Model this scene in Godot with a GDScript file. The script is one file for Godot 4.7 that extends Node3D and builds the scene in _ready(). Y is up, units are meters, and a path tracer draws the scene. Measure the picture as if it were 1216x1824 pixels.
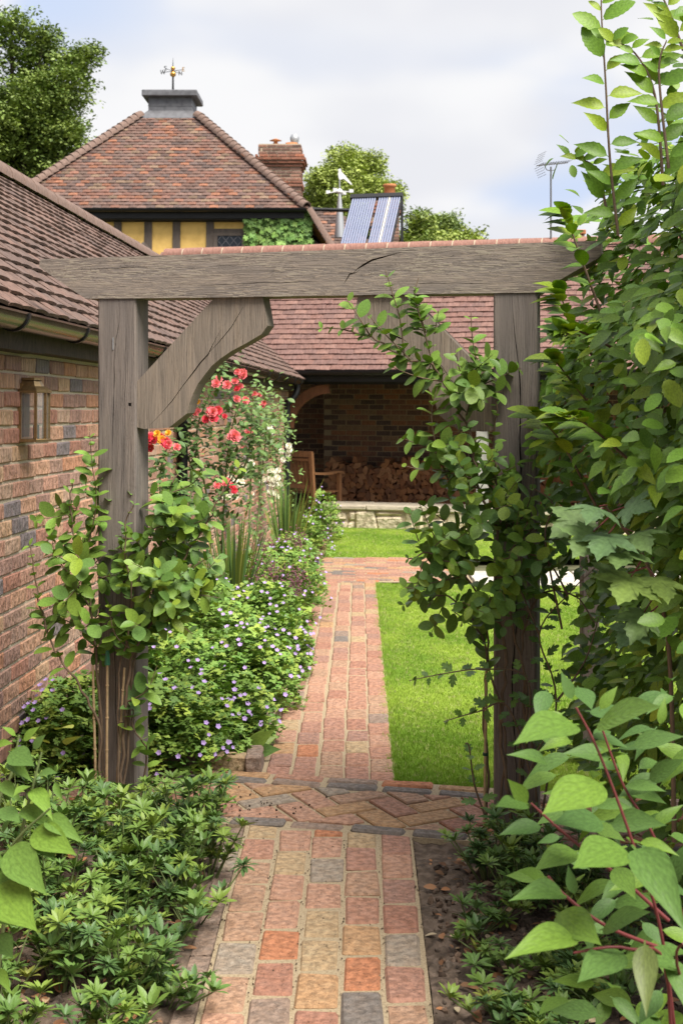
extends Node3D
# An oak garden arch over a brick path, a walled garden with an open log store behind it. Metres, y up; the photographer stands at the origin looking along -z.

var rng := RandomNumberGenerator.new()
var taken := {}
var M := {}
var T := {}
var L := {}

func _ready() -> void:
	rng.seed = 20240611
	setup_camera_and_light()
	make_textures()
	make_materials()
	make_leaf_meshes()
	build_ground()
	build_paths()
	build_lawn()
	build_outbuilding()
	build_log_store()
	build_farmhouse()
	build_trees()
	build_arch()
	build_lantern()
	build_hedge()
	build_climbers()
	build_border()
	build_roses()
	build_foreground_plants()
	build_roof_things()

func setup_camera_and_light() -> void:
	var cam := Camera3D.new()
	cam.name = "camera"
	add_child(cam)
	cam.position = Vector3(0, 1.6, 0)
	cam.near = 0.1
	cam.far = 600.0
	cam.projection = Camera3D.PROJECTION_FRUSTUM
	cam.size = 0.1 * 0.76
	cam.frustum_offset = Vector2(0.1 * -0.013333, 0.1 * -0.096667)
	cam.current = true
	var lens := CameraAttributesPhysical.new()
	lens.frustum_focal_length = 47.0
	lens.frustum_near = 0.1
	lens.frustum_far = 600.0
	lens.frustum_focus_distance = 4.8
	lens.exposure_aperture = 9.0
	cam.attributes = lens
	cam.near = 0.1
	cam.far = 600.0
	var env := Environment.new()
	env.background_mode = Environment.BG_SKY
	env.tonemap_mode = Environment.TONE_MAPPER_LINEAR
	env.tonemap_exposure = 2.75
	env.sdfgi_enabled = true
	env.ssao_enabled = true
	env.ssil_enabled = true
	var sky := Sky.new()
	var pano := PanoramaSkyMaterial.new()
	pano.panorama = ImageTexture.create_from_image(sky_image())
	sky.sky_material = pano
	env.sky = sky
	var we := WorldEnvironment.new()
	we.name = "environment"
	we.environment = env
	add_child(we)
	var sun := DirectionalLight3D.new()
	sun.name = "sun"
	sun.light_energy = 1.0
	sun.light_color = Color(1.0, 0.975, 0.93)
	sun.light_angular_distance = 38.0
	sun.shadow_enabled = true
	add_child(sun)
	sun.look_at_from_position(Vector3(5.0, 11.4, 0.3), Vector3(0, 0, -5.0), Vector3.UP)

func sky_image() -> Image:
	var w := 1024
	var h := 512
	var im := Image.create(w, h, false, Image.FORMAT_RGBF)
	var n := FastNoiseLite.new()
	n.seed = 11
	n.frequency = 1.0
	n.fractal_octaves = 5
	n.fractal_gain = 0.5
	var n2 := FastNoiseLite.new()
	n2.seed = 5
	n2.frequency = 0.55
	n2.fractal_octaves = 3
	var white := Color(0.348, 0.348, 0.353)
	var grey := Color(0.305, 0.308, 0.325)
	var blue := Color(0.225, 0.267, 0.352)
	for j in h:
		var el := PI * (0.5 - (j + 0.5) / h)
		for i in w:
			var az := TAU * (i + 0.5) / w
			var c := white
			if el > -0.02:
				var flat := 1.0 / (0.22 + maxf(0.0, sin(el)))
				var p := Vector3(cos(az) * cos(el) * flat, 1.7 * flat * 0.4, sin(az) * cos(el) * flat) * 1.5
				var a := n.get_noise_3dv(p) * 0.5 + 0.5
				var b := n2.get_noise_3dv(p * 0.8 + Vector3(9, 3, 1)) * 0.5 + 0.5
				c = white.lerp(grey, smoothstep(0.36, 0.66, a))
				c = c.lerp(blue, smoothstep(0.42, 0.60, b) * smoothstep(0.42, 0.56, a) * 0.9)
			else:
				c = Color(0.10, 0.11, 0.07)
			im.set_pixel(i, j, c)
	return im

# ---------------------------------------------------------------- small helpers
func lin(r: float, g: float, b: float) -> Color:
	return Color(r, g, b).linear_to_srgb()

func gy(z: float) -> float:
	var d := -z
	return 0.0 if d < 5.0 else -0.02 * (minf(d, 17.6) - 5.0)

func rf(a: float, b: float) -> float:
	return rng.randf_range(a, b)

func numbered(called: String) -> String:
	if not taken.has(called):
		taken[called] = 0
		return called
	taken[called] += 1
	return "%s_%03d" % [called, taken[called]]

func tag(o: Node, label: String, category: String, group := "") -> Node:
	o.set_meta("label", label)
	o.set_meta("category", category)
	if group != "":
		o.set_meta("group", group)
	return o

func thing(called: String, label: String, category: String, at := Vector3.ZERO, group := "") -> Node3D:
	var o := Node3D.new()
	o.name = numbered(called)
	add_child(o)
	o.position = at
	tag(o, label, category, group)
	return o

func setting(called: String, mesh: Mesh, m: Material, at := Vector3.ZERO) -> MeshInstance3D:
	var o := MeshInstance3D.new()
	o.name = numbered(called)
	o.mesh = mesh
	o.material_override = m
	add_child(o)
	o.position = at
	o.set_meta("kind", "structure")
	return o

func part(parent: Node, called: String, mesh: Mesh, m: Material, xf := Transform3D()) -> MeshInstance3D:
	var o := MeshInstance3D.new()
	o.name = called
	o.mesh = mesh
	o.material_override = m
	o.transform = xf
	parent.add_child(o, true)
	return o

func mass(parent: Node, called: String, mesh: Mesh, m: Material, xfs: Array, cols := PackedColorArray()) -> MultiMeshInstance3D:
	if xfs.is_empty():
		return null
	var mm := MultiMesh.new()
	mm.transform_format = MultiMesh.TRANSFORM_3D
	mm.use_colors = not cols.is_empty()
	mm.mesh = mesh
	mm.instance_count = xfs.size()
	for i in xfs.size():
		mm.set_instance_transform(i, xfs[i])
		if not cols.is_empty():
			mm.set_instance_color(i, cols[i])
	var o := MultiMeshInstance3D.new()
	o.name = called
	o.multimesh = mm
	o.material_override = m
	o.set_meta("kind", "stuff")
	parent.add_child(o, true)
	return o

func at(v: Vector3) -> Transform3D:
	return Transform3D(Basis(), v)

# ---------------------------------------------------------------- mesh helpers
func new_st() -> SurfaceTool:
	var st := SurfaceTool.new()
	st.begin(Mesh.PRIMITIVE_TRIANGLES)
	return st

func tri_out(st: SurfaceTool, a: Vector3, b: Vector3, c: Vector3, inside: Vector3) -> void:
	# clockwise seen from outside
	var nn := (b - a).cross(c - a)
	st.set_smooth_group(-1)
	if nn.dot((a + b + c) / 3.0 - inside) > 0.0:
		st.add_vertex(a); st.add_vertex(c); st.add_vertex(b)
	else:
		st.add_vertex(a); st.add_vertex(b); st.add_vertex(c)

func quad_out(st: SurfaceTool, a: Vector3, b: Vector3, c: Vector3, d: Vector3, inside: Vector3) -> void:
	tri_out(st, a, b, c, inside)
	tri_out(st, a, c, d, inside)

func add_box(st: SurfaceTool, lo: Vector3, hi: Vector3) -> void:
	var c := (lo + hi) / 2.0
	var p := []
	for i in 8:
		p.append(Vector3(hi.x if i & 1 else lo.x, hi.y if i & 2 else lo.y, hi.z if i & 4 else lo.z))
	for q in [[0, 1, 3, 2], [4, 5, 7, 6], [0, 1, 5, 4], [2, 3, 7, 6], [0, 2, 6, 4], [1, 3, 7, 5]]:
		quad_out(st, p[q[0]], p[q[1]], p[q[2]], p[q[3]], c)

func box_mesh(lo: Vector3, hi: Vector3) -> ArrayMesh:
	var st := new_st()
	add_box(st, lo, hi)
	st.generate_normals()
	return st.commit()

# a box between two points, its section w wide (across) and h high
func add_bar(st: SurfaceTool, a: Vector3, b: Vector3, w: float, h: float, up := Vector3.UP) -> void:
	var z := (b - a).normalized()
	var x := up.cross(z).normalized()
	if x.length() < 0.5:
		x = Vector3.RIGHT
	var y := z.cross(x)
	var c := (a + b) / 2.0
	var r := [x * w / 2 + y * h / 2, -x * w / 2 + y * h / 2, -x * w / 2 - y * h / 2, x * w / 2 - y * h / 2]
	for i in 4:
		var k := (i + 1) % 4
		quad_out(st, a + r[i], a + r[k], b + r[k], b + r[i], c)
	quad_out(st, a + r[0], a + r[1], a + r[2], a + r[3], c)
	quad_out(st, b + r[0], b + r[1], b + r[2], b + r[3], c)

func bar_mesh(a: Vector3, b: Vector3, w: float, h: float, up := Vector3.UP) -> ArrayMesh:
	var st := new_st()
	add_bar(st, a, b, w, h, up)
	st.generate_normals()
	return st.commit()

# a box with worn, chamfered edges: 44 triangles
func worn_box(size: Vector3, bev: float, jit: float, sd: int) -> ArrayMesh:
	var r := RandomNumberGenerator.new()
	r.seed = sd
	var h := size / 2.0
	var px := {}
	for sx in [-1, 1]:
		for sy in [-1, 1]:
			for sz in [-1, 1]:
				var j := Vector3(r.randf_range(-jit, jit), r.randf_range(-jit, jit) * 0.5, r.randf_range(-jit, jit))
				var b := bev * r.randf_range(0.6, 1.5)
				px[[sx, sy, sz, 0]] = Vector3(sx * h.x, sy * (h.y - b), sz * (h.z - b)) + j
				px[[sx, sy, sz, 1]] = Vector3(sx * (h.x - b), sy * h.y, sz * (h.z - b)) + j
				px[[sx, sy, sz, 2]] = Vector3(sx * (h.x - b), sy * (h.y - b), sz * h.z) + j
	var st := new_st()
	var c := Vector3.ZERO
	for s in [-1, 1]:
		quad_out(st, px[[s, -1, -1, 0]], px[[s, 1, -1, 0]], px[[s, 1, 1, 0]], px[[s, -1, 1, 0]], c)
		quad_out(st, px[[-1, s, -1, 1]], px[[1, s, -1, 1]], px[[1, s, 1, 1]], px[[-1, s, 1, 1]], c)
		quad_out(st, px[[-1, -1, s, 2]], px[[1, -1, s, 2]], px[[1, 1, s, 2]], px[[-1, 1, s, 2]], c)
		for t in [-1, 1]:
			quad_out(st, px[[s, t, -1, 0]], px[[s, t, 1, 0]], px[[s, t, 1, 1]], px[[s, t, -1, 1]], c)
			quad_out(st, px[[s, -1, t, 0]], px[[s, 1, t, 0]], px[[s, 1, t, 2]], px[[s, -1, t, 2]], c)
			quad_out(st, px[[-1, s, t, 1]], px[[1, s, t, 1]], px[[1, s, t, 2]], px[[-1, s, t, 2]], c)
			for u in [-1, 1]:
				tri_out(st, px[[s, t, u, 0]], px[[s, t, u, 1]], px[[s, t, u, 2]], c)
	st.generate_normals()
	return st.commit()

# a flat polygon (x, z) standing as a slab between y0 and y1, its top edge chamfered
func slab_mesh(poly: PackedVector2Array, y0: float, y1: float, bev: float) -> ArrayMesh:
	var st := new_st()
	var mid := Vector2.ZERO
	for p in poly:
		mid += p
	mid /= poly.size()
	var c := Vector3(mid.x, (y0 + y1) / 2, mid.y)
	var n := poly.size()
	var inner := PackedVector2Array()
	for p in poly:
		var dl := (p - mid).length()
		inner.append(mid + (p - mid) * maxf(0.2, (dl - bev * 1.4) / maxf(dl, 0.001)))
	for i in n:
		var k := (i + 1) % n
		quad_out(st, Vector3(poly[i].x, y0, poly[i].y), Vector3(poly[k].x, y0, poly[k].y), Vector3(poly[k].x, y1 - bev, poly[k].y), Vector3(poly[i].x, y1 - bev, poly[i].y), c)
		quad_out(st, Vector3(poly[i].x, y1 - bev, poly[i].y), Vector3(poly[k].x, y1 - bev, poly[k].y), Vector3(inner[k].x, y1, inner[k].y), Vector3(inner[i].x, y1, inner[i].y), c)
		tri_out(st, Vector3(inner[i].x, y1, inner[i].y), Vector3(inner[k].x, y1, inner[k].y), Vector3(mid.x, y1, mid.y), c)
	st.generate_normals()
	return st.commit()

# a round tube along points, tapering from r0 to r1
func add_tube(st: SurfaceTool, pts: PackedVector3Array, r0: float, r1: float, sides := 6, cap := true) -> void:
	var n := pts.size()
	if n < 2:
		return
	var ref := Vector3(0.31, 0.2, 0.93)
	var rings := []
	for i in n:
		var t := (pts[mini(i + 1, n - 1)] - pts[maxi(i - 1, 0)]).normalized()
		var x := ref.cross(t).normalized()
		if x.length() < 0.5:
			x = Vector3.RIGHT
		var y := t.cross(x)
		var r := lerpf(r0, r1, float(i) / (n - 1))
		var ring := []
		for k in sides:
			var a := TAU * k / sides
			ring.append(pts[i] + (x * cos(a) + y * sin(a)) * r)
		rings.append(ring)
	for i in n - 1:
		var c := (pts[i] + pts[i + 1]) / 2.0
		for k in sides:
			var q := (k + 1) % sides
			st.set_smooth_group(1)
			var a0: Vector3 = rings[i][k]
			var b0: Vector3 = rings[i][q]
			var a1: Vector3 = rings[i + 1][k]
			var b1: Vector3 = rings[i + 1][q]
			if (b0 - a0).cross(a1 - a0).dot((a0 + b1) / 2.0 - c) > 0.0:
				st.add_vertex(a0); st.add_vertex(a1); st.add_vertex(b0)
				st.add_vertex(b0); st.add_vertex(a1); st.add_vertex(b1)
			else:
				st.add_vertex(a0); st.add_vertex(b0); st.add_vertex(a1)
				st.add_vertex(b0); st.add_vertex(b1); st.add_vertex(a1)
	if cap:
		for e in [0, n - 1]:
			for k in sides:
				tri_out(st, rings[e][k], rings[e][(k + 1) % sides], pts[e], pts[1] if e == 0 else pts[n - 2])

func tube_mesh(pts: PackedVector3Array, r0: float, r1: float, sides := 6) -> ArrayMesh:
	var st := new_st()
	add_tube(st, pts, r0, r1, sides)
	st.generate_normals()
	return st.commit()

# a profile (radius, height) turned about y
func lathe_mesh(profile: Array, sides := 16) -> ArrayMesh:
	var st := new_st()
	for i in profile.size() - 1:
		for k in sides:
			var a := TAU * k / sides
			var b := TAU * (k + 1) / sides
			var p: Vector2 = profile[i]
			var q: Vector2 = profile[i + 1]
			var v := [Vector3(cos(a) * p.x, p.y, sin(a) * p.x), Vector3(cos(b) * p.x, p.y, sin(b) * p.x), Vector3(cos(b) * q.x, q.y, sin(b) * q.x), Vector3(cos(a) * q.x, q.y, sin(a) * q.x)]
			st.set_smooth_group(1)
			st.add_vertex(v[0]); st.add_vertex(v[1]); st.add_vertex(v[2])
			st.add_vertex(v[0]); st.add_vertex(v[2]); st.add_vertex(v[3])
	st.generate_normals()
	return st.commit()

# smooth curve through points
func spline(pts: Array, per := 4) -> PackedVector3Array:
	var out := PackedVector3Array()
	var n := pts.size()
	for i in n - 1:
		var a: Vector3 = pts[maxi(i - 1, 0)]
		var b: Vector3 = pts[i]
		var c: Vector3 = pts[i + 1]
		var d: Vector3 = pts[mini(i + 2, n - 1)]
		for k in per:
			out.append(b.cubic_interpolate(c, a, d, float(k) / per))
	out.append(pts[n - 1])
	return out

func prism(poly: Array, depth: float, m: Material) -> CSGPolygon3D:
	var o := CSGPolygon3D.new()
	o.polygon = PackedVector2Array(poly)
	o.mode = CSGPolygon3D.MODE_DEPTH
	o.depth = depth
	o.material = m
	return o

# a long jagged check in timber: a thin polygon along a line, cut into the face
func crack(poly_line: Array, width: float, depth: float, m: Material, z_face: float, sd: int) -> CSGPolygon3D:
	var r := RandomNumberGenerator.new()
	r.seed = sd
	var pts := PackedVector2Array()
	var fine := []
	for i in poly_line.size() - 1:
		var a: Vector2 = poly_line[i]
		var b: Vector2 = poly_line[i + 1]
		var k := maxi(2, int((b - a).length() / 0.05))
		for j in k:
			fine.append(a.lerp(b, float(j) / k) + Vector2(r.randf_range(-0.0025, 0.0025), r.randf_range(-0.0025, 0.0025)))
	fine.append(poly_line[-1])
	var n := fine.size()
	var lefts := []
	var rights := []
	for i in n:
		var tt: Vector2 = (fine[mini(i + 1, n - 1)] - fine[maxi(i - 1, 0)]).normalized()
		var nn := Vector2(-tt.y, tt.x)
		var w := width * 0.5 * sin(PI * (0.04 + 0.92 * i / float(n - 1))) * r.randf_range(0.45, 1.2)
		lefts.append(fine[i] + nn * w)
		rights.append(fine[i] - nn * w)
	rights.reverse()
	var o := prism(lefts + rights, depth * 2.0, m)
	o.operation = CSGShape3D.OPERATION_SUBTRACTION
	o.position.z = z_face + depth
	o.name = "crack"
	return o

# ---------------------------------------------------------------- textures and materials
func noise_tex(freq: float, octaves: int, ramp: Array, size := 512, kind := FastNoiseLite.TYPE_SIMPLEX_SMOOTH, sd := 1) -> NoiseTexture2D:
	var n := FastNoiseLite.new()
	n.noise_type = kind
	n.seed = sd
	n.frequency = freq
	n.fractal_octaves = octaves
	n.fractal_gain = 0.55
	var t := NoiseTexture2D.new()
	t.width = size
	t.height = size
	t.seamless = true
	t.noise = n
	if not ramp.is_empty():
		var g := Gradient.new()
		g.offsets = PackedFloat32Array(ramp.map(func(x): return x[0]))
		g.colors = PackedColorArray(ramp.map(func(x): return Color(x[1], x[2], x[3]).linear_to_srgb()))
		t.color_ramp = g
	return t

func normal_tex(freq: float, octaves: int, strength: float, size := 512, sd := 3) -> NoiseTexture2D:
	var t := noise_tex(freq, octaves, [], size, FastNoiseLite.TYPE_SIMPLEX_SMOOTH, sd)
	t.as_normal_map = true
	t.bump_strength = strength
	return t

# fired clay: broad mottling, fine grain, dark pits and pale bloom
func clay_image(sd: int, streak: float, pits: float, bloom: float) -> ImageTexture:
	var s := 512
	var a := FastNoiseLite.new(); a.seed = sd; a.frequency = 0.034; a.fractal_octaves = 5
	var b := FastNoiseLite.new(); b.seed = sd + 1; b.frequency = 0.16; b.fractal_octaves = 2
	var c := FastNoiseLite.new(); c.seed = sd + 2; c.frequency = 0.05; c.noise_type = FastNoiseLite.TYPE_CELLULAR; c.cellular_return_type = FastNoiseLite.RETURN_DISTANCE
	var e := FastNoiseLite.new(); e.seed = sd + 3; e.frequency = 0.02; e.fractal_octaves = 3
	var ia := a.get_seamless_image(s, s).get_data()
	var ib := b.get_seamless_image(s, s).get_data()
	var ic := c.get_seamless_image(s, s).get_data()
	var ie := e.get_seamless_image(s, s).get_data()
	var out := PackedByteArray()
	out.resize(s * s * 3)
	for y in s:
		for x in s:
			var i := y * s + x
			var k := int(y * streak) % s * s + x if streak < 1.0 else i
			var f := 0.58 + 0.38 * smoothstep(0.15, 0.85, ia[k] / 255.0) + 0.36 * (ib[k] / 255.0 - 0.5)
			var r := f
			var g := f * (0.98 + 0.10 * (ie[i] / 255.0 - 0.5))
			var bl := f * (0.96 + 0.20 * (ie[i] / 255.0 - 0.5))
			if ic[i] < 52 and ib[i] < 150:
				r *= pits; g *= pits; bl *= pits
			var w := smoothstep(178.0, 225.0, float(ie[i])) * bloom * (0.4 + 0.6 * ib[i] / 255.0)
			r = lerpf(r, 0.95, w); g = lerpf(g, 1.0, w); bl = lerpf(bl, 1.0, w)
			out[i * 3] = clampi(int(pow(r, 0.4545) * 255), 0, 255)
			out[i * 3 + 1] = clampi(int(pow(g, 0.4545) * 255), 0, 255)
			out[i * 3 + 2] = clampi(int(pow(bl, 0.4545) * 255), 0, 255)
	return ImageTexture.create_from_image(Image.create_from_data(s, s, false, Image.FORMAT_RGB8, out))

# weathered oak, grain along the picture's y: silver grey with brown showing through and pale flaking fibres
func oak_image(sd: int, flake: float) -> ImageTexture:
	var w := 512
	var h := 512
	var a := FastNoiseLite.new(); a.seed = sd; a.frequency = 1.0; a.fractal_octaves = 4
	var b := FastNoiseLite.new(); b.seed = sd + 7; b.frequency = 1.0; b.fractal_octaves = 3
	var out := PackedByteArray()
	out.resize(w * h * 3)
	var edge := 90
	for y in h:
		for x in w:
			var col := oak_at(a, b, flake, x, y)
			# let the right and lower edges run over into the left and upper ones, so that the picture repeats without a seam
			if x >= w - edge:
				col = col.lerp(oak_at(a, b, flake, x - w, y), float(x - w + edge) / edge)
			if y >= h - edge:
				var over := oak_at(a, b, flake, x, y - h)
				if x >= w - edge:
					over = over.lerp(oak_at(a, b, flake, x - w, y - h), float(x - w + edge) / edge)
				col = col.lerp(over, float(y - h + edge) / edge)
			var i := (y * w + x) * 3
			out[i] = clampi(int(pow(maxf(col.r, 0), 0.4545) * 255), 0, 255)
			out[i + 1] = clampi(int(pow(maxf(col.g, 0), 0.4545) * 255), 0, 255)
			out[i + 2] = clampi(int(pow(maxf(col.b, 0), 0.4545) * 255), 0, 255)
	return ImageTexture.create_from_image(Image.create_from_data(w, h, false, Image.FORMAT_RGB8, out))

func oak_at(a: FastNoiseLite, b: FastNoiseLite, flake: float, x: int, y: int) -> Color:
	var bend := b.get_noise_2d(x * 0.006, y * 0.006) * 14.0
	var g1 := a.get_noise_2d((x + bend) * 0.10, y * 0.006) * 0.5 + 0.5
	var g2 := a.get_noise_2d((x + bend) * 0.45 + 99.0, y * 0.02) * 0.5 + 0.5
	var br := b.get_noise_2d(x * 0.012 + 40.0, y * 0.005) * 0.5 + 0.5
	var v := 0.42 + 0.56 * g1 + 0.75 * (g2 - 0.5)
	v *= 0.78 + 0.44 * br
	var col := Color(v, v * 0.93, v * 0.88).lerp(Color(v * 1.05, v * 0.88, v * 0.70), clampf(br * 1.6 - 0.55, 0, 1) * 0.45)
	if flake > 0.0:
		var fl := b.get_noise_2d(x * 0.13 + 7.0, y * 0.035) * 0.5 + 0.5
		var pl := b.get_noise_2d(x * 0.010 + 70.0, y * 0.010) * 0.5 + 0.5
		col = col.lerp(Color(1.10, 0.98, 0.84), smoothstep(0.53, 0.60, fl) * smoothstep(0.32, 0.50, pl) * flake * 0.9)
	if g2 < 0.27:
		col = col * 0.6
	return col

# leaf blade: midrib and side veins a little paler, fine mottling; u across, v from base to tip
func leaf_image(sd: int, veins: int, curve: float, vein_pale: float) -> Array:
	var s := 256
	var n := FastNoiseLite.new(); n.seed = sd; n.frequency = 0.03; n.fractal_octaves = 4
	var out := PackedByteArray()
	out.resize(s * s * 3)
	var hm := Image.create(s, s, false, Image.FORMAT_RF)
	for y in s:
		for x in s:
			var u := absf((x + 0.5) / s - 0.5) * 2.0
			var v := (y + 0.5) / s
			var ph := (v - curve * pow(u, 1.5)) * veins
			var dv := absf(ph - floorf(ph) - 0.5) * 2.0
			var side := smoothstep(0.80, 0.98, dv)
			var mid := 1.0 - smoothstep(0.015, 0.05, u)
			var vein := maxf(side * 0.6 * (1.0 - u * 0.6), mid)
			var f := 0.80 + 0.30 * n.get_noise_2d(x, y)
			var col := Color(f, f, f).lerp(Color(1.0, 1.0, 0.85), vein * vein_pale)
			var i := (y * s + x) * 3
			out[i] = clampi(int(pow(col.r, 0.4545) * 255), 0, 255)
			out[i + 1] = clampi(int(pow(col.g, 0.4545) * 255), 0, 255)
			out[i + 2] = clampi(int(pow(col.b, 0.4545) * 255), 0, 255)
			hm.set_pixel(x, y, Color(dv * -0.4 * (1.0 - mid) + 0.5 - 0.3 * mid + 0.05 * n.get_noise_2d(x * 2, y * 2), 0, 0))
	hm.convert(Image.FORMAT_RGBA8)
	hm.bump_map_to_normal_map(3.0)
	return [ImageTexture.create_from_image(Image.create_from_data(s, s, false, Image.FORMAT_RGB8, out)), ImageTexture.create_from_image(hm)]

func make_textures() -> void:
	T.clay = clay_image(3, 1.0, 0.45, 0.55)
	T.clay2 = clay_image(23, 0.34, 0.5, 0.35)
	T.tile = clay_image(57, 0.5, 0.6, 0.25)
	T.oak = oak_image(5, 0.0)
	T.oak_n = relief(T.oak)
	T.oak_flaked = turned(oak_image(15, 1.0))
	T.oak_flaked_n = relief(T.oak_flaked)
	T.dogwood = leaf_image(2, 8, 0.45, 0.5)
	T.leaf = leaf_image(9, 9, 0.16, 0.22)
	T.soil = noise_tex(0.03, 5, [[0.0, 0.25, 0.25, 0.25], [0.45, 0.6, 0.58, 0.55], [0.7, 1, 1, 1], [1.0, 1.3, 1.2, 1.1]], 512, FastNoiseLite.TYPE_SIMPLEX_SMOOTH, 4)
	T.blotch = noise_tex(0.008, 5, [[0.0, 0.55, 0.55, 0.55], [0.5, 0.85, 0.85, 0.85], [1.0, 1, 1, 1]], 512, FastNoiseLite.TYPE_SIMPLEX_SMOOTH, 8)
	T.faint = noise_tex(0.008, 5, [[0.0, 0.8, 0.78, 0.74], [0.5, 0.95, 0.95, 0.95], [1.0, 1, 1, 1]], 512, FastNoiseLite.TYPE_SIMPLEX_SMOOTH, 48)
	T.sand = noise_tex(0.09, 4, [[0.0, 0.55, 0.52, 0.48], [0.5, 0.9, 0.9, 0.9], [1.0, 1, 1, 1]], 256, FastNoiseLite.TYPE_SIMPLEX_SMOOTH, 18)
	T.stone = noise_tex(0.015, 6, [[0.0, 0.22, 0.2, 0.16], [0.3, 0.45, 0.42, 0.35], [0.5, 0.85, 0.82, 0.75], [1.0, 1, 0.97, 0.9]], 512, FastNoiseLite.TYPE_SIMPLEX_SMOOTH, 28)
	T.n_fine = normal_tex(0.10, 4, 5.0, 512, 6)
	T.n_mid = normal_tex(0.03, 5, 7.0, 512, 9)
	T.n_soft = normal_tex(0.012, 3, 4.0, 256, 13)

func mat(r: float, g: float, b: float, rough := 0.85, tex: Texture2D = null, scale := Vector3.ONE, nrm: Texture2D = null, nstr := 1.0, world := true) -> StandardMaterial3D:
	var m := StandardMaterial3D.new()
	m.albedo_color = Color(r, g, b).linear_to_srgb()
	m.roughness = rough
	m.metallic_specular = 0.4
	if tex:
		m.albedo_texture = tex
	if nrm:
		m.normal_enabled = true
		m.normal_texture = nrm
		m.normal_scale = nstr
	if tex or nrm:
		m.uv1_triplanar = true
		m.uv1_world_triplanar = world
		m.uv1_scale = scale
	return m

func leaf_mat(r: float, g: float, b: float, tex: Array, rough := 0.5, back := 0.55) -> StandardMaterial3D:
	var m := StandardMaterial3D.new()
	m.albedo_color = Color(r, g, b).linear_to_srgb()
	m.roughness = rough
	m.metallic_specular = 0.36
	m.vertex_color_use_as_albedo = true
	m.cull_mode = BaseMaterial3D.CULL_DISABLED
	if not tex.is_empty():
		m.albedo_texture = tex[0]
		m.normal_enabled = true
		m.normal_texture = tex[1]
		m.normal_scale = 0.45
	if back > 0.0:
		m.backlight_enabled = true
		m.backlight = Color(back * 0.95, back, back * 0.35)
	return m

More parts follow.
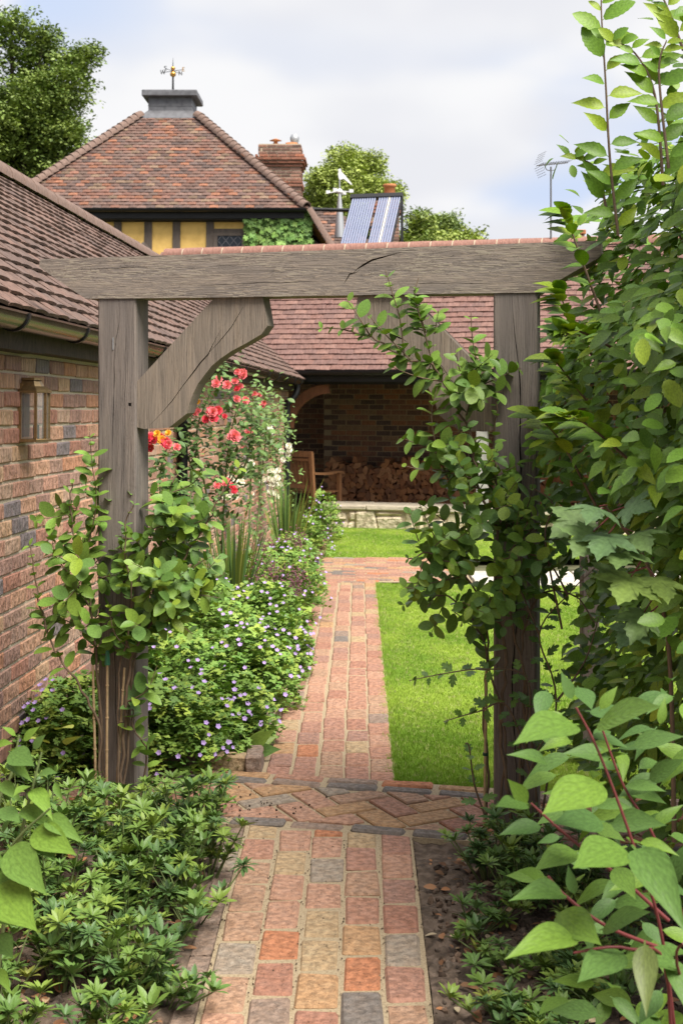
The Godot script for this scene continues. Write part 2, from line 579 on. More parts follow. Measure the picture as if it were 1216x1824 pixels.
func make_materials() -> void:
	M.mortar = mat(0.40, 0.315, 0.205, 0.95, T.sand, Vector3.ONE * 4.0, T.n_fine, 0.8)
	M.wall_mortar = mat(0.62, 0.53, 0.40, 0.95, T.sand, Vector3.ONE * 5.0, T.n_fine, 0.8)
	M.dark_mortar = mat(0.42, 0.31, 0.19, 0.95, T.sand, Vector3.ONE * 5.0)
	M.path_bricks = []
	for c in [[0.41, 0.225, 0.17], [0.39, 0.215, 0.17], [0.45, 0.265, 0.20], [0.37, 0.19, 0.145], [0.46, 0.20, 0.115], [0.44, 0.325, 0.21], [0.41, 0.26, 0.19], [0.35, 0.205, 0.17], [0.20, 0.175, 0.17], [0.29, 0.215, 0.185], [0.45, 0.28, 0.165], [0.33, 0.275, 0.235]]:
		M.path_bricks.append(mat(c[0], c[1] * 0.98, c[2] * 0.90, 0.88, T.clay, Vector3.ONE * 1.9, T.n_mid, 0.9))
	M.wall_bricks = []
	for c in [[0.38, 0.195, 0.14], [0.44, 0.235, 0.155], [0.34, 0.155, 0.11], [0.45, 0.265, 0.165], [0.33, 0.19, 0.145], [0.19, 0.145, 0.145], [0.43, 0.20, 0.12], [0.40, 0.245, 0.175], [0.30, 0.165, 0.13]]:
		M.wall_bricks.append(mat(c[0] * 1.30, c[1] * 1.42, c[2] * 1.46, 0.9, T.clay2, Vector3(2.3, 1.1, 2.3), T.n_mid, 1.0))
	M.store_bricks = []
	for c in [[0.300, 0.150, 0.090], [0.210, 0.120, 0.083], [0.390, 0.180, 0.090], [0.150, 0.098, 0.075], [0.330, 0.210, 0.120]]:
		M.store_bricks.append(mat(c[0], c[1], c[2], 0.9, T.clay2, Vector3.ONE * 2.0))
	M.brick_mass = mat(1, 1, 1, 0.9, T.clay2, Vector3.ONE * 2.0)
	M.brick_mass.vertex_color_use_as_albedo = true
	M.old_tiles = []
	for c in [[0.16, 0.105, 0.088], [0.18, 0.12, 0.10], [0.14, 0.095, 0.082], [0.195, 0.122, 0.10], [0.165, 0.115, 0.10]]:
		M.old_tiles.append(mat(c[0], c[1], c[2], 0.85, T.tile, Vector3.ONE * 1.6, T.n_fine, 0.6))
	M.new_tiles = []
	for c in [[0.232, 0.133, 0.114], [0.211, 0.120, 0.106], [0.258, 0.150, 0.128], [0.228, 0.125, 0.106], [0.202, 0.120, 0.107]]:
		M.new_tiles.append(mat(c[0], c[1], c[2], 0.85, T.tile, Vector3.ONE * 1.3))
	M.tile_mass = mat(1, 1, 1, 0.85, T.tile, Vector3.ONE * 1.4)
	M.tile_mass.vertex_color_use_as_albedo = true
	M.underlay = mat(0.05, 0.035, 0.03, 0.95)
	M.ridge = mat(0.30, 0.17, 0.13, 0.85, T.tile, Vector3.ONE * 1.7)
	M.ridge_pink = mat(0.33, 0.175, 0.14, 0.85, T.tile, Vector3.ONE * 1.7)
	M.ridge_old = mat(0.22, 0.15, 0.125, 0.85, T.tile, Vector3.ONE * 1.7)
	M.pale_mortar = mat(0.55, 0.46, 0.34, 0.95, T.sand, Vector3.ONE * 3.0)
	# oak: the grain runs along y (posts) or along x (beam)
	M.oak_post = mat(0.25, 0.23, 0.22, 0.88, T.oak, Vector3(2.6, 0.6, 2.6), T.oak_n, 1.1, false)
	M.oak_beam = mat(0.30, 0.275, 0.255, 0.88, T.oak_flaked, Vector3(0.75, 2.6, 2.6), T.oak_flaked_n, 1.2, false)
	M.oak_brace = mat(0.315, 0.28, 0.24, 0.88, T.oak, Vector3(2.6, 0.7, 2.6), T.oak_n, 0.7, false)
	M.dark_timber = mat(0.085, 0.066, 0.058, 0.8, T.oak, Vector3(1.5, 1.5, 0.5), null, 1.0, false)
	M.black_timber = mat(0.022, 0.021, 0.022, 0.6, T.blotch, Vector3.ONE)
	M.red_timber = mat(0.33, 0.15, 0.085, 0.7, T.oak, Vector3(2, 0.7, 2), null, 1.0, false)
	M.grey_timber = mat(0.19, 0.165, 0.15, 0.85, T.oak, Vector3(2, 0.6, 2), null, 1.0, false)
	M.teak = mat(0.42, 0.22, 0.11, 0.6, T.oak, Vector3(3, 1, 3), null, 1.0, false)
	M.pale_post = mat(0.55, 0.53, 0.50, 0.7, T.blotch, Vector3.ONE * 2.0)
	M.plaster = mat(0.92, 0.60, 0.19, 0.95, T.faint, Vector3.ONE * 0.9, T.n_soft, 0.5)
	M.gutter_black = mat(0.012, 0.012, 0.013, 0.35)
	M.gutter_brown = mat(0.11, 0.095, 0.065, 0.22)
	M.gutter_brown.metallic = 0.75
	M.lead = mat(0.17, 0.17, 0.185, 0.55, T.blotch, Vector3.ONE * 1.5)
	M.lead.metallic = 0.25
	M.brass = mat(0.40, 0.28, 0.14, 0.36, T.blotch, Vector3.ONE * 9.0)
	M.brass.metallic = 0.85
	M.gold = mat(0.62, 0.33, 0.08, 0.3)
	M.gold.metallic = 0.9
	M.iron = mat(0.02, 0.02, 0.022, 0.5)
	M.galvanised = mat(0.42, 0.43, 0.45, 0.45)
	M.galvanised.metallic = 0.6
	M.white_metal = mat(0.72, 0.73, 0.74, 0.5)
	M.aluminium = mat(0.12, 0.12, 0.125, 0.45)
	M.glass = mat(0.9, 0.93, 0.92, 0.04)
	M.glass.albedo_color.a = 0.06
	M.glass.metallic_specular = 0.5
	M.glass.transparency = BaseMaterial3D.TRANSPARENCY_ALPHA
	M.dark_glass = mat(0.02, 0.024, 0.03, 0.06)
	M.solar_tube = mat(0.20, 0.225, 0.33, 0.45)
	M.solar_worn = mat(0.55, 0.52, 0.46, 0.3)
	M.pot = mat(0.50, 0.20, 0.085, 0.8, T.tile, Vector3.ONE * 2.0)
	M.soil = mat(0.17, 0.125, 0.095, 1.0, T.soil, Vector3.ONE * 1.1, T.n_mid, 1.4)
	M.ground = mat(0.10, 0.10, 0.05, 1.0, T.soil, Vector3.ONE * 0.2)
	M.turf = mat(0.17, 0.28, 0.03, 1.0, T.soil, Vector3.ONE * 0.8)
	M.stone = mat(0.78, 0.70, 0.55, 0.92, T.stone, Vector3.ONE * 0.9, T.n_mid, 1.3)
	M.coping = mat(0.62, 0.54, 0.42, 0.9, T.blotch, Vector3.ONE * 1.6, T.n_mid, 0.7)
	M.paving = mat(0.56, 0.52, 0.45, 0.9, T.blotch, Vector3.ONE)
	M.log_ends = []
	for c in [[0.56, 0.28, 0.13], [0.46, 0.22, 0.11], [0.36, 0.19, 0.11], [0.62, 0.34, 0.18]]:
		M.log_ends.append(mat(c[0], c[1], c[2], 0.95, T.oak, Vector3(3, 3, 0.8), null, 1.0, false))
	M.stem_red = mat(0.135, 0.03, 0.03, 0.5)
	M.stem_brown = mat(0.17, 0.115, 0.075, 0.8, T.blotch, Vector3.ONE * 6.0)
	M.shrub = []
	for c in [[0.145, 0.255, 0.050], [0.178, 0.299, 0.045], [0.119, 0.220, 0.054]]:
		M.shrub.append(leaf_mat(c[0], c[1], c[2], T.dogwood, 0.5, 0.65))
	M.stem_green = mat(0.13, 0.17, 0.06, 0.7)
	M.cane = mat(0.46, 0.32, 0.18, 0.6, T.blotch, Vector3.ONE * 6.0)
	M.bark = mat(0.11, 0.09, 0.07, 0.95, T.soil, Vector3.ONE * 2.0)
	# foliage: [albedo variants] for single leaves; the mass versions take colours from the copies
	M.dogwood = []
	for c in [[0.100, 0.190, 0.040], [0.124, 0.221, 0.036], [0.084, 0.168, 0.043], [0.152, 0.256, 0.036], [0.096, 0.181, 0.043]]:
		M.dogwood.append(leaf_mat(c[0], c[1], c[2], T.dogwood, 0.5, 0.65))
		M.dogwood[-1].normal_scale = 0.9
	M.dogwood_red = leaf_mat(0.15, 0.19, 0.055, T.dogwood, 0.42, 0.6)
	M.honey = []
	for c in [[0.149, 0.268, 0.049], [0.189, 0.317, 0.049], [0.114, 0.220, 0.049], [0.268, 0.380, 0.046], [0.139, 0.253, 0.064], [0.218, 0.340, 0.049]]:
		M.honey.append(leaf_mat(c[0], c[1], c[2], T.leaf, 0.45, 0.6))
	M.hedge = []
	for c in [[0.148, 0.288, 0.033], [0.124, 0.245, 0.036], [0.198, 0.346, 0.030], [0.099, 0.197, 0.036], [0.296, 0.413, 0.033], [0.163, 0.307, 0.036]]:
		M.hedge.append(leaf_mat(c[0], c[1], c[2], T.leaf, 0.42, 0.65))
	M.maple = []
	for c in [[0.168, 0.262, 0.085], [0.224, 0.320, 0.076], [0.136, 0.230, 0.093]]:
		M.maple.append(leaf_mat(c[0], c[1], c[2], T.leaf, 0.5, 0.6))
	M.low_leaf = []
	for c in [[0.120, 0.214, 0.050], [0.093, 0.174, 0.054], [0.151, 0.248, 0.050], [0.207, 0.298, 0.054], [0.130, 0.218, 0.059]]:
		M.low_leaf.append(leaf_mat(c[0], c[1], c[2], T.leaf, 0.42, 0.45))
	M.low_pale = leaf_mat(0.30, 0.33, 0.07, T.leaf, 0.45, 0.5)
	M.leaf_mass = leaf_mat(1, 1, 1, T.leaf, 0.42, 0.55)
	M.plain_leaf_mass = leaf_mat(1, 1, 1, [], 0.5, 0.5)
	M.blade = leaf_mat(0.11, 0.20, 0.07, [], 0.45, 0.5)
	M.grass = leaf_mat(1, 1, 1, [], 0.55, 0.5)
	M.petal_lilac = leaf_mat(0.40, 0.28, 0.57, [], 0.6, 0.5)
	M.petal_red = leaf_mat(0.72, 0.05, 0.10, [], 0.55, 0.4)
	M.petal_pink = leaf_mat(0.80, 0.19, 0.22, [], 0.55, 0.4)
	M.petal_white = leaf_mat(0.85, 0.83, 0.74, [], 0.6, 0.5)
	M.petal_yellow = leaf_mat(0.85, 0.45, 0.05, [], 0.55, 0.5)
	M.dry_leaf = leaf_mat(1, 1, 1, [], 0.8, 0.2)

func relief(t: ImageTexture) -> ImageTexture:
	var im: Image = t.get_image().duplicate()
	im.convert(Image.FORMAT_RGBA8)
	im.bump_map_to_normal_map(3.0)
	return ImageTexture.create_from_image(im)

func turned(t: ImageTexture) -> ImageTexture:
	var im := t.get_image()
	im = im.duplicate()
	im.rotate_90(CLOCKWISE)
	return ImageTexture.create_from_image(im)

# ---------------------------------------------------------------- leaves: base at the origin, growing along +z, facing +y
func leaf_mesh(width: float, kind: String, n: int, fold: float, droop: float, teeth: float, stalk := 0.08) -> ArrayMesh:
	var st := new_st()
	var lp := []
	var mp := []
	var rp := []
	for i in n + 1:
		var t := float(i) / n
		var w := 0.0
		if kind == "oval":
			w = pow(sin(PI * clampf(0.03 + 0.955 * t, 0, 1)), 0.62)
		elif kind == "pointed":
			w = pow(sin(PI * pow(t, 0.74)), 1.0) * (1.0 - 0.45 * pow(t, 3.0)) * 1.05
		elif kind == "lance":
			w = pow(sin(PI * pow(t, 1.25)), 0.85)
		elif kind == "broad":
			w = pow(sin(PI * pow(clampf(0.04 + 0.95 * t, 0, 1), 0.9)), 0.7)
		w *= width * 0.5
		if i > 0 and i < n and teeth > 0.0:
			w *= 1.0 + (teeth if i % 2 == 0 else -teeth)
		var y := -droop * t * t
		var z := stalk + (1.0 - stalk) * t
		mp.append(Vector3(0, y, z))
		lp.append(Vector3(-w, y + w * fold, z + (w * 0.12 if teeth > 0.0 else 0.0)))
		rp.append(Vector3(w, y + w * fold, z + (w * 0.12 if teeth > 0.0 else 0.0)))
	for i in n:
		var v0 := float(i) / n
		var v1 := float(i + 1) / n
		var quads := [[lp[i], mp[i], mp[i + 1], lp[i + 1], 0.0, 0.5], [mp[i], rp[i], rp[i + 1], mp[i + 1], 0.5, 1.0]]
		for q in quads:
			var uv := [Vector2(q[4], v0), Vector2(q[5], v0), Vector2(q[5], v1), Vector2(q[4], v1)]
			for k in [0, 1, 2, 0, 2, 3]:
				st.set_smooth_group(1)
				st.set_uv(uv[k])
				st.add_vertex(q[k])
	# leaf stalk
	st.set_uv(Vector2(0.5, 0.0))
	for p in [Vector3(-0.012, 0, 0), Vector3(0.012, 0, 0), Vector3(0.012, 0.0, stalk + 0.02), Vector3(-0.012, 0, 0), Vector3(0.012, 0.0, stalk + 0.02), Vector3(-0.012, 0, stalk + 0.02)]:
		st.set_smooth_group(1)
		st.set_uv(Vector2(0.5, 0.02))
		st.add_vertex(p)
	st.generate_normals()
	return st.commit()

# palmate leaf: lobes round the end of the stalk
func palmate_mesh(lobes: int, deep: float, teeth: float, droop: float) -> ArrayMesh:
	var st := new_st()
	var rim := []
	var steps := lobes * 6
	var c := Vector3(0, 0, 0.42)
	for i in steps + 1:
		var f := float(i) / steps
		var a := lerpf(-2.55, 2.55, f)
		var ph := f * lobes
		var lobe := 1.0 - absf(ph - floorf(ph) - 0.5) * 2.0
		var r := (1.0 - deep) + deep * pow(lobe, 0.8)
		r *= 0.58 * (1.0 - 0.30 * absf(a) / 2.55)
		if i % 2 == 1:
			r *= 1.0 - teeth
		var p := c + Vector3(sin(a) * r, 0, cos(a) * r)
		p.y = 0.10 * r * sin(ph * TAU) * 0.4 - droop * r * r
		rim.append(p)
	for i in steps:
		for k in 3:
			var p: Vector3 = [c, rim[i + 1], rim[i]][k]
			st.set_smooth_group(1)
			st.set_uv(Vector2(0.5 + p.x * 0.6, p.z))
			st.add_vertex(p)
	for p in [Vector3(-0.012, 0, 0), Vector3(0.012, 0, 0), Vector3(0.010, 0, 0.44), Vector3(-0.012, 0, 0), Vector3(0.010, 0, 0.44), Vector3(-0.010, 0, 0.44)]:
		st.set_smooth_group(1)
		st.set_uv(Vector2(0.5, 0.3))
		st.add_vertex(p)
	st.generate_normals()
	return st.commit()

# a leaf from half an outline (x outwards, z from stalk to tip), mirrored and bent
func outline_mesh(half: Array, mid: Vector2, droop: float, twist: float, stalk: float) -> ArrayMesh:
	var st := new_st()
	var rim := []
	for i in half.size():
		rim.append(Vector2(half[i][0], half[i][1]))
	for i in range(half.size() - 2, 0, -1):
		rim.append(Vector2(-half[i][0], half[i][1]))
	var lift := func(p: Vector2) -> Vector3:
		var r := p - mid
		return Vector3(p.x, 0.10 * absf(p.x) - droop * r.length_squared() + twist * p.x * (p.y - 0.3), p.y + stalk)
	for i in rim.size():
		var a: Vector2 = rim[i]
		var b: Vector2 = rim[(i + 1) % rim.size()]
		for p in [mid, b, a]:
			st.set_smooth_group(1)
			st.set_uv(Vector2(0.5 + p.x * 0.8, clampf(p.y, 0, 1)))
			st.add_vertex(lift.call(p))
	for p in [Vector3(-0.012, 0, 0), Vector3(0.012, 0, 0), Vector3(0.010, 0, stalk + 0.05), Vector3(-0.012, 0, 0), Vector3(0.010, 0, stalk + 0.05), Vector3(-0.010, 0, stalk + 0.05)]:
		st.set_smooth_group(1)
		st.set_uv(Vector2(0.5, 0.3))
		st.add_vertex(p)
	st.generate_normals()
	return st.commit()

func sycamore_mesh(droop: float, twist: float) -> ArrayMesh:
	return outline_mesh([[0, 0.0], [0.10, -0.07], [0.22, -0.09], [0.30, -0.03], [0.43, -0.02], [0.38, 0.05], [0.40, 0.11], [0.31, 0.16], [0.40, 0.20], [0.47, 0.28], [0.55, 0.31], [0.61, 0.42], [0.70, 0.50], [0.56, 0.51], [0.50, 0.57], [0.41, 0.54], [0.33, 0.56], [0.24, 0.50], [0.27, 0.60], [0.25, 0.67], [0.30, 0.73], [0.20, 0.76], [0.17, 0.85], [0.09, 0.88], [0, 1.02]], Vector2(0, 0.27), droop, twist, 0.05)

func hawthorn_mesh(droop: float) -> ArrayMesh:
	return outline_mesh([[0, 0.0], [0.10, 0.12], [0.26, 0.22], [0.40, 0.42], [0.36, 0.50], [0.20, 0.46], [0.28, 0.62], [0.36, 0.74], [0.28, 0.82], [0.15, 0.74], [0.16, 0.90], [0.08, 1.0], [0, 1.0]], Vector2(0, 0.42), droop, 0.0, 0.12)

# several leaves of one shape in one mesh
func bunch(leaf: ArrayMesh, xfs: Array) -> ArrayMesh:
	var st := new_st()
	for x in xfs:
		st.append_from(leaf, 0, x)
	return st.commit()

func leaf_xf(p: Vector3, dir: Vector3, up: Vector3, size: float) -> Transform3D:
	var z := dir.normalized()
	var x := up.cross(z)
	if x.length() < 0.05:
		x = Vector3(0.3, 0.1, 0.9).cross(z)
	x = x.normalized()
	var y := z.cross(x)
	return Transform3D(Basis(x * size, y * size, z * size), p)

func whorl(leaf: ArrayMesh, n: int, rise: float, size: float, tiers: int, sd: int) -> ArrayMesh:
	var r := RandomNumberGenerator.new()
	r.seed = sd
	var xs := []
	for t in tiers:
		for i in n:
			var a := TAU * (i + 0.5 * t) / n + r.randf_range(-0.25, 0.25)
			var up := rise + 0.55 * t + r.randf_range(-0.2, 0.2)
			var d := Vector3(cos(a), up, sin(a))
			xs.append(leaf_xf(Vector3(0, 0.018 * t, 0), d, Vector3.UP, size * r.randf_range(0.75, 1.1) * (1.0 - 0.22 * t)))
	return bunch(leaf, xs)

func make_leaf_meshes() -> void:
	L.dogwood = [leaf_mesh(0.38, "pointed", 14, 0.30, 0.16, 0.0), leaf_mesh(0.33, "pointed", 14, 0.5, 0.28, 0.0), leaf_mesh(0.41, "pointed", 14, 0.16, 0.08, 0.0)]
	L.oval = [leaf_mesh(0.60, "oval", 6, 0.22, 0.10, 0.0), leaf_mesh(0.54, "oval", 6, 0.38, 0.20, 0.0), leaf_mesh(0.66, "oval", 6, 0.10, 0.02, 0.0)]
	L.serrate = [leaf_mesh(0.52, "broad", 12, 0.22, 0.16, 0.055), leaf_mesh(0.42, "pointed", 12, 0.35, 0.24, 0.05), leaf_mesh(0.58, "broad", 12, 0.14, 0.06, 0.06)]
	L.lance = [leaf_mesh(0.26, "lance", 5, 0.35, 0.18, 0.0, 0.03), leaf_mesh(0.30, "lance", 5, 0.25, 0.05, 0.0, 0.03)]
	L.maple = [sycamore_mesh(0.25, 0.0), sycamore_mesh(0.6, 0.15), sycamore_mesh(0.4, -0.1)]
	L.hawthorn = [hawthorn_mesh(0.3), hawthorn_mesh(0.1)]
	L.small_lobed = [palmate_mesh(3, 0.45, 0.05, 0.3), palmate_mesh(5, 0.5, 0.04, 0.2)]
	L.whorl = [whorl(L.lance[0], 8, 0.25, 1.0, 2, 1), whorl(L.lance[1], 7, 0.35, 1.0, 2, 2), whorl(L.lance[0], 9, 0.05, 1.0, 3, 3), whorl(L.lance[1], 5, 0.95, 1.1, 2, 4), whorl(L.lance[0], 6, 0.6, 1.15, 3, 5)]
	# a tuft of small lobed leaves for the cranesbill
	var r := RandomNumberGenerator.new()
	r.seed = 77
	L.tuft = []
	for k in 3:
		var xs := []
		for i in 7:
			var a := r.randf_range(0, TAU)
			xs.append(leaf_xf(Vector3(r.randf_range(-0.4, 0.4), r.randf_range(-0.35, 0.25), r.randf_range(-0.4, 0.4)), Vector3(cos(a), r.randf_range(-0.2, 0.35), sin(a)), Vector3(r.randf_range(-0.4, 0.4), 1, r.randf_range(-0.4, 0.4)), r.randf_range(0.5, 0.9)))
		L.tuft.append(bunch(L.small_lobed[k % 2], xs))
	# sprays of plain leaves for trees
	var plain := leaf_mesh(0.6, "oval", 2, 0.2, 0.1, 0.0, 0.02)
	L.spray = []
	for k in 3:
		var xs := []
		for i in 16:
			var a := r.randf_range(0, TAU)
			xs.append(leaf_xf(Vector3(r.randf_range(-0.5, 0.5), r.randf_range(-0.3, 0.3), r.randf_range(-0.5, 0.5)), Vector3(cos(a), r.randf_range(-0.7, 0.3), sin(a)), Vector3(r.randf_range(-0.7, 0.7), 1, r.randf_range(-0.7, 0.7)), r.randf_range(0.22, 0.36)))
		L.spray.append(bunch(plain, xs))
	# five-petalled flower, a rose and a strap leaf
	var petal := leaf_mesh(0.85, "broad", 4, 0.1, -0.15, 0.0, 0.0)
	var fl := []
	for i in 5:
		var a := TAU * i / 5
		fl.append(leaf_xf(Vector3.ZERO, Vector3(cos(a), 0.28, sin(a)), Vector3.UP, 0.55))
	L.flower = bunch(petal, fl)
	var rs := []
	for ring in 4:
		for i in 5 + ring:
			var a := TAU * (i + 0.5 * ring) / (5 + ring) + r.randf_range(-0.2, 0.2)
			var e := 1.5 - 0.42 * ring
			rs.append(leaf_xf(Vector3(cos(a), 0, sin(a)) * 0.03, Vector3(cos(a), e, sin(a)), Vector3(-cos(a), 0.4, -sin(a)), 0.42 + 0.07 * ring))
	L.rose = bunch(petal, rs)
	# grass tuft
	var st := new_st()
	for i in 9:
		var a := r.randf_range(0, TAU)
		var b := Vector3(r.randf_range(-0.5, 0.5), 0, r.randf_range(-0.5, 0.5))
		var lean := Vector3(cos(a), 0, sin(a)) * r.randf_range(0.1, 0.6)
		var side := Vector3(-sin(a), 0, cos(a)) * 0.06
		var h := r.randf_range(0.7, 1.2)
		for p in [b - side, b + side, b + lean * 0.4 + Vector3.UP * h * 0.6 + side * 0.7, b - side, b + lean * 0.4 + Vector3.UP * h * 0.6 + side * 0.7, b + lean * 0.4 + Vector3.UP * h * 0.6 - side * 0.7, b + lean * 0.4 + Vector3.UP * h * 0.6 - side * 0.7, b + lean * 0.4 + Vector3.UP * h * 0.6 + side * 0.7, b + lean + Vector3.UP * h]:
			st.set_smooth_group(1)
			st.add_vertex(p)
	st.generate_normals()
	L.grass = st.commit()

# leaves of a plant: the first ones as parts, the rest as one mass
func put_leaves(parent: Node3D, meshes: Array, mats: Array, xfs: Array, most: int, tint_of = null) -> void:
	var k := mini(most, xfs.size())
	for i in k:
		part(parent, "leaf", meshes[rng.randi() % meshes.size()], mats[rng.randi() % mats.size()], xfs[i])
	if xfs.size() > k:
		for j in meshes.size():
			var sub := []
			var cols := PackedColorArray()
			for i in range(k + j, xfs.size(), meshes.size()):
				sub.append(xfs[i])
				cols.append(tint_of.call())
			mass(parent, "leaf_mass", meshes[j], M.leaf_mass, sub, cols)

func tint(r: float, g: float, b: float, v := 0.25) -> Color:
	var k := 1.0 + rf(-v, v)
	var y := rf(-0.12, 0.22)
	return Color(r * k * (1.0 + y), g * k * (1.0 + y * 0.45), b * k)

# ---------------------------------------------------------------- ground, beds, paths, lawn
func sheet(x0: float, x1: float, z0: float, z1: float, nx: int, nz: int, height: Callable) -> ArrayMesh:
	var st := new_st()
	for j in nz:
		for i in nx:
			var p := []
			for o in [[0, 0], [1, 0], [1, 1], [0, 1]]:
				var x := lerpf(x0, x1, float(i + o[0]) / nx)
				var z := lerpf(z0, z1, float(j + o[1]) / nz)
				p.append(Vector3(x, height.call(x, z), z))
			for k in [0, 2, 1, 0, 3, 2]:
				st.set_smooth_group(1)
				st.add_vertex(p[k])
	st.generate_normals()
	return st.commit()

func build_ground() -> void:
	setting("ground", sheet(-300, 300, 6, -500, 60, 200, func(_x, z): return gy(z) - 0.09 - (0.3 if z < -23 else 0.0)), M.ground)
	var n := FastNoiseLite.new()
	n.seed = 4
	n.frequency = 2.2
	n.fractal_octaves = 4
	var bumpy := func(x, z): return gy(z) - 0.024 + 0.03 * n.get_noise_2d(x * 2.0, z * 2.0) + 0.02 * n.get_noise_2d(x * 9.0, z * 9.0)
	setting("flower_bed", sheet(-2.6, -0.475, -1.4, -5.45, 70, 120, bumpy), M.soil)
	setting("flower_bed", sheet(0.19, 3.0, -1.4, -4.95, 90, 110, bumpy), M.soil)
	setting("flower_bed", sheet(-1.75, -0.43, -5.5, -17.0, 40, 260, bumpy), M.soil)
	# litter and clods on the two front beds
	var dry := []
	var cols := PackedColorArray()
	var clods := []
	var ccols := PackedColorArray()
	for i in 6000:
		var left := i % 2 == 0
		var x := rf(-1.7, -0.5) if left else rf(0.22, 1.6)
		var z := -rf(2.6, 4.6)
		var y: float = bumpy.call(x, z)
		if rng.randf() < 0.30:
			var a := rf(0, TAU)
			dry.append(leaf_xf(Vector3(x, y + 0.012, z), Vector3(cos(a), rf(-0.1, 0.4), sin(a)), Vector3(rf(-0.5, 0.5), 1, rf(-0.5, 0.5)), rf(0.014, 0.05)))
			cols.append(tint(0.24, 0.12, 0.06, 0.5) if rng.randf() < 0.75 else tint(0.42, 0.32, 0.20))
		else:
			clods.append(Transform3D(Basis.from_euler(Vector3(rf(0, 6), rf(0, 6), rf(0, 6))).scaled(Vector3.ONE * rf(0.3, 1.3)), Vector3(x, y + 0.003, z)))
			ccols.append(tint(0.15, 0.11, 0.085, 0.45))
	for i in 90:  # crumbs of earth spilt on the brick band
		var x := -0.42 + rng.randfn() * 0.12
		var z := -5.05 + rng.randfn() * 0.09
		clods.append(Transform3D(Basis.from_euler(Vector3(rf(0, 6), rf(0, 6), rf(0, 6))).scaled(Vector3.ONE * rf(0.08, 0.4)), Vector3(x, 0.004, z)))
		ccols.append(tint(0.07, 0.05, 0.038, 0.3))
	# grit and earth lodged in the joints of the front path
	for i in 900:
		var col := rng.randi() % 6
		var x: float = [-0.405, -0.286, -0.169, -0.051, 0.067, 0.184][col] + rng.randfn() * 0.006
		var z := -rf(2.4, 4.75)
		if rng.randf() < 0.4:
			x = rf(-0.4, 0.18)
		clods.append(Transform3D(Basis.from_euler(Vector3(rf(0, 6), rf(0, 6), rf(0, 6))).scaled(Vector3.ONE * rf(0.05, 0.26)), Vector3(x, -0.002, z)))
		ccols.append(tint(0.11, 0.08, 0.06, 0.5) if rng.randf() < 0.6 else tint(0.34, 0.27, 0.18, 0.3))
	var litter := thing("fallen_leaves", "brown fallen leaves and crumbs lying on the bare soil", "leaf litter")
	litter.set_meta("kind", "stuff")
	mass(litter, "dry_leaves", L.serrate[0], M.dry_leaf, dry, cols)
	var clod_mat := mat(1, 1, 1, 1.0, T.soil, Vector3.ONE * 3.0)
	clod_mat.vertex_color_use_as_albedo = true
	mass(litter, "crumbs", worn_box(Vector3(0.022, 0.016, 0.02), 0.005, 0.003, 5), clod_mat, clods, ccols)

func pick(list: Array, weights: Array) -> int:
	var s := 0.0
	for w in weights:
		s += w
	var r := rng.randf() * s
	for i in weights.size():
		r -= weights[i]
		if r <= 0.0:
			return i
	return 0

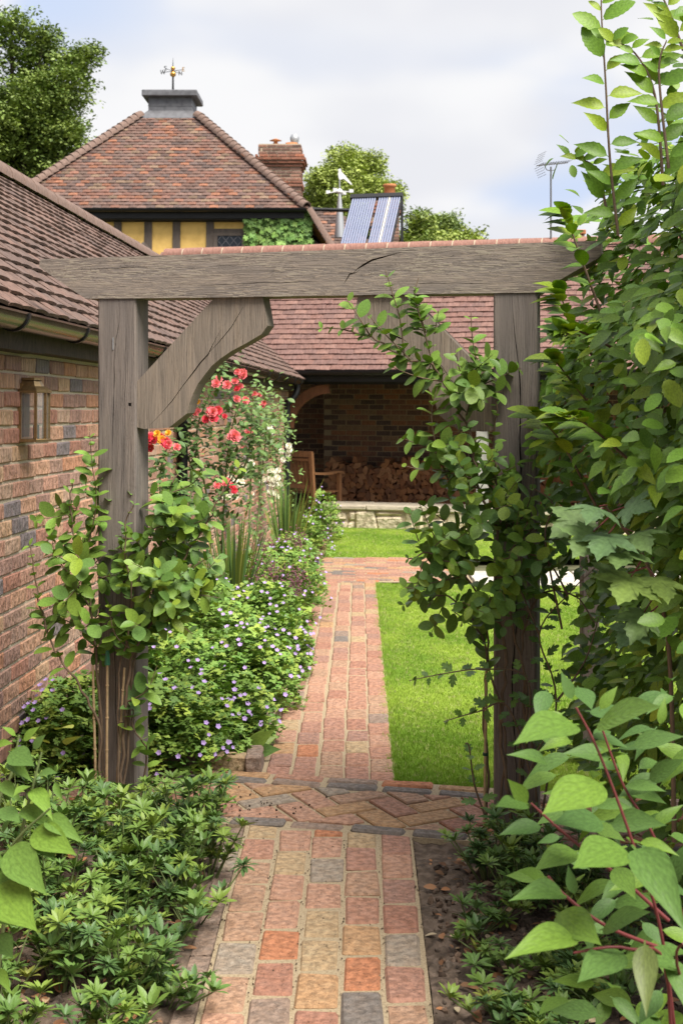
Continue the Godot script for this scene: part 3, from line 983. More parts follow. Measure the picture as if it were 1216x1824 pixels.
func build_paths() -> void:
	var w_front := [5, 4, 5, 3, 2.2, 2.2, 4, 4, 0.3, 1.6, 2.0, 1.0]
	# front path: five columns of bricks laid lengthways
	var path := setting("brick_path", slab_mesh(PackedVector2Array([Vector2(-0.412, -1.2), Vector2(0.186, -1.2), Vector2(0.186, -4.755), Vector2(-0.412, -4.88)]), -0.08, -0.006, 0.002), M.mortar)
	path.set_meta("label", "brick path in the foreground leading up to the arch")
	var shapes := []
	for k in 9:
		shapes.append(worn_box(Vector3(0.104 + 0.003 * (k % 2), 0.06, 0.202 - 0.005 * (k % 3)), 0.007, 0.004, 40 + k))
	var centres := [-0.345, -0.2275, -0.11, 0.0075, 0.1255]
	for c in 5:
		var d: float = 1.35 + [0.0, 0.1, 0.02, 0.13, 0.06][c]
		while d < 5.0:
			var end: float = 4.785 - 0.214 * centres[c]
			var half := 0.1035
			if d - half > end - 0.03:
				break
			var x: float = centres[c] + rf(-0.003, 0.003)
			var m: Material = M.path_bricks[pick(M.path_bricks, w_front)]
			if c == 4 and rng.randf() < 0.5:
				m = M.path_bricks[[5, 8, 9, 10, 11][rng.randi() % 5]]
			if d + half > end:
				var a := x - 0.05
				var b := x + 0.05
				var s := PackedVector2Array([Vector2(a, -(d - half)), Vector2(b, -(d - half)), Vector2(b, -(4.785 - 0.214 * b)), Vector2(a, -(4.785 - 0.214 * a))])
				part(path, "brick", slab_mesh(s, -0.06, 0.0, 0.006), m)
			else:
				part(path, "brick", shapes[rng.randi() % 9], m, Transform3D(Basis.from_euler(Vector3(rf(-0.008, 0.008), rf(-0.012, 0.012), rf(-0.015, 0.015))), Vector3(x, -0.03 + rf(-0.003, 0.003), -d)))
			d += 0.217 + rf(-0.002, 0.004)
	# brick edging, on edge, along the left side of the front path
	var edge_shape := worn_box(Vector3(0.062, 0.10, 0.208), 0.006, 0.003, 71)
	var edge_d := 1.5
	while edge_d < 4.9:
		part(path, "edging_brick", edge_shape, M.path_bricks[[9, 9, 11, 9][rng.randi() % 4]], Transform3D(Basis.from_euler(Vector3(rf(-0.02, 0.02), rf(-0.03, 0.03), rf(-0.05, 0.05))), Vector3(-0.447, -0.066 + rf(-0.004, 0.004), -edge_d)))
		edge_d += 0.219
	# threshold band below the arch: rows on edge and herringbone between them
	var phi := -0.2112
	var band := setting("threshold_band", box_mesh(Vector3(-1.25, -0.08, -0.635), Vector3(1.3, -0.008, -0.002)), M.mortar, Vector3(0.0, 0.0, -4.796))
	band.rotation.y = phi
	band.set_meta("label", "band of herringbone brick under the arch")
	var rows := [[0.0, 0.066, [8, 8, 9, 7, 0]], [0.482, 0.066, [8, 8, 9, 11]], [0.558, 0.062, [10, 4, 0, 9]]]
	for rw in rows:
		var shp := [worn_box(Vector3(0.205, 0.07, rw[1]), 0.007, 0.003, 81), worn_box(Vector3(0.195, 0.07, rw[1] - 0.004), 0.009, 0.004, 82)]
		var t: float = -1.1 + rf(0, 0.1)
		while t < 1.25:
			part(band, "brick", shp[rng.randi() % 2], M.path_bricks[rw[2][rng.randi() % rw[2].size()]], Transform3D(Basis.from_euler(Vector3(rf(-0.03, 0.03), rf(-0.015, 0.015), rf(-0.02, 0.02))), Vector3(t, -0.034 + rf(-0.003, 0.003), -(rw[0] + rw[1] / 2 + 0.004))))
			t += 0.224
	var strip := PackedVector2Array([Vector2(-1.2, -0.476), Vector2(1.25, -0.476), Vector2(1.25, -0.076), Vector2(-1.2, -0.076)])
	var u := 0.112
	var turn := Transform2D(PI / 4 + 0.1, Vector2(0.02, -0.27))
	for gx in range(-14, 15):
		for gz in range(-14, 15):
			var k := posmod(gx - gz, 4)
			if k != 0 and k != 3:
				continue
			var o := Vector2(gx, gz) * u
			var size := Vector2(2 * u, u) if k == 0 else Vector2(u, 2 * u)
			var g := 0.0075
			var quad := PackedVector2Array([turn * (o + Vector2(g, g)), turn * (o + Vector2(size.x - g, g)), turn * (o + size - Vector2(g, g)), turn * (o + Vector2(g, size.y - g))])
			for piece in Geometry2D.intersect_polygons(quad, strip):
				var area := 0.0
				for i in piece.size():
					var q: Vector2 = piece[(i + 1) % piece.size()]
					area += piece[i].cross(q)
				if absf(area) / 2.0 < 0.0012:
					continue
				part(band, "brick", slab_mesh(piece, -0.06, rf(-0.003, 0.003), 0.005), M.path_bricks[pick(M.path_bricks, [5, 4, 8, 1, 4, 2, 4, 1, 0.1, 0.2, 4, 1.2])])
	# garden path beyond the arch
	var far_path := setting("garden_path", sheet(-0.41, 0.142, -5.30, -11.9, 1, 30, func(_x, z): return gy(z) - 0.006), M.mortar)
	far_path.set_meta("label", "long brick path between flower border and lawn")
	var far_shapes := []
	for k in 4:
		far_shapes.append(worn_box(Vector3(0.097 + 0.002 * (k % 2), 0.06, 0.200 - 0.004 * (k % 3)), 0.006, 0.0035, 140 + k))
	var cx := [-0.338, -0.23, -0.12, -0.012, 0.091]
	for c in 5:
		var d: float = 5.45 + [0.02, 0.0, 0.1, 0.1, 0.03][c] - 0.214 * cx[c]
		while d < 11.75:
			var hd: float = 5.435 - 0.214 * cx[c]
			var m2: Material = M.path_bricks[pick(M.path_bricks, [5, 4, 7, 2, 0.5, 1.4, 5, 3, 0.25, 0.9, 1.4, 0.9])]
			if d - 0.1 < hd:
				var a: float = cx[c] - 0.047
				var b: float = cx[c] + 0.047
				if d + 0.1 - hd > 0.03:
					var s := PackedVector2Array([Vector2(a, -(d + 0.1)), Vector2(b, -(d + 0.1)), Vector2(b, -(5.435 - 0.214 * b)), Vector2(a, -(5.435 - 0.214 * a))])
					part(far_path, "brick", slab_mesh(s, -0.06, gy(-d), 0.005), m2)
			else:
				part(far_path, "brick", far_shapes[rng.randi() % 4], m2, Transform3D(Basis.from_euler(Vector3(-0.02 + rf(-0.008, 0.008), rf(-0.015, 0.015), rf(-0.015, 0.015))), Vector3(cx[c] + rf(-0.003, 0.003), gy(-d) - 0.03 + rf(-0.003, 0.003), -d)))
			d += 0.214 + rf(-0.002, 0.004)
	# edging of the border: a short return at its front, then along the path and the far lawn
	var edging := setting("border_edging", box_mesh(Vector3(-1.2, -0.09, -5.62), Vector3(-0.46, -0.03, -5.60)), M.mortar)
	edging.set_meta("label", "brick edging along the front of the flower border")
	for i in 5:
		part(edging, "edging_brick", worn_box(Vector3(0.205, 0.09, 0.066), 0.007, 0.003, 90 + i), M.path_bricks[[5, 9, 10, 11, 6][i]], Transform3D(Basis.from_euler(Vector3(0, phi * 0.8, rf(-0.03, 0.03))), Vector3(-0.56 - 0.216 * i, 0.012, -5.60 - 0.04 * i)))
	for i in 26:
		var d := 5.62 + 0.218 * i
		part(edging, "edging_brick", worn_box(Vector3(0.064, 0.09, 0.205), 0.007, 0.003, 190 + i % 4), M.path_bricks[[5, 9, 10, 6][rng.randi() % 4]], Transform3D(Basis.from_euler(Vector3(-0.02, rf(-0.03, 0.03), rf(-0.04, 0.04))), Vector3(-0.437, gy(-d) + 0.008 + (0.02 if i == 0 else 0.0), -d)))
	for i in 16:
		var d := 13.75 + 0.218 * i
		part(edging, "edging_brick", worn_box(Vector3(0.064, 0.09, 0.205), 0.007, 0.003, 194), M.path_bricks[[5, 9, 10, 6][rng.randi() % 4]], Transform3D(Basis.from_euler(Vector3(-0.02, -0.02, 0)), Vector3(-0.415 + 0.022 * (d - 13.7), gy(-d) - 0.015, -d)))
	# cross path in front of the far lawn
	var cross := setting("cross_path", sheet(-0.75, 0.98, -11.70, -13.62, 4, 10, func(_x, z): return gy(z) - 0.008), M.mortar)
	cross.set_meta("label", "brick cross path in front of the far lawn")
	var cshape := [worn_box(Vector3(0.205, 0.06, 0.094), 0.006, 0.003, 240), worn_box(Vector3(0.198, 0.06, 0.097), 0.006, 0.003, 241)]
	for r in range(-2, 19):
		var t := -0.8 + (0.11 if posmod(r, 2) else 0.0) + rf(-0.02, 0.02)
		while t < 1.05:
			var d := 11.78 + 0.108 * r - 0.17 * t
			if d > 11.72 - (0.06 if t < 0.12 else -0.02) and d < 13.60 and t > -0.74 and t < 0.92:
				part(cross, "brick", cshape[rng.randi() % 2], M.path_bricks[pick(M.path_bricks, [4, 4, 6, 2, 2.5, 4, 5, 3, 0.5, 1.5, 4, 1.5])], Transform3D(Basis.from_euler(Vector3(-0.02, -0.168 + rf(-0.02, 0.02), rf(-0.01, 0.01))), Vector3(t, gy(-d) - 0.03 + rf(-0.002, 0.002), -d)))
			t += 0.215
	# pale paving at the right end of the cross path
	var pave := setting("stone_paving", sheet(0.98, 3.4, -11.45, -12.6, 3, 3, func(_x, z): return gy(z) - 0.03), M.mortar)
	for i in 5:
		for j in 2:
			part(pave, "paving_slab", worn_box(Vector3(0.455, 0.05, 0.45), 0.006, 0.004, 260 + i), M.paving, Transform3D(Basis.from_euler(Vector3(-0.02, rf(-0.01, 0.01), 0)), Vector3(1.23 + 0.475 * i, gy(-12.0) - 0.022 - 0.02 * (0.47 * j - 0.2), -11.75 - 0.47 * j)))

func build_lawn() -> void:
	var near_lawn := setting("lawn", sheet(0.146, 4.4, -5.36, -11.70, 30, 40, func(x, z): return gy(z) - 0.022 if -z > 5.36 - 0.0 * x else -0.05), M.turf)
	near_lawn.set_meta("label", "mown lawn to the right of the path")
	var far_lawn := setting("lawn", sheet(-0.36, 5.0, -13.63, -17.4, 30, 30, func(_x, z): return gy(z) - 0.022), M.turf)
	far_lawn.set_meta("label", "far strip of lawn below the stone wall")
	var n := FastNoiseLite.new()
	n.seed = 31
	n.frequency = 0.9
	n.fractal_octaves = 3
	var xfs := []
	var cols := PackedColorArray()
	for i in 175000:
		var x := 0.0
		var z := 0.0
		if i < 120000:
			x = 0.155 + 2.5 * pow(rng.randf(), 1.25)
			z = -(5.37 - 0.214 * minf(x, 1.0) + 0.09 + 6.25 * pow(rng.randf(), 1.15))
			if z < -11.74 or x > 0.5 + 0.19 * -z:
				continue
		else:
			x = rf(-0.33, 4.2)
			z = -rf(13.66, 17.3)
			if x > 0.5 + 0.19 * -z or -z > 17.05 - 0.28 * (x + 0.4):
				continue
		var s := rf(0.013, 0.026)
		if i < 120000:
			x += 0.05 * n.get_noise_1d(z * 7.0) * exp(-(x - 0.155) * 12.0)
		var edge := x < 0.2 and i < 120000
		xfs.append(Transform3D(Basis.from_euler(Vector3(rf(-0.2, 0.2), rf(0, TAU), rf(-0.2, 0.2))).scaled(Vector3(0.022, s * (1.3 if edge else 1.0), 0.022)), Vector3(x + (rf(-0.035, 0.005) if edge else 0.0), gy(z) - 0.024, z)))
		var v := n.get_noise_2d(x * 1.3, z) * 0.5 + 0.5
		var c := Color(0.20, 0.335, 0.035).lerp(Color(0.345, 0.47, 0.065), smoothstep(0.2, 0.8, v + 0.25 * n.get_noise_2d(x * 7.0, z * 7.0)))
		if rng.randf() < 0.07:
			c = Color(0.46, 0.45, 0.20)
		var k := rf(0.8, 1.2)
		cols.append(Color(c.r * k, c.g * k, c.b * k))
	var grass := mass(self, "grass", L.grass, M.grass, xfs, cols)
	tag(grass, "short bright green grass of the lawns", "grass")

# ---------------------------------------------------------------- roofs
func tile_mesh(w: float, len: float, th: float, camber: float) -> ArrayMesh:
	# lower edge at z = 0, running up to z = -len, top at y = 0
	var st := new_st()
	var n := 4
	var c := Vector3(0, -th / 2, -len / 2)
	for i in n:
		var x0 := -w / 2 + w * i / n
		var x1 := -w / 2 + w * (i + 1) / n
		var y0 := -camber * pow(2.0 * x0 / w, 2)
		var y1 := -camber * pow(2.0 * x1 / w, 2)
		quad_out(st, Vector3(x0, y0, 0), Vector3(x1, y1, 0), Vector3(x1, y1, -len), Vector3(x0, y0, -len), c)
		quad_out(st, Vector3(x0, y0, 0), Vector3(x1, y1, 0), Vector3(x1, y1 - th, 0), Vector3(x0, y0 - th, 0), c)
	for s in [-1, 1]:
		quad_out(st, Vector3(s * w / 2, -camber, 0), Vector3(s * w / 2, -camber, -len), Vector3(s * w / 2, -camber - th, -len), Vector3(s * w / 2, -camber - th, 0), c)
	st.generate_normals()
	return st.commit()

# plain tiles over a slope: o lower left corner, right and up unit vectors along and up it
func lay_tiles(roof: Node3D, o: Vector3, right: Vector3, up: Vector3, across: float, rise: float, gauge: float, width: float, mesh: ArrayMesh, mats: Array, tints: Array, keep: Callable, singly: Callable, weather := 0.12) -> void:
	var n := right.cross(up)
	if n.y < 0:
		n = -n
	var tilt := 0.135
	var u2 := (up * cos(tilt) - n * sin(tilt)).normalized()
	var n2 := (n * cos(tilt) + up * sin(tilt)).normalized()
	var r2 := u2.cross(n2)
	var rest := []
	var cols := PackedColorArray()
	var made := 0
	var rows := int(rise / gauge)
	var per := int(across / width)
	for j in rows:
		for i in per + 1:
			var a := (i + (0.5 if j % 2 else 0.0)) * width + rf(-0.003, 0.003)
			var b := j * gauge + rf(-0.004, 0.004)
			if a > across + width * 0.3 or not keep.call(a, b):
				continue
			var p := o + right * a + up * b + n * (0.016 + rf(-0.002, 0.004))
			var wob := rf(-0.012, 0.012)
			var xf := Transform3D(Basis(r2, n2, -u2) * Basis.from_euler(Vector3(rf(-0.02, 0.02), wob, rf(-0.02, 0.02))), p)
			if made < 300 and singly.call(a, b):
				part(roof, "roof_tile", mesh, mats[rng.randi() % mats.size()], xf)
				made += 1
			else:
				rest.append(xf)
				var t: Array = tints[rng.randi() % tints.size()]
				var k := 1.0 + rf(-weather, weather)
				cols.append(Color(t[0] * k, t[1] * k, t[2] * k))
	mass(roof, "further_tiles", mesh, M.tile_mass, rest, cols)

# half-round ridge tiles between two points, with mortar showing in the joints
func ridge_run(roof: Node3D, a: Vector3, b: Vector3, r: float, length: float, m: Material, mortar: Material, singly := 300) -> void:
	var dir := (b - a).normalized()
	var side := dir.cross(Vector3.UP).normalized()
	var up := side.cross(dir).normalized()
	var n := int((b - a).length() / length)
	var shape := half_pipe(r, length - 0.018, 0.016)
	for i in mini(n, singly):
		var p := a + dir * length * i
		part(roof, "ridge_tile", shape, m, Transform3D(Basis(side, up, -dir) * Basis.from_euler(Vector3(rf(-0.01, 0.01), rf(-0.01, 0.01), rf(-0.02, 0.02))), p))
	part(roof, "ridge_mortar", half_pipe(r - 0.006, (b - a).length(), 0.012), mortar, Transform3D(Basis(side, up, -dir), a))

func half_pipe(r: float, length: float, th: float) -> ArrayMesh:
	var st := new_st()
	var n := 8
	for i in n:
		var a := PI * (-0.02 + 1.04 * i / n)
		var b := PI * (-0.02 + 1.04 * (i + 1) / n)
		var p := [Vector3(cos(a) * r, sin(a) * r, 0), Vector3(cos(b) * r, sin(b) * r, 0), Vector3(cos(b) * r, sin(b) * r, -length), Vector3(cos(a) * r, sin(a) * r, -length)]
		st.set_smooth_group(1)
		for k in [0, 2, 1, 0, 3, 2]:
			st.add_vertex(p[k])
		for e in [0.0, -length]:
			quad_out(st, Vector3(cos(a) * r, sin(a) * r, e), Vector3(cos(b) * r, sin(b) * r, e), Vector3(cos(b) * (r - th), sin(b) * (r - th), e), Vector3(cos(a) * (r - th), sin(a) * (r - th), e), Vector3(0, 0, -length / 2))
	st.generate_normals()
	return st.commit()

func gutter_mesh(r: float, length: float) -> ArrayMesh:
	# open half-round channel along -z, with a lip
	var st := new_st()
	var n := 10
	for i in n:
		var a := PI + PI * i / n
		var b := PI + PI * (i + 1) / n
		for s in [r, r - 0.005]:
			var p := [Vector3(cos(a) * s, sin(a) * s, 0), Vector3(cos(b) * s, sin(b) * s, 0), Vector3(cos(b) * s, sin(b) * s, -length), Vector3(cos(a) * s, sin(a) * s, -length)]
			for k in ([0, 2, 1, 0, 3, 2] if s < r else [0, 1, 2, 0, 2, 3]):
				st.set_smooth_group(1)
				st.add_vertex(p[k])
	for s in [-1, 1]:
		add_bar(st, Vector3(s * (r - 0.0025), 0.002, 0), Vector3(s * (r - 0.0025), 0.002, -length), 0.010, 0.008)
	st.generate_normals()
	return st.commit()

func ring_mesh(r: float, w: float) -> ArrayMesh:
	var st := new_st()
	var n := 10
	for i in n:
		var a := PI * 0.98 + PI * 1.04 * i / n
		var b := PI * 0.98 + PI * 1.04 * (i + 1) / n
		add_bar(st, Vector3(cos(a) * r, sin(a) * r, 0), Vector3(cos(b) * r, sin(b) * r, 0), w, 0.008, Vector3(cos(a), sin(a), 0))
	st.generate_normals()
	return st.commit()

# courses of bricks on a wall lying in the plane x = 0 of its part, bricks facing +x, running along -z
func brick_courses(wall: Node3D, z0: float, z1: float, y0: float, y1: float, mats: Array, weights: Array, mesh: Array, singly: Callable, tint_scale := 1.0) -> void:
	var rest := []
	var cols := PackedColorArray()
	var made := 0
	var j := 0
	var y := y0
	while y < y1 - 0.03:
		var z := z0 + (0.1125 if j % 2 else 0.0) + rf(-0.012, 0.012)
		while z < z1:
			var k := pick(mats, weights)
			var xf := Transform3D(Basis.from_euler(Vector3(rf(-0.006, 0.006), rf(-0.012, 0.012), rf(-0.006, 0.006))), Vector3(-0.03 + rf(-0.003, 0.002), y + 0.0325 + rf(-0.0015, 0.0015), -(z + 0.1075)))
			if made < 300 and singly.call(z, y):
				part(wall, "brick", mesh[rng.randi() % mesh.size()], mats[k], xf)
				made += 1
			else:
				rest.append(xf)
				var c: Color = mats[k].albedo_color.srgb_to_linear()
				var v := rf(0.85, 1.15) * tint_scale
				cols.append(Color(c.r * v, c.g * v, c.b * v))
			z += 0.225
		y += 0.075
		j += 1
	mass(wall, "further_bricks", mesh[0], M.brick_mass, rest, cols)

func build_outbuilding() -> void:
	var b := thing("brick_outbuilding", "low brick outbuilding with brown tiled roof running along the left side", "building", Vector3(-1.67, 0.1, 0))
	b.rotation = Vector3(-0.02, -0.045, 0)
	var shapes := []
	for k in 4:
		shapes.append(worn_box(Vector3(0.06, 0.064 + 0.001 * (k % 2), 0.214 - 0.003 * (k % 3)), 0.005, 0.0025, 300 + k))
	var wall := part(b, "wall", box_mesh(Vector3(-0.22, -0.3, -17.1), Vector3(-0.009, 1.76, 0.5)), M.wall_mortar)
	brick_courses(wall, 2.6, 17.0, -0.07, 1.74, M.wall_bricks, [4, 4, 3, 3, 3, 2, 2, 3, 3], shapes, func(z, y): return z > 4.75 and z < 7.9 and y > 0.18)
	# fascia, gutter, brackets
	part(b, "fascia_board", box_mesh(Vector3(-0.05, 1.735, -17.0), Vector3(0.085, 1.862, 0.5)), M.dark_timber)
	part(b, "fascia_board", box_mesh(Vector3(-0.05, 1.730, -5.65), Vector3(0.089, 1.858, 0.4)), M.dark_timber)
	var gut := part(b, "gutter", gutter_mesh(0.058, 17.4), M.gutter_brown, at(Vector3(0.155, 1.852, 0.5)))
	for i in 20:
		part(gut, "gutter_bracket", ring_mesh(0.0615, 0.022), M.gutter_black, at(Vector3(0, 0, -0.9 * i - 0.1)))
	# downpipes
	for s in [9.3, 16.6]:
		var pts := spline([Vector3(0.155, 1.80, -s), Vector3(0.155, 1.74, -s), Vector3(0.13, 1.66, -s + 0.02), Vector3(0.05, 1.56, -s + 0.05), Vector3(0.04, 1.48, -s + 0.05), Vector3(0.04, 0.0, -s + 0.05)], 4)
		part(b, "downpipe", tube_mesh(pts, 0.036, 0.036, 10), M.gutter_black)
	# roof
	var roof := Node3D.new()
	roof.name = "roof"
	b.add_child(roof)
	var th := deg_to_rad(41.0)
	var up := Vector3(-cos(th), sin(th), 0)
	var eave := Vector3(0.205, 1.868, 0)
	var run := 1.485 / cos(th)
	var st := new_st()
	var ridge := eave + up * run
	add_quad_sheet(st, eave + Vector3(-0.02, -0.03, 0.5), eave + Vector3(-0.02, -0.03, -19.5), ridge + Vector3(0, -0.03, -19.5), ridge + Vector3(0, -0.03, 0.5))
	add_quad_sheet(st, ridge + Vector3(0, -0.03, 0.5), ridge + Vector3(0, -0.03, -19.5), Vector3(-2.8, 1.8, -19.5), Vector3(-2.8, 1.8, 0.5))
	st.generate_normals()
	part(roof, "roof_deck", st.commit(), M.underlay)
	var tm := tile_mesh(0.162, 0.17, 0.014, 0.004)
	var tints := [[0.16, 0.105, 0.088], [0.18, 0.12, 0.10], [0.14, 0.095, 0.082], [0.195, 0.122, 0.10]]
	lay_tiles(roof, eave + Vector3(0, 0, -3.2), Vector3(0, 0, -1), up, 15.6, run, 0.1, 0.165, tm, M.old_tiles, tints, func(_a, _b): return true, func(a, bb): return a > 1.2 and a < 4.6 and bb < 1.45)
	ridge_run(roof, ridge + Vector3(0, -0.045, -6.6), ridge + Vector3(0, -0.045, -18.6), 0.115, 0.30, M.ridge_old, M.pale_mortar)

func add_quad_sheet(st: SurfaceTool, a: Vector3, b: Vector3, c: Vector3, d: Vector3) -> void:
	st.set_smooth_group(-1)
	for v in [a, c, b, a, d, c]:
		st.add_vertex(v)

func build_log_store() -> void:
	var th := 0.273
	var b := thing("log_store", "open-fronted brick log store with pinkish tiled roof at the garden's end", "building", Vector3(-1.0, 0, -17.2))
	b.rotation.y = -th
	# walls; brick walls are laid facing +x, so their part is turned to face +z
	var shapes := [worn_box(Vector3(0.06, 0.064, 0.214), 0.004, 0.002, 330), worn_box(Vector3(0.06, 0.065, 0.211), 0.004, 0.002, 331)]
	var face := Basis.from_euler(Vector3(0, -PI / 2, 0))
	# after the turn a part's -z runs along +x and its +x looks along +z
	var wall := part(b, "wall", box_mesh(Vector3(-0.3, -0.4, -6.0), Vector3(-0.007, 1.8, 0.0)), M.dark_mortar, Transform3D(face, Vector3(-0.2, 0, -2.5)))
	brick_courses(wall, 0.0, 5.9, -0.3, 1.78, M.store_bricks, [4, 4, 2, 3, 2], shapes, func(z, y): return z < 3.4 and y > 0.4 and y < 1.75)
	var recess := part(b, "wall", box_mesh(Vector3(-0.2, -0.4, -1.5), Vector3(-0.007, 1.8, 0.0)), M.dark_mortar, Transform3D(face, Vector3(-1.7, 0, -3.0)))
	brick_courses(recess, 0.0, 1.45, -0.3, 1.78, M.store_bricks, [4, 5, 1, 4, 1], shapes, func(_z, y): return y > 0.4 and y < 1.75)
	part(b, "end_wall", box_mesh(Vector3(-1.95, -0.4, -3.2), Vector3(-1.7, 1.8, 0.1)), M.dark_mortar)
	part(b, "end_wall", box_mesh(Vector3(5.8, -0.4, -3.0), Vector3(6.0, 1.8, -0.2)), M.dark_mortar)
	part(b, "floor_slab", box_mesh(Vector3(-1.9, -0.40, -3.0), Vector3(6.0, -0.275, -0.66)), M.paving)
	# posts, plate and brace
	part(b, "eaves_beam", box_mesh(Vector3(-1.0, 1.565, -0.34), Vector3(6.0, 1.70, -0.20)), M.black_timber)
	for p in [[-0.112, M.red_timber], [2.55, M.pale_post], [5.2, M.red_timber]]:
		part(b, "post", box_mesh(Vector3(-0.065, -0.29, -0.065), Vector3(0.065, 1.565, 0.065)), p[1], at(Vector3(p[0], 0, -0.27)))
	for s in [[-0.047, 1.0], [2.485, -1.0], [2.615, 1.0]]:
		var outline := []
		for i in 9:
			var a := PI / 2 * i / 8
			outline.append(Vector2(s[0] + s[1] * 0.60 * (1.0 - cos(a)), 1.0 + 0.565 * sin(a)))
		for i in range(8, -1, -1):
			var a := PI / 2 * i / 8
			outline.append(Vector2(s[0] + s[1] * (0.12 + 0.50 * (1.0 - cos(a))), 1.0 + 0.45 * sin(a)))
		var pr := prism(outline, 0.07, M.red_timber)
		pr.name = "brace"
		pr.position = Vector3(0, 0, -0.235)
		b.add_child(pr, true)
	# gutter
	var gut := part(b, "gutter", gutter_mesh(0.055, 7.2), M.gutter_black, Transform3D(Basis.from_euler(Vector3(0, -PI / 2, 0)), Vector3(-1.0, 1.735, 0.04)))
	for i in 8:
		part(gut, "gutter_bracket", ring_mesh(0.0585, 0.02), M.gutter_black, at(Vector3(0, 0, -0.9 * i - 0.3)))
	part(b, "fascia_board", box_mesh(Vector3(-1.0, 1.60, -0.196), Vector3(6.1, 1.735, -0.03)), M.black_timber)
	# roof
	var roof := Node3D.new()
	roof.name = "roof"
	b.add_child(roof)
	var pitch := deg_to_rad(43.0)
	var up := Vector3(0, sin(pitch), -cos(pitch))
	var eave := Vector3(-2.4, 1.745, 0.02)
	var run := 1.86 / cos(pitch)
	var ridge := eave + up * run
	var st := new_st()
	var d := Vector3(0, -0.03, 0)
	add_quad_sheet(st, eave + d, eave + d + Vector3(8.6, 0, 0), ridge + d + Vector3(8.6, 0, 0), ridge + d)
	add_quad_sheet(st, ridge + d, ridge + d + Vector3(8.6, 0, 0), Vector3(6.2, 1.7, -3.75), Vector3(-2.4, 1.7, -3.75))
	st.generate_normals()
	part(roof, "roof_deck", st.commit(), M.underlay)
	var tm := tile_mesh(0.163, 0.17, 0.014, 0.003)
	var tints := [[0.232, 0.133, 0.114], [0.21, 0.12, 0.105], [0.258, 0.15, 0.127], [0.202, 0.12, 0.107]]
	lay_tiles(roof, eave, Vector3(1, 0, 0), up, 8.5, run, 0.1, 0.165, tm, M.new_tiles, tints, func(_a, _b): return true, func(a, bb): return a > 2.6 and a < 5.4 and bb < 1.75, 0.16)
	ridge_run(roof, ridge + Vector3(0, -0.05, 0), ridge + Vector3(8.5, -0.05, 0), 0.11, 0.305, M.ridge_pink, M.pale_mortar)
	build_stone_wall()
	build_logs()
	build_chair()

func store_xf(lx: float, y: float, lz: float, turn := 0.0) -> Transform3D:
	var base := Transform3D(Basis.from_euler(Vector3(0, -0.273, 0)), Vector3(-1.0, 0, -17.2))
	return base * Transform3D(Basis.from_euler(Vector3(0, turn, 0)), Vector3(lx, y, lz))

func build_stone_wall() -> void:
	var w := thing("stone_wall", "low rubble stone wall with flat coping below the log store", "wall")
	w.transform = store_xf(0, 0, 0)
	part(w, "mortar_core", box_mesh(Vector3(0.5, -0.40, -0.68), Vector3(6.0, -0.045, -0.335)), M.pale_mortar)
	var x := 0.5
	while x < 4.6:
		var wd := rf(0.10, 0.34)
		var rows := [[-0.33, -0.045]] if rng.randf() < 0.45 else [[-0.33, rf(-0.24, -0.11)], [-0.0, -0.045]]
		if rows.size() == 2:
			rows[1][0] = rows[0][1] + 0.012
		for r in rows:
			var h: float = r[1] - r[0]
			part(w, "stone", worn_box(Vector3(wd - 0.014, h - 0.006, 0.09), 0.026, 0.026, 400 + rng.randi() % 500), M.stone, Transform3D(Basis.from_euler(Vector3(rf(-0.05, 0.05), rf(-0.05, 0.05), rf(-0.06, 0.06))), Vector3(x + wd / 2, (r[0] + r[1]) / 2, -0.335 + rf(-0.012, 0.006))))
		x += wd
	x = 0.42
	while x < 5.4:
		var wd := rf(0.55, 0.9)
		part(w, "coping_slab", worn_box(Vector3(wd - 0.01, 0.07, 0.47), 0.014, 0.008, 500 + int(x * 10)), M.coping, Transform3D(Basis.from_euler(Vector3(rf(-0.006, 0.006), rf(-0.008, 0.008), 0)), Vector3(x + wd / 2, -0.008, -0.51)))
		x += wd

func build_logs() -> void:
	# split logs, their ends towards the garden
	var shapes := []
	for k in 6:
		var r := RandomNumberGenerator.new()
		r.seed = 600 + k
		var poly := PackedVector2Array()
		var open := r.randf_range(1.0, 2.1)
		poly.append(Vector2(0, -0.055))
		for i in 6:
			var a := PI / 2 - open / 2 + open * i / 5.0
			poly.append(Vector2(cos(a), sin(a)) * 0.125 * r.randf_range(0.88, 1.08) + Vector2(0, -0.06))
		shapes.append(slab_mesh(poly, 0.0, 0.35, 0.004))
	var group := "split logs stacked in the log store"
	var rest := []
	var cols := PackedColorArray()
	for j in 11:
		for i in 46:
			var lx := 0.0 + 0.079 * i + (0.04 if j % 2 else 0.0) + rf(-0.01, 0.01)
			var y := -0.225 + 0.071 * j + rf(-0.008, 0.008)
			if j >= 9 and rng.randf() < 0.2 + 0.3 * (j - 9) + 0.25 * sin(lx * 4.0):
				continue
			var xf := store_xf(lx, y, -2.40 + rf(0.0, 0.07)) * Transform3D(Basis.from_euler(Vector3(PI / 2, 0, 0)) * Basis.from_euler(Vector3(0, rf(0, TAU), 0)).scaled(Vector3(0.8, 1.0, 0.8) * rf(0.82, 1.0)), Vector3.ZERO)
			if j < 2 or lx > 2.55:
				rest.append(xf)
				cols.append(tint(0.36, 0.17, 0.085, 0.2))
				continue
			var o := MeshInstance3D.new()
			o.name = numbered("split_log")
			o.mesh = shapes[rng.randi() % 6]
			o.material_override = M.log_ends[rng.randi() % 4]
			o.transform = xf
			add_child(o)
			tag(o, "split firewood log in the stack against the log store's back wall", "log", group)
	var more := mat(1, 1, 1, 0.95, T.oak, Vector3(3, 3, 0.8), null, 1.0, false)
	more.vertex_color_use_as_albedo = true
	var m := mass(self, "firewood", shapes[0], more, rest, cols)
	tag(m, "firewood at the bottom and far right of the stack", "firewood")

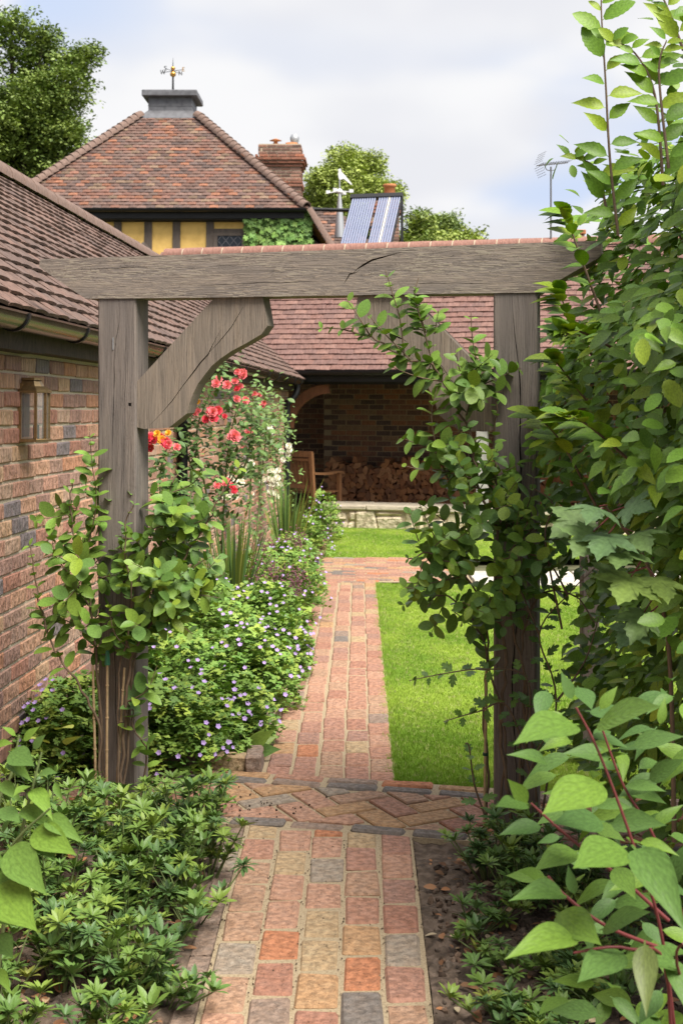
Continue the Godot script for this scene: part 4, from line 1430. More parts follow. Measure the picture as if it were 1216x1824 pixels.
func build_chair() -> void:
	var c := thing("garden_armchair", "slatted teak garden armchair standing in the log store behind the white roses", "chair")
	c.transform = store_xf(0.16, -0.275, -0.80, 2.72)
	var w := 0.27
	for s in [-1, 1]:
		part(c, "leg", bar_mesh(Vector3(s * w, 0, 0.24), Vector3(s * w, 0.66, 0.24), 0.05, 0.045), M.teak)
		part(c, "leg", bar_mesh(Vector3(s * w, 0, -0.24), Vector3(s * w, 0.95, -0.32), 0.05, 0.045), M.teak)
		var arm := spline([Vector3(s * w, 0.68, -0.28), Vector3(s * w, 0.665, 0.0), Vector3(s * w, 0.68, 0.2), Vector3(s * w, 0.655, 0.32)], 3)
		var st := new_st()
		for i in arm.size() - 1:
			add_bar(st, arm[i], arm[i + 1], 0.07, 0.03)
		st.generate_normals()
		part(c, "armrest", st.commit(), M.teak)
	for i in 6:
		part(c, "seat_slat", bar_mesh(Vector3(-w, 0.42, -0.2 + 0.085 * i), Vector3(w, 0.42, -0.2 + 0.085 * i), 0.07, 0.02), M.teak)
	part(c, "top_rail", bar_mesh(Vector3(-w - 0.02, 0.93, -0.318), Vector3(w + 0.02, 0.93, -0.318), 0.03, 0.075), M.teak)
	part(c, "back_rail", bar_mesh(Vector3(-w, 0.86, -0.312), Vector3(w, 0.86, -0.312), 0.025, 0.04), M.teak)
	part(c, "back_rail", bar_mesh(Vector3(-w, 0.50, -0.27), Vector3(w, 0.50, -0.27), 0.025, 0.05), M.teak)
	for i in 8:
		var x := -w + 0.05 + i * (2 * w - 0.1) / 7.0
		part(c, "back_slat", bar_mesh(Vector3(x, 0.5, -0.27), Vector3(x, 0.85, -0.31), 0.042, 0.014, Vector3.BACK), M.teak)

# ---------------------------------------------------------------- farmhouse
func build_farmhouse() -> void:
	var h := thing("farmhouse", "timber-framed ochre farmhouse with pyramid tiled roof and leaded cap", "house", Vector3(-3.85, 0, -27.86))
	# local axes: front at +z
	var hw := 2.55
	part(h, "wall", box_mesh(Vector3(-hw, -0.6, -hw), Vector3(hw, 4.8, hw)), M.plaster)
	for x in [-2.48, -1.75, -1.27, -0.68, -0.11, 0.42, 1.05, 1.75, 2.48]:
		part(h, "timber_post", box_mesh(Vector3(x - 0.072, 2.6, hw), Vector3(x + 0.072, 4.60, hw + 0.03)), M.grey_timber)
	part(h, "wall_plate", box_mesh(Vector3(-hw - 0.05, 4.60, hw - 0.1), Vector3(hw + 0.05, 4.74, hw + 0.05)), M.black_timber)
	part(h, "fascia_board", box_mesh(Vector3(-2.82, 4.64, 2.76), Vector3(2.82, 4.80, 2.80)), M.black_timber)
	for y in [[4.64, 4.642, -2.8]]:
		part(h, "soffit", box_mesh(Vector3(-2.8, 4.62, hw), Vector3(2.8, 4.64, 2.76)), M.black_timber)
	var gut := part(h, "gutter", gutter_mesh(0.06, 5.72), M.gutter_black, Transform3D(Basis.from_euler(Vector3(0, -PI / 2, 0)), Vector3(-2.86, 4.81, 2.87)))
	for i in 6:
		part(gut, "gutter_bracket", ring_mesh(0.063, 0.02), M.gutter_black, at(Vector3(0, 0, -1.0 * i - 0.3)))
	# leaded window beside the ivy
	var win := part(h, "window", box_mesh(Vector3(1.18, 3.40, hw + 0.002), Vector3(1.66, 4.38, hw + 0.02)), M.dark_glass)
	for e in [[1.12, 1.19, 3.36, 4.40], [1.65, 1.72, 3.36, 4.40], [1.19, 1.65, 4.34, 4.40], [1.19, 1.65, 3.36, 3.42]]:
		part(win, "window_frame", box_mesh(Vector3(e[0], e[2], hw + 0.004), Vector3(e[1], e[3], hw + 0.05)), M.grey_timber)
	part(win, "lintel", box_mesh(Vector3(1.12, 4.402, hw + 0.003), Vector3(1.9, 4.47, hw + 0.045)), M.grey_timber)
	var lead := new_st()
	for i in range(-6, 8):
		for s in [-1.0, 1.0]:
			var x0 := 1.42 + i * 0.15
			var seg := Geometry2D.intersect_polyline_with_polygon(PackedVector2Array([Vector2(x0 - s * 0.5, 3.2), Vector2(x0 + s * 0.5, 4.4)]), PackedVector2Array([Vector2(1.19, 3.42), Vector2(1.65, 3.42), Vector2(1.65, 4.34), Vector2(1.19, 4.34)]))
			for q in seg:
				add_bar(lead, Vector3(q[0].x, q[0].y, hw + 0.023), Vector3(q[1].x, q[1].y, hw + 0.023), 0.012, 0.014, Vector3.BACK)
	lead.generate_normals()
	part(win, "lead_lattice", lead.commit(), M.lead)
	# pyramid roof, flat-topped under the lead cap
	var roof := Node3D.new()
	roof.name = "roof"
	h.add_child(roof)
	var e := 2.86
	var t := 0.55
	var y0 := 4.82
	var y1 := 7.0
	var deck := new_st()
	for k in 4:
		var rot := Basis.from_euler(Vector3(0, PI / 2 * k, 0))
		add_quad_sheet(deck, rot * Vector3(-e, y0 - 0.03, e), rot * Vector3(e, y0 - 0.03, e), rot * Vector3(t, y1 - 0.03, t), rot * Vector3(-t, y1 - 0.03, t))
	deck.generate_normals()
	part(roof, "roof_deck", deck.commit(), M.underlay)
	var slope := Vector3(0, y1 - y0, t - e)
	var rise := slope.length()
	var tm := tile_mesh(0.165, 0.17, 0.02, 0.006)
	var tints := [[0.227, 0.113, 0.082], [0.176, 0.105, 0.086], [0.143, 0.092, 0.080], [0.202, 0.105, 0.082], [0.126, 0.088, 0.080], [0.210, 0.143, 0.101], [0.185, 0.109, 0.088], [0.269, 0.122, 0.076], [0.176, 0.118, 0.097], [0.160, 0.101, 0.084], [0.168, 0.105, 0.088]]
	for k in 2:
		var rot := Basis.from_euler(Vector3(0, PI / 2 * k, 0))
		var o := rot * Vector3(-e, y0, e)
		lay_tiles(roof, o, rot * Vector3.RIGHT, rot * slope.normalized(), 2 * e, rise, 0.1, 0.167, tm, M.old_tiles, tints, func(a, b): return absf(a - e) < lerpf(e, t, b / rise), func(_a, _b): return false, 0.25)
	# bonnet tiles down the hips
	var bonnet := half_pipe(0.105, 0.17, 0.02)
	for k in 4:
		var rot := Basis.from_euler(Vector3(0, PI / 2 * k, 0))
		var a := rot * Vector3(e, y0 + 0.03, e)
		var b := rot * Vector3(t, y1 + 0.03, t)
		var dir := (b - a).normalized()
		var side := dir.cross(Vector3.UP).normalized()
		var up := side.cross(dir).normalized()
		if k == 2:
			continue
		var n := int((b - a).length() / 0.15)
		for i in n:
			part(roof, "bonnet_tile", bonnet, M.ridge_old, Transform3D(Basis(side, up, -dir) * Basis.from_euler(Vector3(-0.16, 0, rf(-0.04, 0.04))), a + dir * (0.15 * i - 0.02)))
	# lead cap
	var cap := part(h, "lead_cap", box_mesh(Vector3(-0.44, y1 + 0.02, -0.44), Vector3(0.44, y1 + 0.40, 0.44)), M.lead)
	var skirt := new_st()
	for k in 4:
		var rot := Basis.from_euler(Vector3(0, PI / 2 * k, 0))
		add_quad_sheet(skirt, rot * Vector3(-0.64, y1 - 0.07, 0.64), rot * Vector3(0.64, y1 - 0.07, 0.64), rot * Vector3(0.445, y1 + 0.12, 0.445), rot * Vector3(-0.445, y1 + 0.12, 0.445))
	skirt.generate_normals()
	part(cap, "skirt", skirt.commit(), M.lead)
	part(cap, "cornice", worn_box(Vector3(1.12, 0.13, 1.12), 0.012, 0.004, 700), M.lead, at(Vector3(0, y1 + 0.46, 0)))
	part(cap, "roll", box_mesh(Vector3(-0.445, y1 + 0.21, -0.445), Vector3(0.445, y1 + 0.235, 0.447)), M.lead)
	part(cap, "crown", lathe_mesh([Vector2(0.0, 0.07), Vector2(0.05, 0.065), Vector2(0.09, 0.05), Vector2(0.14, 0.012), Vector2(0.15, 0.0)]), M.lead, at(Vector3(0, y1 + 0.525, 0)))
	# catslide on the right with bonnet tiles down its verge
	var slide := new_st()
	add_quad_sheet(slide, Vector3(2.86, 4.80, 2.8), Vector3(3.32, 4.05, 2.8), Vector3(3.32, 4.05, -2.8), Vector3(2.86, 4.80, -2.8))
	add_quad_sheet(slide, Vector3(2.55, 3.0, 2.62), Vector3(3.25, 3.0, 2.62), Vector3(3.25, 4.08, 2.62), Vector3(2.55, 4.6, 2.62))
	slide.generate_normals()
	part(roof, "catslide", slide.commit(), M.underlay)
	for i in 6:
		part(roof, "verge_tile", bonnet, M.ridge_old, Transform3D(Basis.from_euler(Vector3(0, -PI / 2, 0)) * Basis.from_euler(Vector3(-1.02, 0, 0)), Vector3(2.88 + 0.078 * i, 4.80 - 0.128 * i, 2.78)))
	# porch gable peeping over the beam
	var porch := part(h, "porch_gable", bar_mesh(Vector3(-0.35, 3.65, 4.2), Vector3(0.02, 4.02, 4.2), 0.12, 0.06, Vector3.BACK), M.grey_timber)
	part(porch, "barge_board", bar_mesh(Vector3(0.37, 3.65, 4.2), Vector3(0.02, 4.015, 4.205), 0.12, 0.06, Vector3.BACK), M.grey_timber)
	part(porch, "gable_board", box_mesh(Vector3(-0.2, 2.0, 4.17), Vector3(0.24, 3.78, 4.195)), M.grey_timber)
	# wing behind, with a brown tiled slope
	var wing := part(h, "wing", box_mesh(Vector3(2.6, -0.6, -3.6), Vector3(4.6, 3.6, -0.6)), M.plaster)
	var wdeck := new_st()
	add_quad_sheet(wdeck, Vector3(2.4, 3.45, -0.3), Vector3(4.9, 3.45, -0.3), Vector3(3.35, 5.42, -2.3), Vector3(2.2, 5.62, -2.3))
	add_quad_sheet(wdeck, Vector3(4.9, 3.45, -0.3), Vector3(4.9, 3.45, -4.3), Vector3(3.35, 5.42, -2.3), Vector3(3.35, 5.42, -2.3))
	wdeck.generate_normals()
	part(wing, "wing_deck", wdeck.commit(), M.underlay)
	var wtints := [[0.15, 0.10, 0.085], [0.12, 0.085, 0.075], [0.19, 0.12, 0.095], [0.10, 0.07, 0.065], [0.30, 0.15, 0.10]]
	var wu := Vector3(0, 2.0, -2.0)
	lay_tiles(wing, Vector3(2.3, 3.47, -0.3), Vector3.RIGHT, wu.normalized(), 2.6, wu.length(), 0.1, 0.167, tm, M.old_tiles, wtints, func(a, b): return a < 2.6 - 1.6 * b / wu.length(), func(_a, _b): return false, 0.25)
	# chimneys
	chimney(h, Vector3(1.96, 4.2, -4.6), 1.02, 0.95, 3.05, true)
	chimney(h, Vector3(4.42, 3.0, -3.0), 0.66, 0.6, 2.76, false)
	part(h, "pipe", tube_mesh(PackedVector3Array([Vector3(2.75, 4.93, 1.9), Vector3(3.66, 4.90, 1.9)]), 0.038, 0.038, 8), M.gutter_black)
	ivy(h)

func chimney(h: Node3D, base: Vector3, w: float, d: float, tall: float, big: bool) -> void:
	var c := part(h, "chimney", box_mesh(Vector3(-w / 2 + 0.012, 0, -d / 2 + 0.012), Vector3(w / 2 - 0.012, tall, d / 2 - 0.012)), M.pale_mortar, at(base))
	var brick := worn_box(Vector3(0.205, 0.056, 0.06), 0.004, 0.003, 720)
	var xfs := []
	var cols := PackedColorArray()
	var rows := int(tall / 0.078)
	for j in rows:
		var from_top := rows - 1 - j
		var out := 0.0
		if big and from_top >= 3 and from_top <= 6:
			out = [0.07, 0.11, 0.075, 0.035][from_top - 3]
		elif big and from_top >= 11 and from_top <= 12:
			out = 0.03
		elif not big and from_top >= 1 and from_top <= 3:
			out = 0.04
		for f in 4:
			var rot := Basis.from_euler(Vector3(0, PI / 2 * f, 0))
			var half := (w if f % 2 == 0 else d) / 2 + out
			var dist := (d if f % 2 == 0 else w) / 2 + out
			var x := -half + (0.105 if (j + f) % 2 else 0.0)
			while x < half - 0.05:
				var mid := clampf(x + 0.105, -half + 0.105, half - 0.105)
				xfs.append(Transform3D(rot, rot * Vector3(mid, j * 0.078 + 0.036, dist - 0.028)))
				var red := out > 0.02
				cols.append(tint(0.31, 0.14, 0.095, 0.3) if red else tint(0.28, 0.165, 0.13, 0.4))
				x += 0.222
	mass(c, "chimney_bricks", brick, M.brick_mass, xfs, cols)
	if big:
		part(c, "flue_pot", lathe_mesh([Vector2(0.09, 0), Vector2(0.09, 0.06), Vector2(0.05, 0.07), Vector2(0.05, 0.12), Vector2(0.15, 0.14), Vector2(0.02, 0.19), Vector2(0, 0.19)]), M.pot, at(Vector3(-0.12, tall, 0.1)))
		part(c, "pot", lathe_mesh([Vector2(0.16, 0), Vector2(0.15, 0.1), Vector2(0.12, 0.1)]), M.pot, at(Vector3(0.26, tall, 0)))
		part(c, "cowl", lathe_mesh([Vector2(0.0, 0.23), Vector2(0.08, 0.21), Vector2(0.115, 0.13), Vector2(0.10, 0.06), Vector2(0.085, 0.0)]), M.galvanised, at(Vector3(0.33, tall + 0.09, 0)))
	else:
		part(c, "pot", lathe_mesh([Vector2(0.15, 0), Vector2(0.12, 0.28), Vector2(0.15, 0.30), Vector2(0.15, 0.36), Vector2(0.11, 0.36), Vector2(0.1, 0.2)]), M.pot, at(Vector3(0.12, tall, 0)))
		part(c, "hooded_pot", half_pipe(0.13, 0.22, 0.03), M.pot, at(Vector3(-0.17, tall + 0.02, 0.11)))

func ivy(h: Node3D) -> void:
	var o := thing("ivy", "green ivy covering the right corner of the ochre farmhouse wall", "ivy", Vector3(-3.85, 0, -27.86))
	var xfs := []
	var cols := PackedColorArray()
	for i in 1700:
		var x := rf(1.72, 2.95)
		var y := rf(3.2, 4.72)
		if x < 1.85 + 0.2 * sin(y * 5.0) and rng.randf() < 0.7:
			continue
		if x > 2.6 and y < 4.2 - 0.6 * rng.randf():
			continue
		var z := 2.58 + rf(0, 0.2)
		if x > 2.55:
			y += rf(0.0, 0.25)
			z = 2.66 + rf(0, 0.1)
		xfs.append(leaf_xf(Vector3(x, y, z), Vector3(rf(-0.6, 0.6), -1, rf(0.1, 0.5)), Vector3(rf(-0.3, 0.3), 0.5, 1), rf(0.08, 0.15)))
		cols.append(tint(0.16, 0.29, 0.065, 0.4) if x < 2.5 or rng.randf() < 0.5 else tint(0.11, 0.22, 0.05, 0.3))
	mass(o, "ivy_leaves", L.small_lobed[1], M.plain_leaf_mass, xfs, cols)
	part(o, "stem", tube_mesh(spline([Vector3(2.3, 2.4, 2.57), Vector3(2.2, 3.2, 2.57), Vector3(2.35, 4.0, 2.575), Vector3(2.2, 4.5, 2.575)]), 0.03, 0.008), M.stem_brown)

# ---------------------------------------------------------------- things on the roofs
func build_roof_things() -> void:
	# weather vane on the lead cap
	var v := thing("weather_vane", "black and gilt weather vane on the farmhouse's lead cap", "weather vane", Vector3(-3.85, 7.58, -27.86))
	part(v, "pole", tube_mesh(PackedVector3Array([Vector3(0, 0, 0), Vector3(0, 0.46, 0)]), 0.024, 0.016, 8), M.iron)
	part(v, "ball", lathe_mesh(ball_profile(0.062)), M.gold, at(Vector3(0, 0.38, 0)))
	part(v, "ball", lathe_mesh(ball_profile(0.045)), M.gold, at(Vector3(0, 0.50, 0)))
	part(v, "spike", tube_mesh(PackedVector3Array([Vector3(0, 0.5, 0), Vector3(0, 0.72, 0)]), 0.012, 0.002, 6), M.iron)
	for k in 4:
		var a := TAU * k / 4 + 0.5
		var tip := Vector3(cos(a) * 0.26, 0.445, sin(a) * 0.26)
		part(v, "arm", tube_mesh(PackedVector3Array([Vector3(0, 0.445, 0), tip]), 0.007, 0.006, 5), M.iron)
		var tm := TextMesh.new()
		tm.text = ["E", "S", "W", "N"][k]
		tm.font_size = 24
		tm.pixel_size = 0.005
		tm.depth = 0.012
		part(v, "letter", tm, M.gold if k == 0 else M.iron, at(tip + Vector3(0, 0.01, 0)))
	# solar collector
	var s := thing("solar_collector", "tilted solar water heater of pale blue glass tubes before the right chimney", "solar panel", Vector3(-0.13, 5.12, -26.0))
	var along := Vector3(0.96, 0, 0.27)
	var down := Vector3(-0.278, -1.22, 0.99)
	var nrm := along.cross(down).normalized()
	if nrm.y < 0:
		nrm = -nrm
	part(s, "header_pipe", bar_mesh(Vector3.ZERO - along * 0.03 + nrm * 0.04, along * 1.0 + nrm * 0.04, 0.10, 0.10, nrm), M.iron)
	for i in 20:
		if i == 10:
			continue
		var p := along * (0.03 + 0.0485 * i) + nrm * 0.05
		part(s, "glass_tube", tube_mesh(PackedVector3Array([p, p + down]), 0.021, 0.021, 8), M.solar_worn if i == 15 else M.solar_tube)
	part(s, "backing_rail", bar_mesh(down * 0.5, along + down * 0.5, 0.05, 0.03, nrm), M.iron)
	part(s, "backing_rail", bar_mesh(down, along + down, 0.06, 0.06, nrm), M.iron)
	for i in [0.02, 0.98]:
		part(s, "side_rail", bar_mesh(along * i, along * i + down * 1.02, 0.03, 0.03, nrm), M.iron)
		part(s, "strut", bar_mesh(along * i + Vector3(0, -0.05, -0.03), along * i + Vector3(0, -5.3, -0.03), 0.05, 0.05), M.iron)
	# pheasant weather vane
	var b := thing("bird_weather_vane", "white weather vane with a long-tailed bird beside the solar panel", "weather vane", Vector3(-0.42, 5.28, -28.6))
	part(b, "cone", lathe_mesh([Vector2(0.11, -0.62), Vector2(0.09, -0.3), Vector2(0.06, 0.0), Vector2(0.03, 0.32)]), M.galvanised)
	part(b, "pole", tube_mesh(PackedVector3Array([Vector3(0, 0.2, 0), Vector3(0, 0.62, 0)]), 0.02, 0.014, 8), M.galvanised)
	part(b, "hub", lathe_mesh(ball_profile(0.06)), M.white_metal, at(Vector3(0, 0.36, 0)))
	for k in 4:
		var a := TAU * k / 4 + 0.35
		var tip := Vector3(cos(a) * 0.25, 0.34, sin(a) * 0.25)
		part(b, "arm", tube_mesh(PackedVector3Array([Vector3(0, 0.36, 0), tip]), 0.014, 0.012, 5), M.white_metal)
		part(b, "arm_plate", worn_box(Vector3(0.09, 0.07, 0.012), 0.003, 0.0, 740 + k), M.white_metal, at(tip * 1.05))
	var bird := prism([Vector2(-0.02, 0.62), Vector2(0.05, 0.60), Vector2(0.13, 0.64), Vector2(0.40, 0.42), Vector2(0.43, 0.44), Vector2(0.20, 0.74), Vector2(0.11, 0.83), Vector2(0.06, 0.88), Vector2(0.055, 0.95), Vector2(0.01, 0.985), Vector2(-0.045, 0.955), Vector2(-0.085, 0.94), Vector2(-0.04, 0.925), Vector2(-0.04, 0.86), Vector2(-0.055, 0.78), Vector2(-0.035, 0.68)], 0.03, M.white_metal)
	bird.name = "bird"
	bird.scale = Vector3(0.62, 0.62, 1.0)
	bird.position = Vector3(0.0, 0.235, 0.015)
	b.add_child(bird)
	# television aerial on the log store's ridge
	var t := thing("television_aerial", "television aerial on a thin mast above the log store's ridge", "aerial")
	t.position = Vector3(2.56, 3.40, -18.05)
	part(t, "mast", tube_mesh(PackedVector3Array([Vector3(0, 0, 0), Vector3(0, 1.08, 0)]), 0.014, 0.012, 8), M.aluminium)
	var boom_a := Vector3(-0.20, 1.08, 0.10)
	var boom_b := Vector3(0.24, 1.15, -0.10)
	part(t, "boom", bar_mesh(boom_a, boom_b, 0.012, 0.012), M.aluminium)
	for i in 12:
		var p := boom_a.lerp(boom_b, 0.1 + 0.9 * i / 11.0)
		part(t, "director", bar_mesh(p + Vector3(-0.04, 0.0, -0.09), p + Vector3(0.04, 0.02, 0.09), 0.005, 0.005), M.aluminium)
	for k in 5:
		for sgn in [-1.0, 1.0]:
			var p := boom_a + Vector3(0.02 + 0.012 * k, sgn * (0.03 + 0.03 * k), 0.0)
			part(t, "reflector_rod", bar_mesh(p + Vector3(-0.04, 0.0, -0.10), p + Vector3(0.04, 0.02, 0.10), 0.004, 0.004), M.aluminium)
	part(t, "clamp", tube_mesh(spline([Vector3(-0.09, 1.10, 0.05), Vector3(-0.06, 1.04, 0.02), Vector3(0.0, 1.03, 0), Vector3(0.06, 1.05, -0.03), Vector3(0.09, 1.13, -0.05)]), 0.006, 0.006, 5), M.aluminium)
	# stub chimney behind the ridge
	var c := thing("stub_chimney", "short brick chimney with red cap rising behind the tiled ridge by the hedge", "chimney", Vector3(3.12, 2.55, -19.3))
	part(c, "stack", worn_box(Vector3(0.17, 1.15, 0.17), 0.01, 0.002, 760), M.wall_bricks[3], at(Vector3(0, 0.575, 0)))
	part(c, "cap", worn_box(Vector3(0.21, 0.07, 0.21), 0.012, 0.002, 761), M.pot, at(Vector3(0, 1.185, 0)))

func ball_profile(r: float) -> Array:
	var out := []
	for i in 9:
		var a := -PI / 2 + PI * i / 8
		out.append(Vector2(cos(a) * r, sin(a) * r))
	return out

# ---------------------------------------------------------------- trees
func tree(called: String, label: String, base: Vector3, height: float, lumps: Array, leaf: float, per: int, c0: Color, c1: Color) -> void:
	var t := thing(called, label, "tree", base, "trees beyond the buildings")
	var st := new_st()
	add_tube(st, spline([Vector3(0, -0.6, 0), Vector3(0.1, height * 0.25, 0), Vector3(-0.1, height * 0.5, 0.1), Vector3(0, height * 0.72, 0)]), height * 0.03, height * 0.008, 8)
	for l in lumps:
		var p: Vector3 = l[0]
		var from := Vector3(0, clampf(p.y * 0.55, height * 0.2, height * 0.6), 0)
		add_tube(st, spline([from, from.lerp(p, 0.5) + Vector3(0, 0.3, 0), p]), height * 0.010, height * 0.003, 5)
	st.generate_normals()
	part(t, "trunk", st.commit(), M.bark)
	var sets := [[], [], []]
	var cols := [PackedColorArray(), PackedColorArray(), PackedColorArray()]
	for l in lumps:
		var c: Vector3 = l[0]
		var r: float = l[1]
		var count := int(per * r * r)
		for i in count:
			var d := Vector3(rng.randfn(), rng.randfn(), rng.randfn()).normalized()
			var far := pow(rng.randf(), 0.38)
			if rng.randf() < 0.20:
				far *= rf(1.0, 1.45)
			var p := c + d * r * far * Vector3(1, 0.78, 1)
			var k := rng.randi() % 3
			sets[k].append(Transform3D(Basis.from_euler(Vector3(rf(-0.6, 0.6), rf(0, TAU), rf(-0.6, 0.6))).scaled(Vector3.ONE * leaf * rf(0.7, 1.3)), p))
			var m := c0.lerp(c1, rng.randf())
			var v := rf(0.8, 1.2)
			cols[k].append(Color(m.r * v, m.g * v, m.b * v))
	for k in 3:
		mass(t, "crown", L.spray[k], M.plain_leaf_mass, sets[k], cols[k])

func round_lumps(n: int, mid: Vector3, rad: Vector3, r0: float, r1: float) -> Array:
	var out := []
	for i in n:
		var d := Vector3(rng.randfn(), rng.randfn(), rng.randfn()).normalized() * pow(rng.randf(), 0.45)
		out.append([mid + d * rad, rf(r0, r1)])
	return out

func build_trees() -> void:
	# tall hornbeam at the left, its boughs reaching right
	var lumps := round_lumps(46, Vector3(-1.5, 7.0, 0), Vector3(2.9, 4.2, 2.6), 0.8, 1.4)
	for p in [[1.55, 9.6, 0.85], [1.9, 10.3, 0.55], [2.25, 10.65, 0.35], [1.1, 8.6, 0.95], [1.7, 8.35, 0.7], [2.0, 7.4, 0.75], [2.6, 7.8, 0.5], [2.95, 8.1, 0.32], [2.4, 6.7, 0.7], [3.0, 6.95, 0.38], [1.9, 6.1, 0.7], [0.6, 10.6, 0.8], [0.2, 11.3, 0.6], [1.2, 7.4, 0.9], [1.3, 5.6, 0.8], [1.8, 5.2, 0.6], [0.9, 4.6, 0.8], [1.1, 11.0, 0.4]]:
		lumps.append([Vector3(p[0] - 0.2, p[1], rf(-0.6, 0.8)), p[2]])
	tree("hornbeam_tree", "tall dark green tree left of the farmhouse roof", Vector3(-9.2, -0.3, -36.0), 11.5, lumps, 0.30, 470, Color(0.13, 0.20, 0.05), Color(0.21, 0.27, 0.06))
	# round pale tree between the chimneys
	var l2 := round_lumps(80, Vector3(0, 8.1, 0), Vector3(1.5, 3.0, 1.6), 0.5, 0.85)
	tree("lime_tree", "rounded yellow-green tree between the two chimneys", Vector3(-0.25, -0.3, -52.0), 11.0, l2, 0.36, 430, Color(0.26, 0.33, 0.08), Color(0.35, 0.41, 0.10))
	var l3 := round_lumps(26, Vector3(0, 6.4, 0), Vector3(1.05, 1.5, 1.2), 0.5, 0.8)
	tree("field_tree", "dark green tree right of the solar panel", Vector3(2.35, -0.3, -49.0), 7.8, l3, 0.42, 300, Color(0.15, 0.22, 0.05), Color(0.28, 0.33, 0.08))
	var l4 := round_lumps(22, Vector3(0, 5.9, 0), Vector3(1.1, 1.1, 1.0), 0.45, 0.75)
	tree("field_tree", "small yellow-green tree behind the ridge, left of the golden one", Vector3(3.7, -0.3, -47.0), 6.6, l4, 0.40, 300, Color(0.22, 0.29, 0.06), Color(0.34, 0.39, 0.09))
	var l5 := round_lumps(18, Vector3(0, 5.6, 0), Vector3(0.9, 0.8, 0.9), 0.4, 0.65)
	tree("field_tree", "golden green bushy treetop ending the row at the right", Vector3(4.6, -0.3, -45.5), 6.0, l5, 0.38, 300, Color(0.28, 0.31, 0.06), Color(0.40, 0.40, 0.09))
	var l6 := round_lumps(16, Vector3(0, 7.4, 0), Vector3(0.9, 1.0, 0.9), 0.4, 0.7)
	tree("field_tree", "bluish green treetop showing between its yellower neighbours", Vector3(3.05, -0.3, -54.0), 7.0, l6, 0.4, 300, Color(0.17, 0.25, 0.08), Color(0.27, 0.33, 0.10))

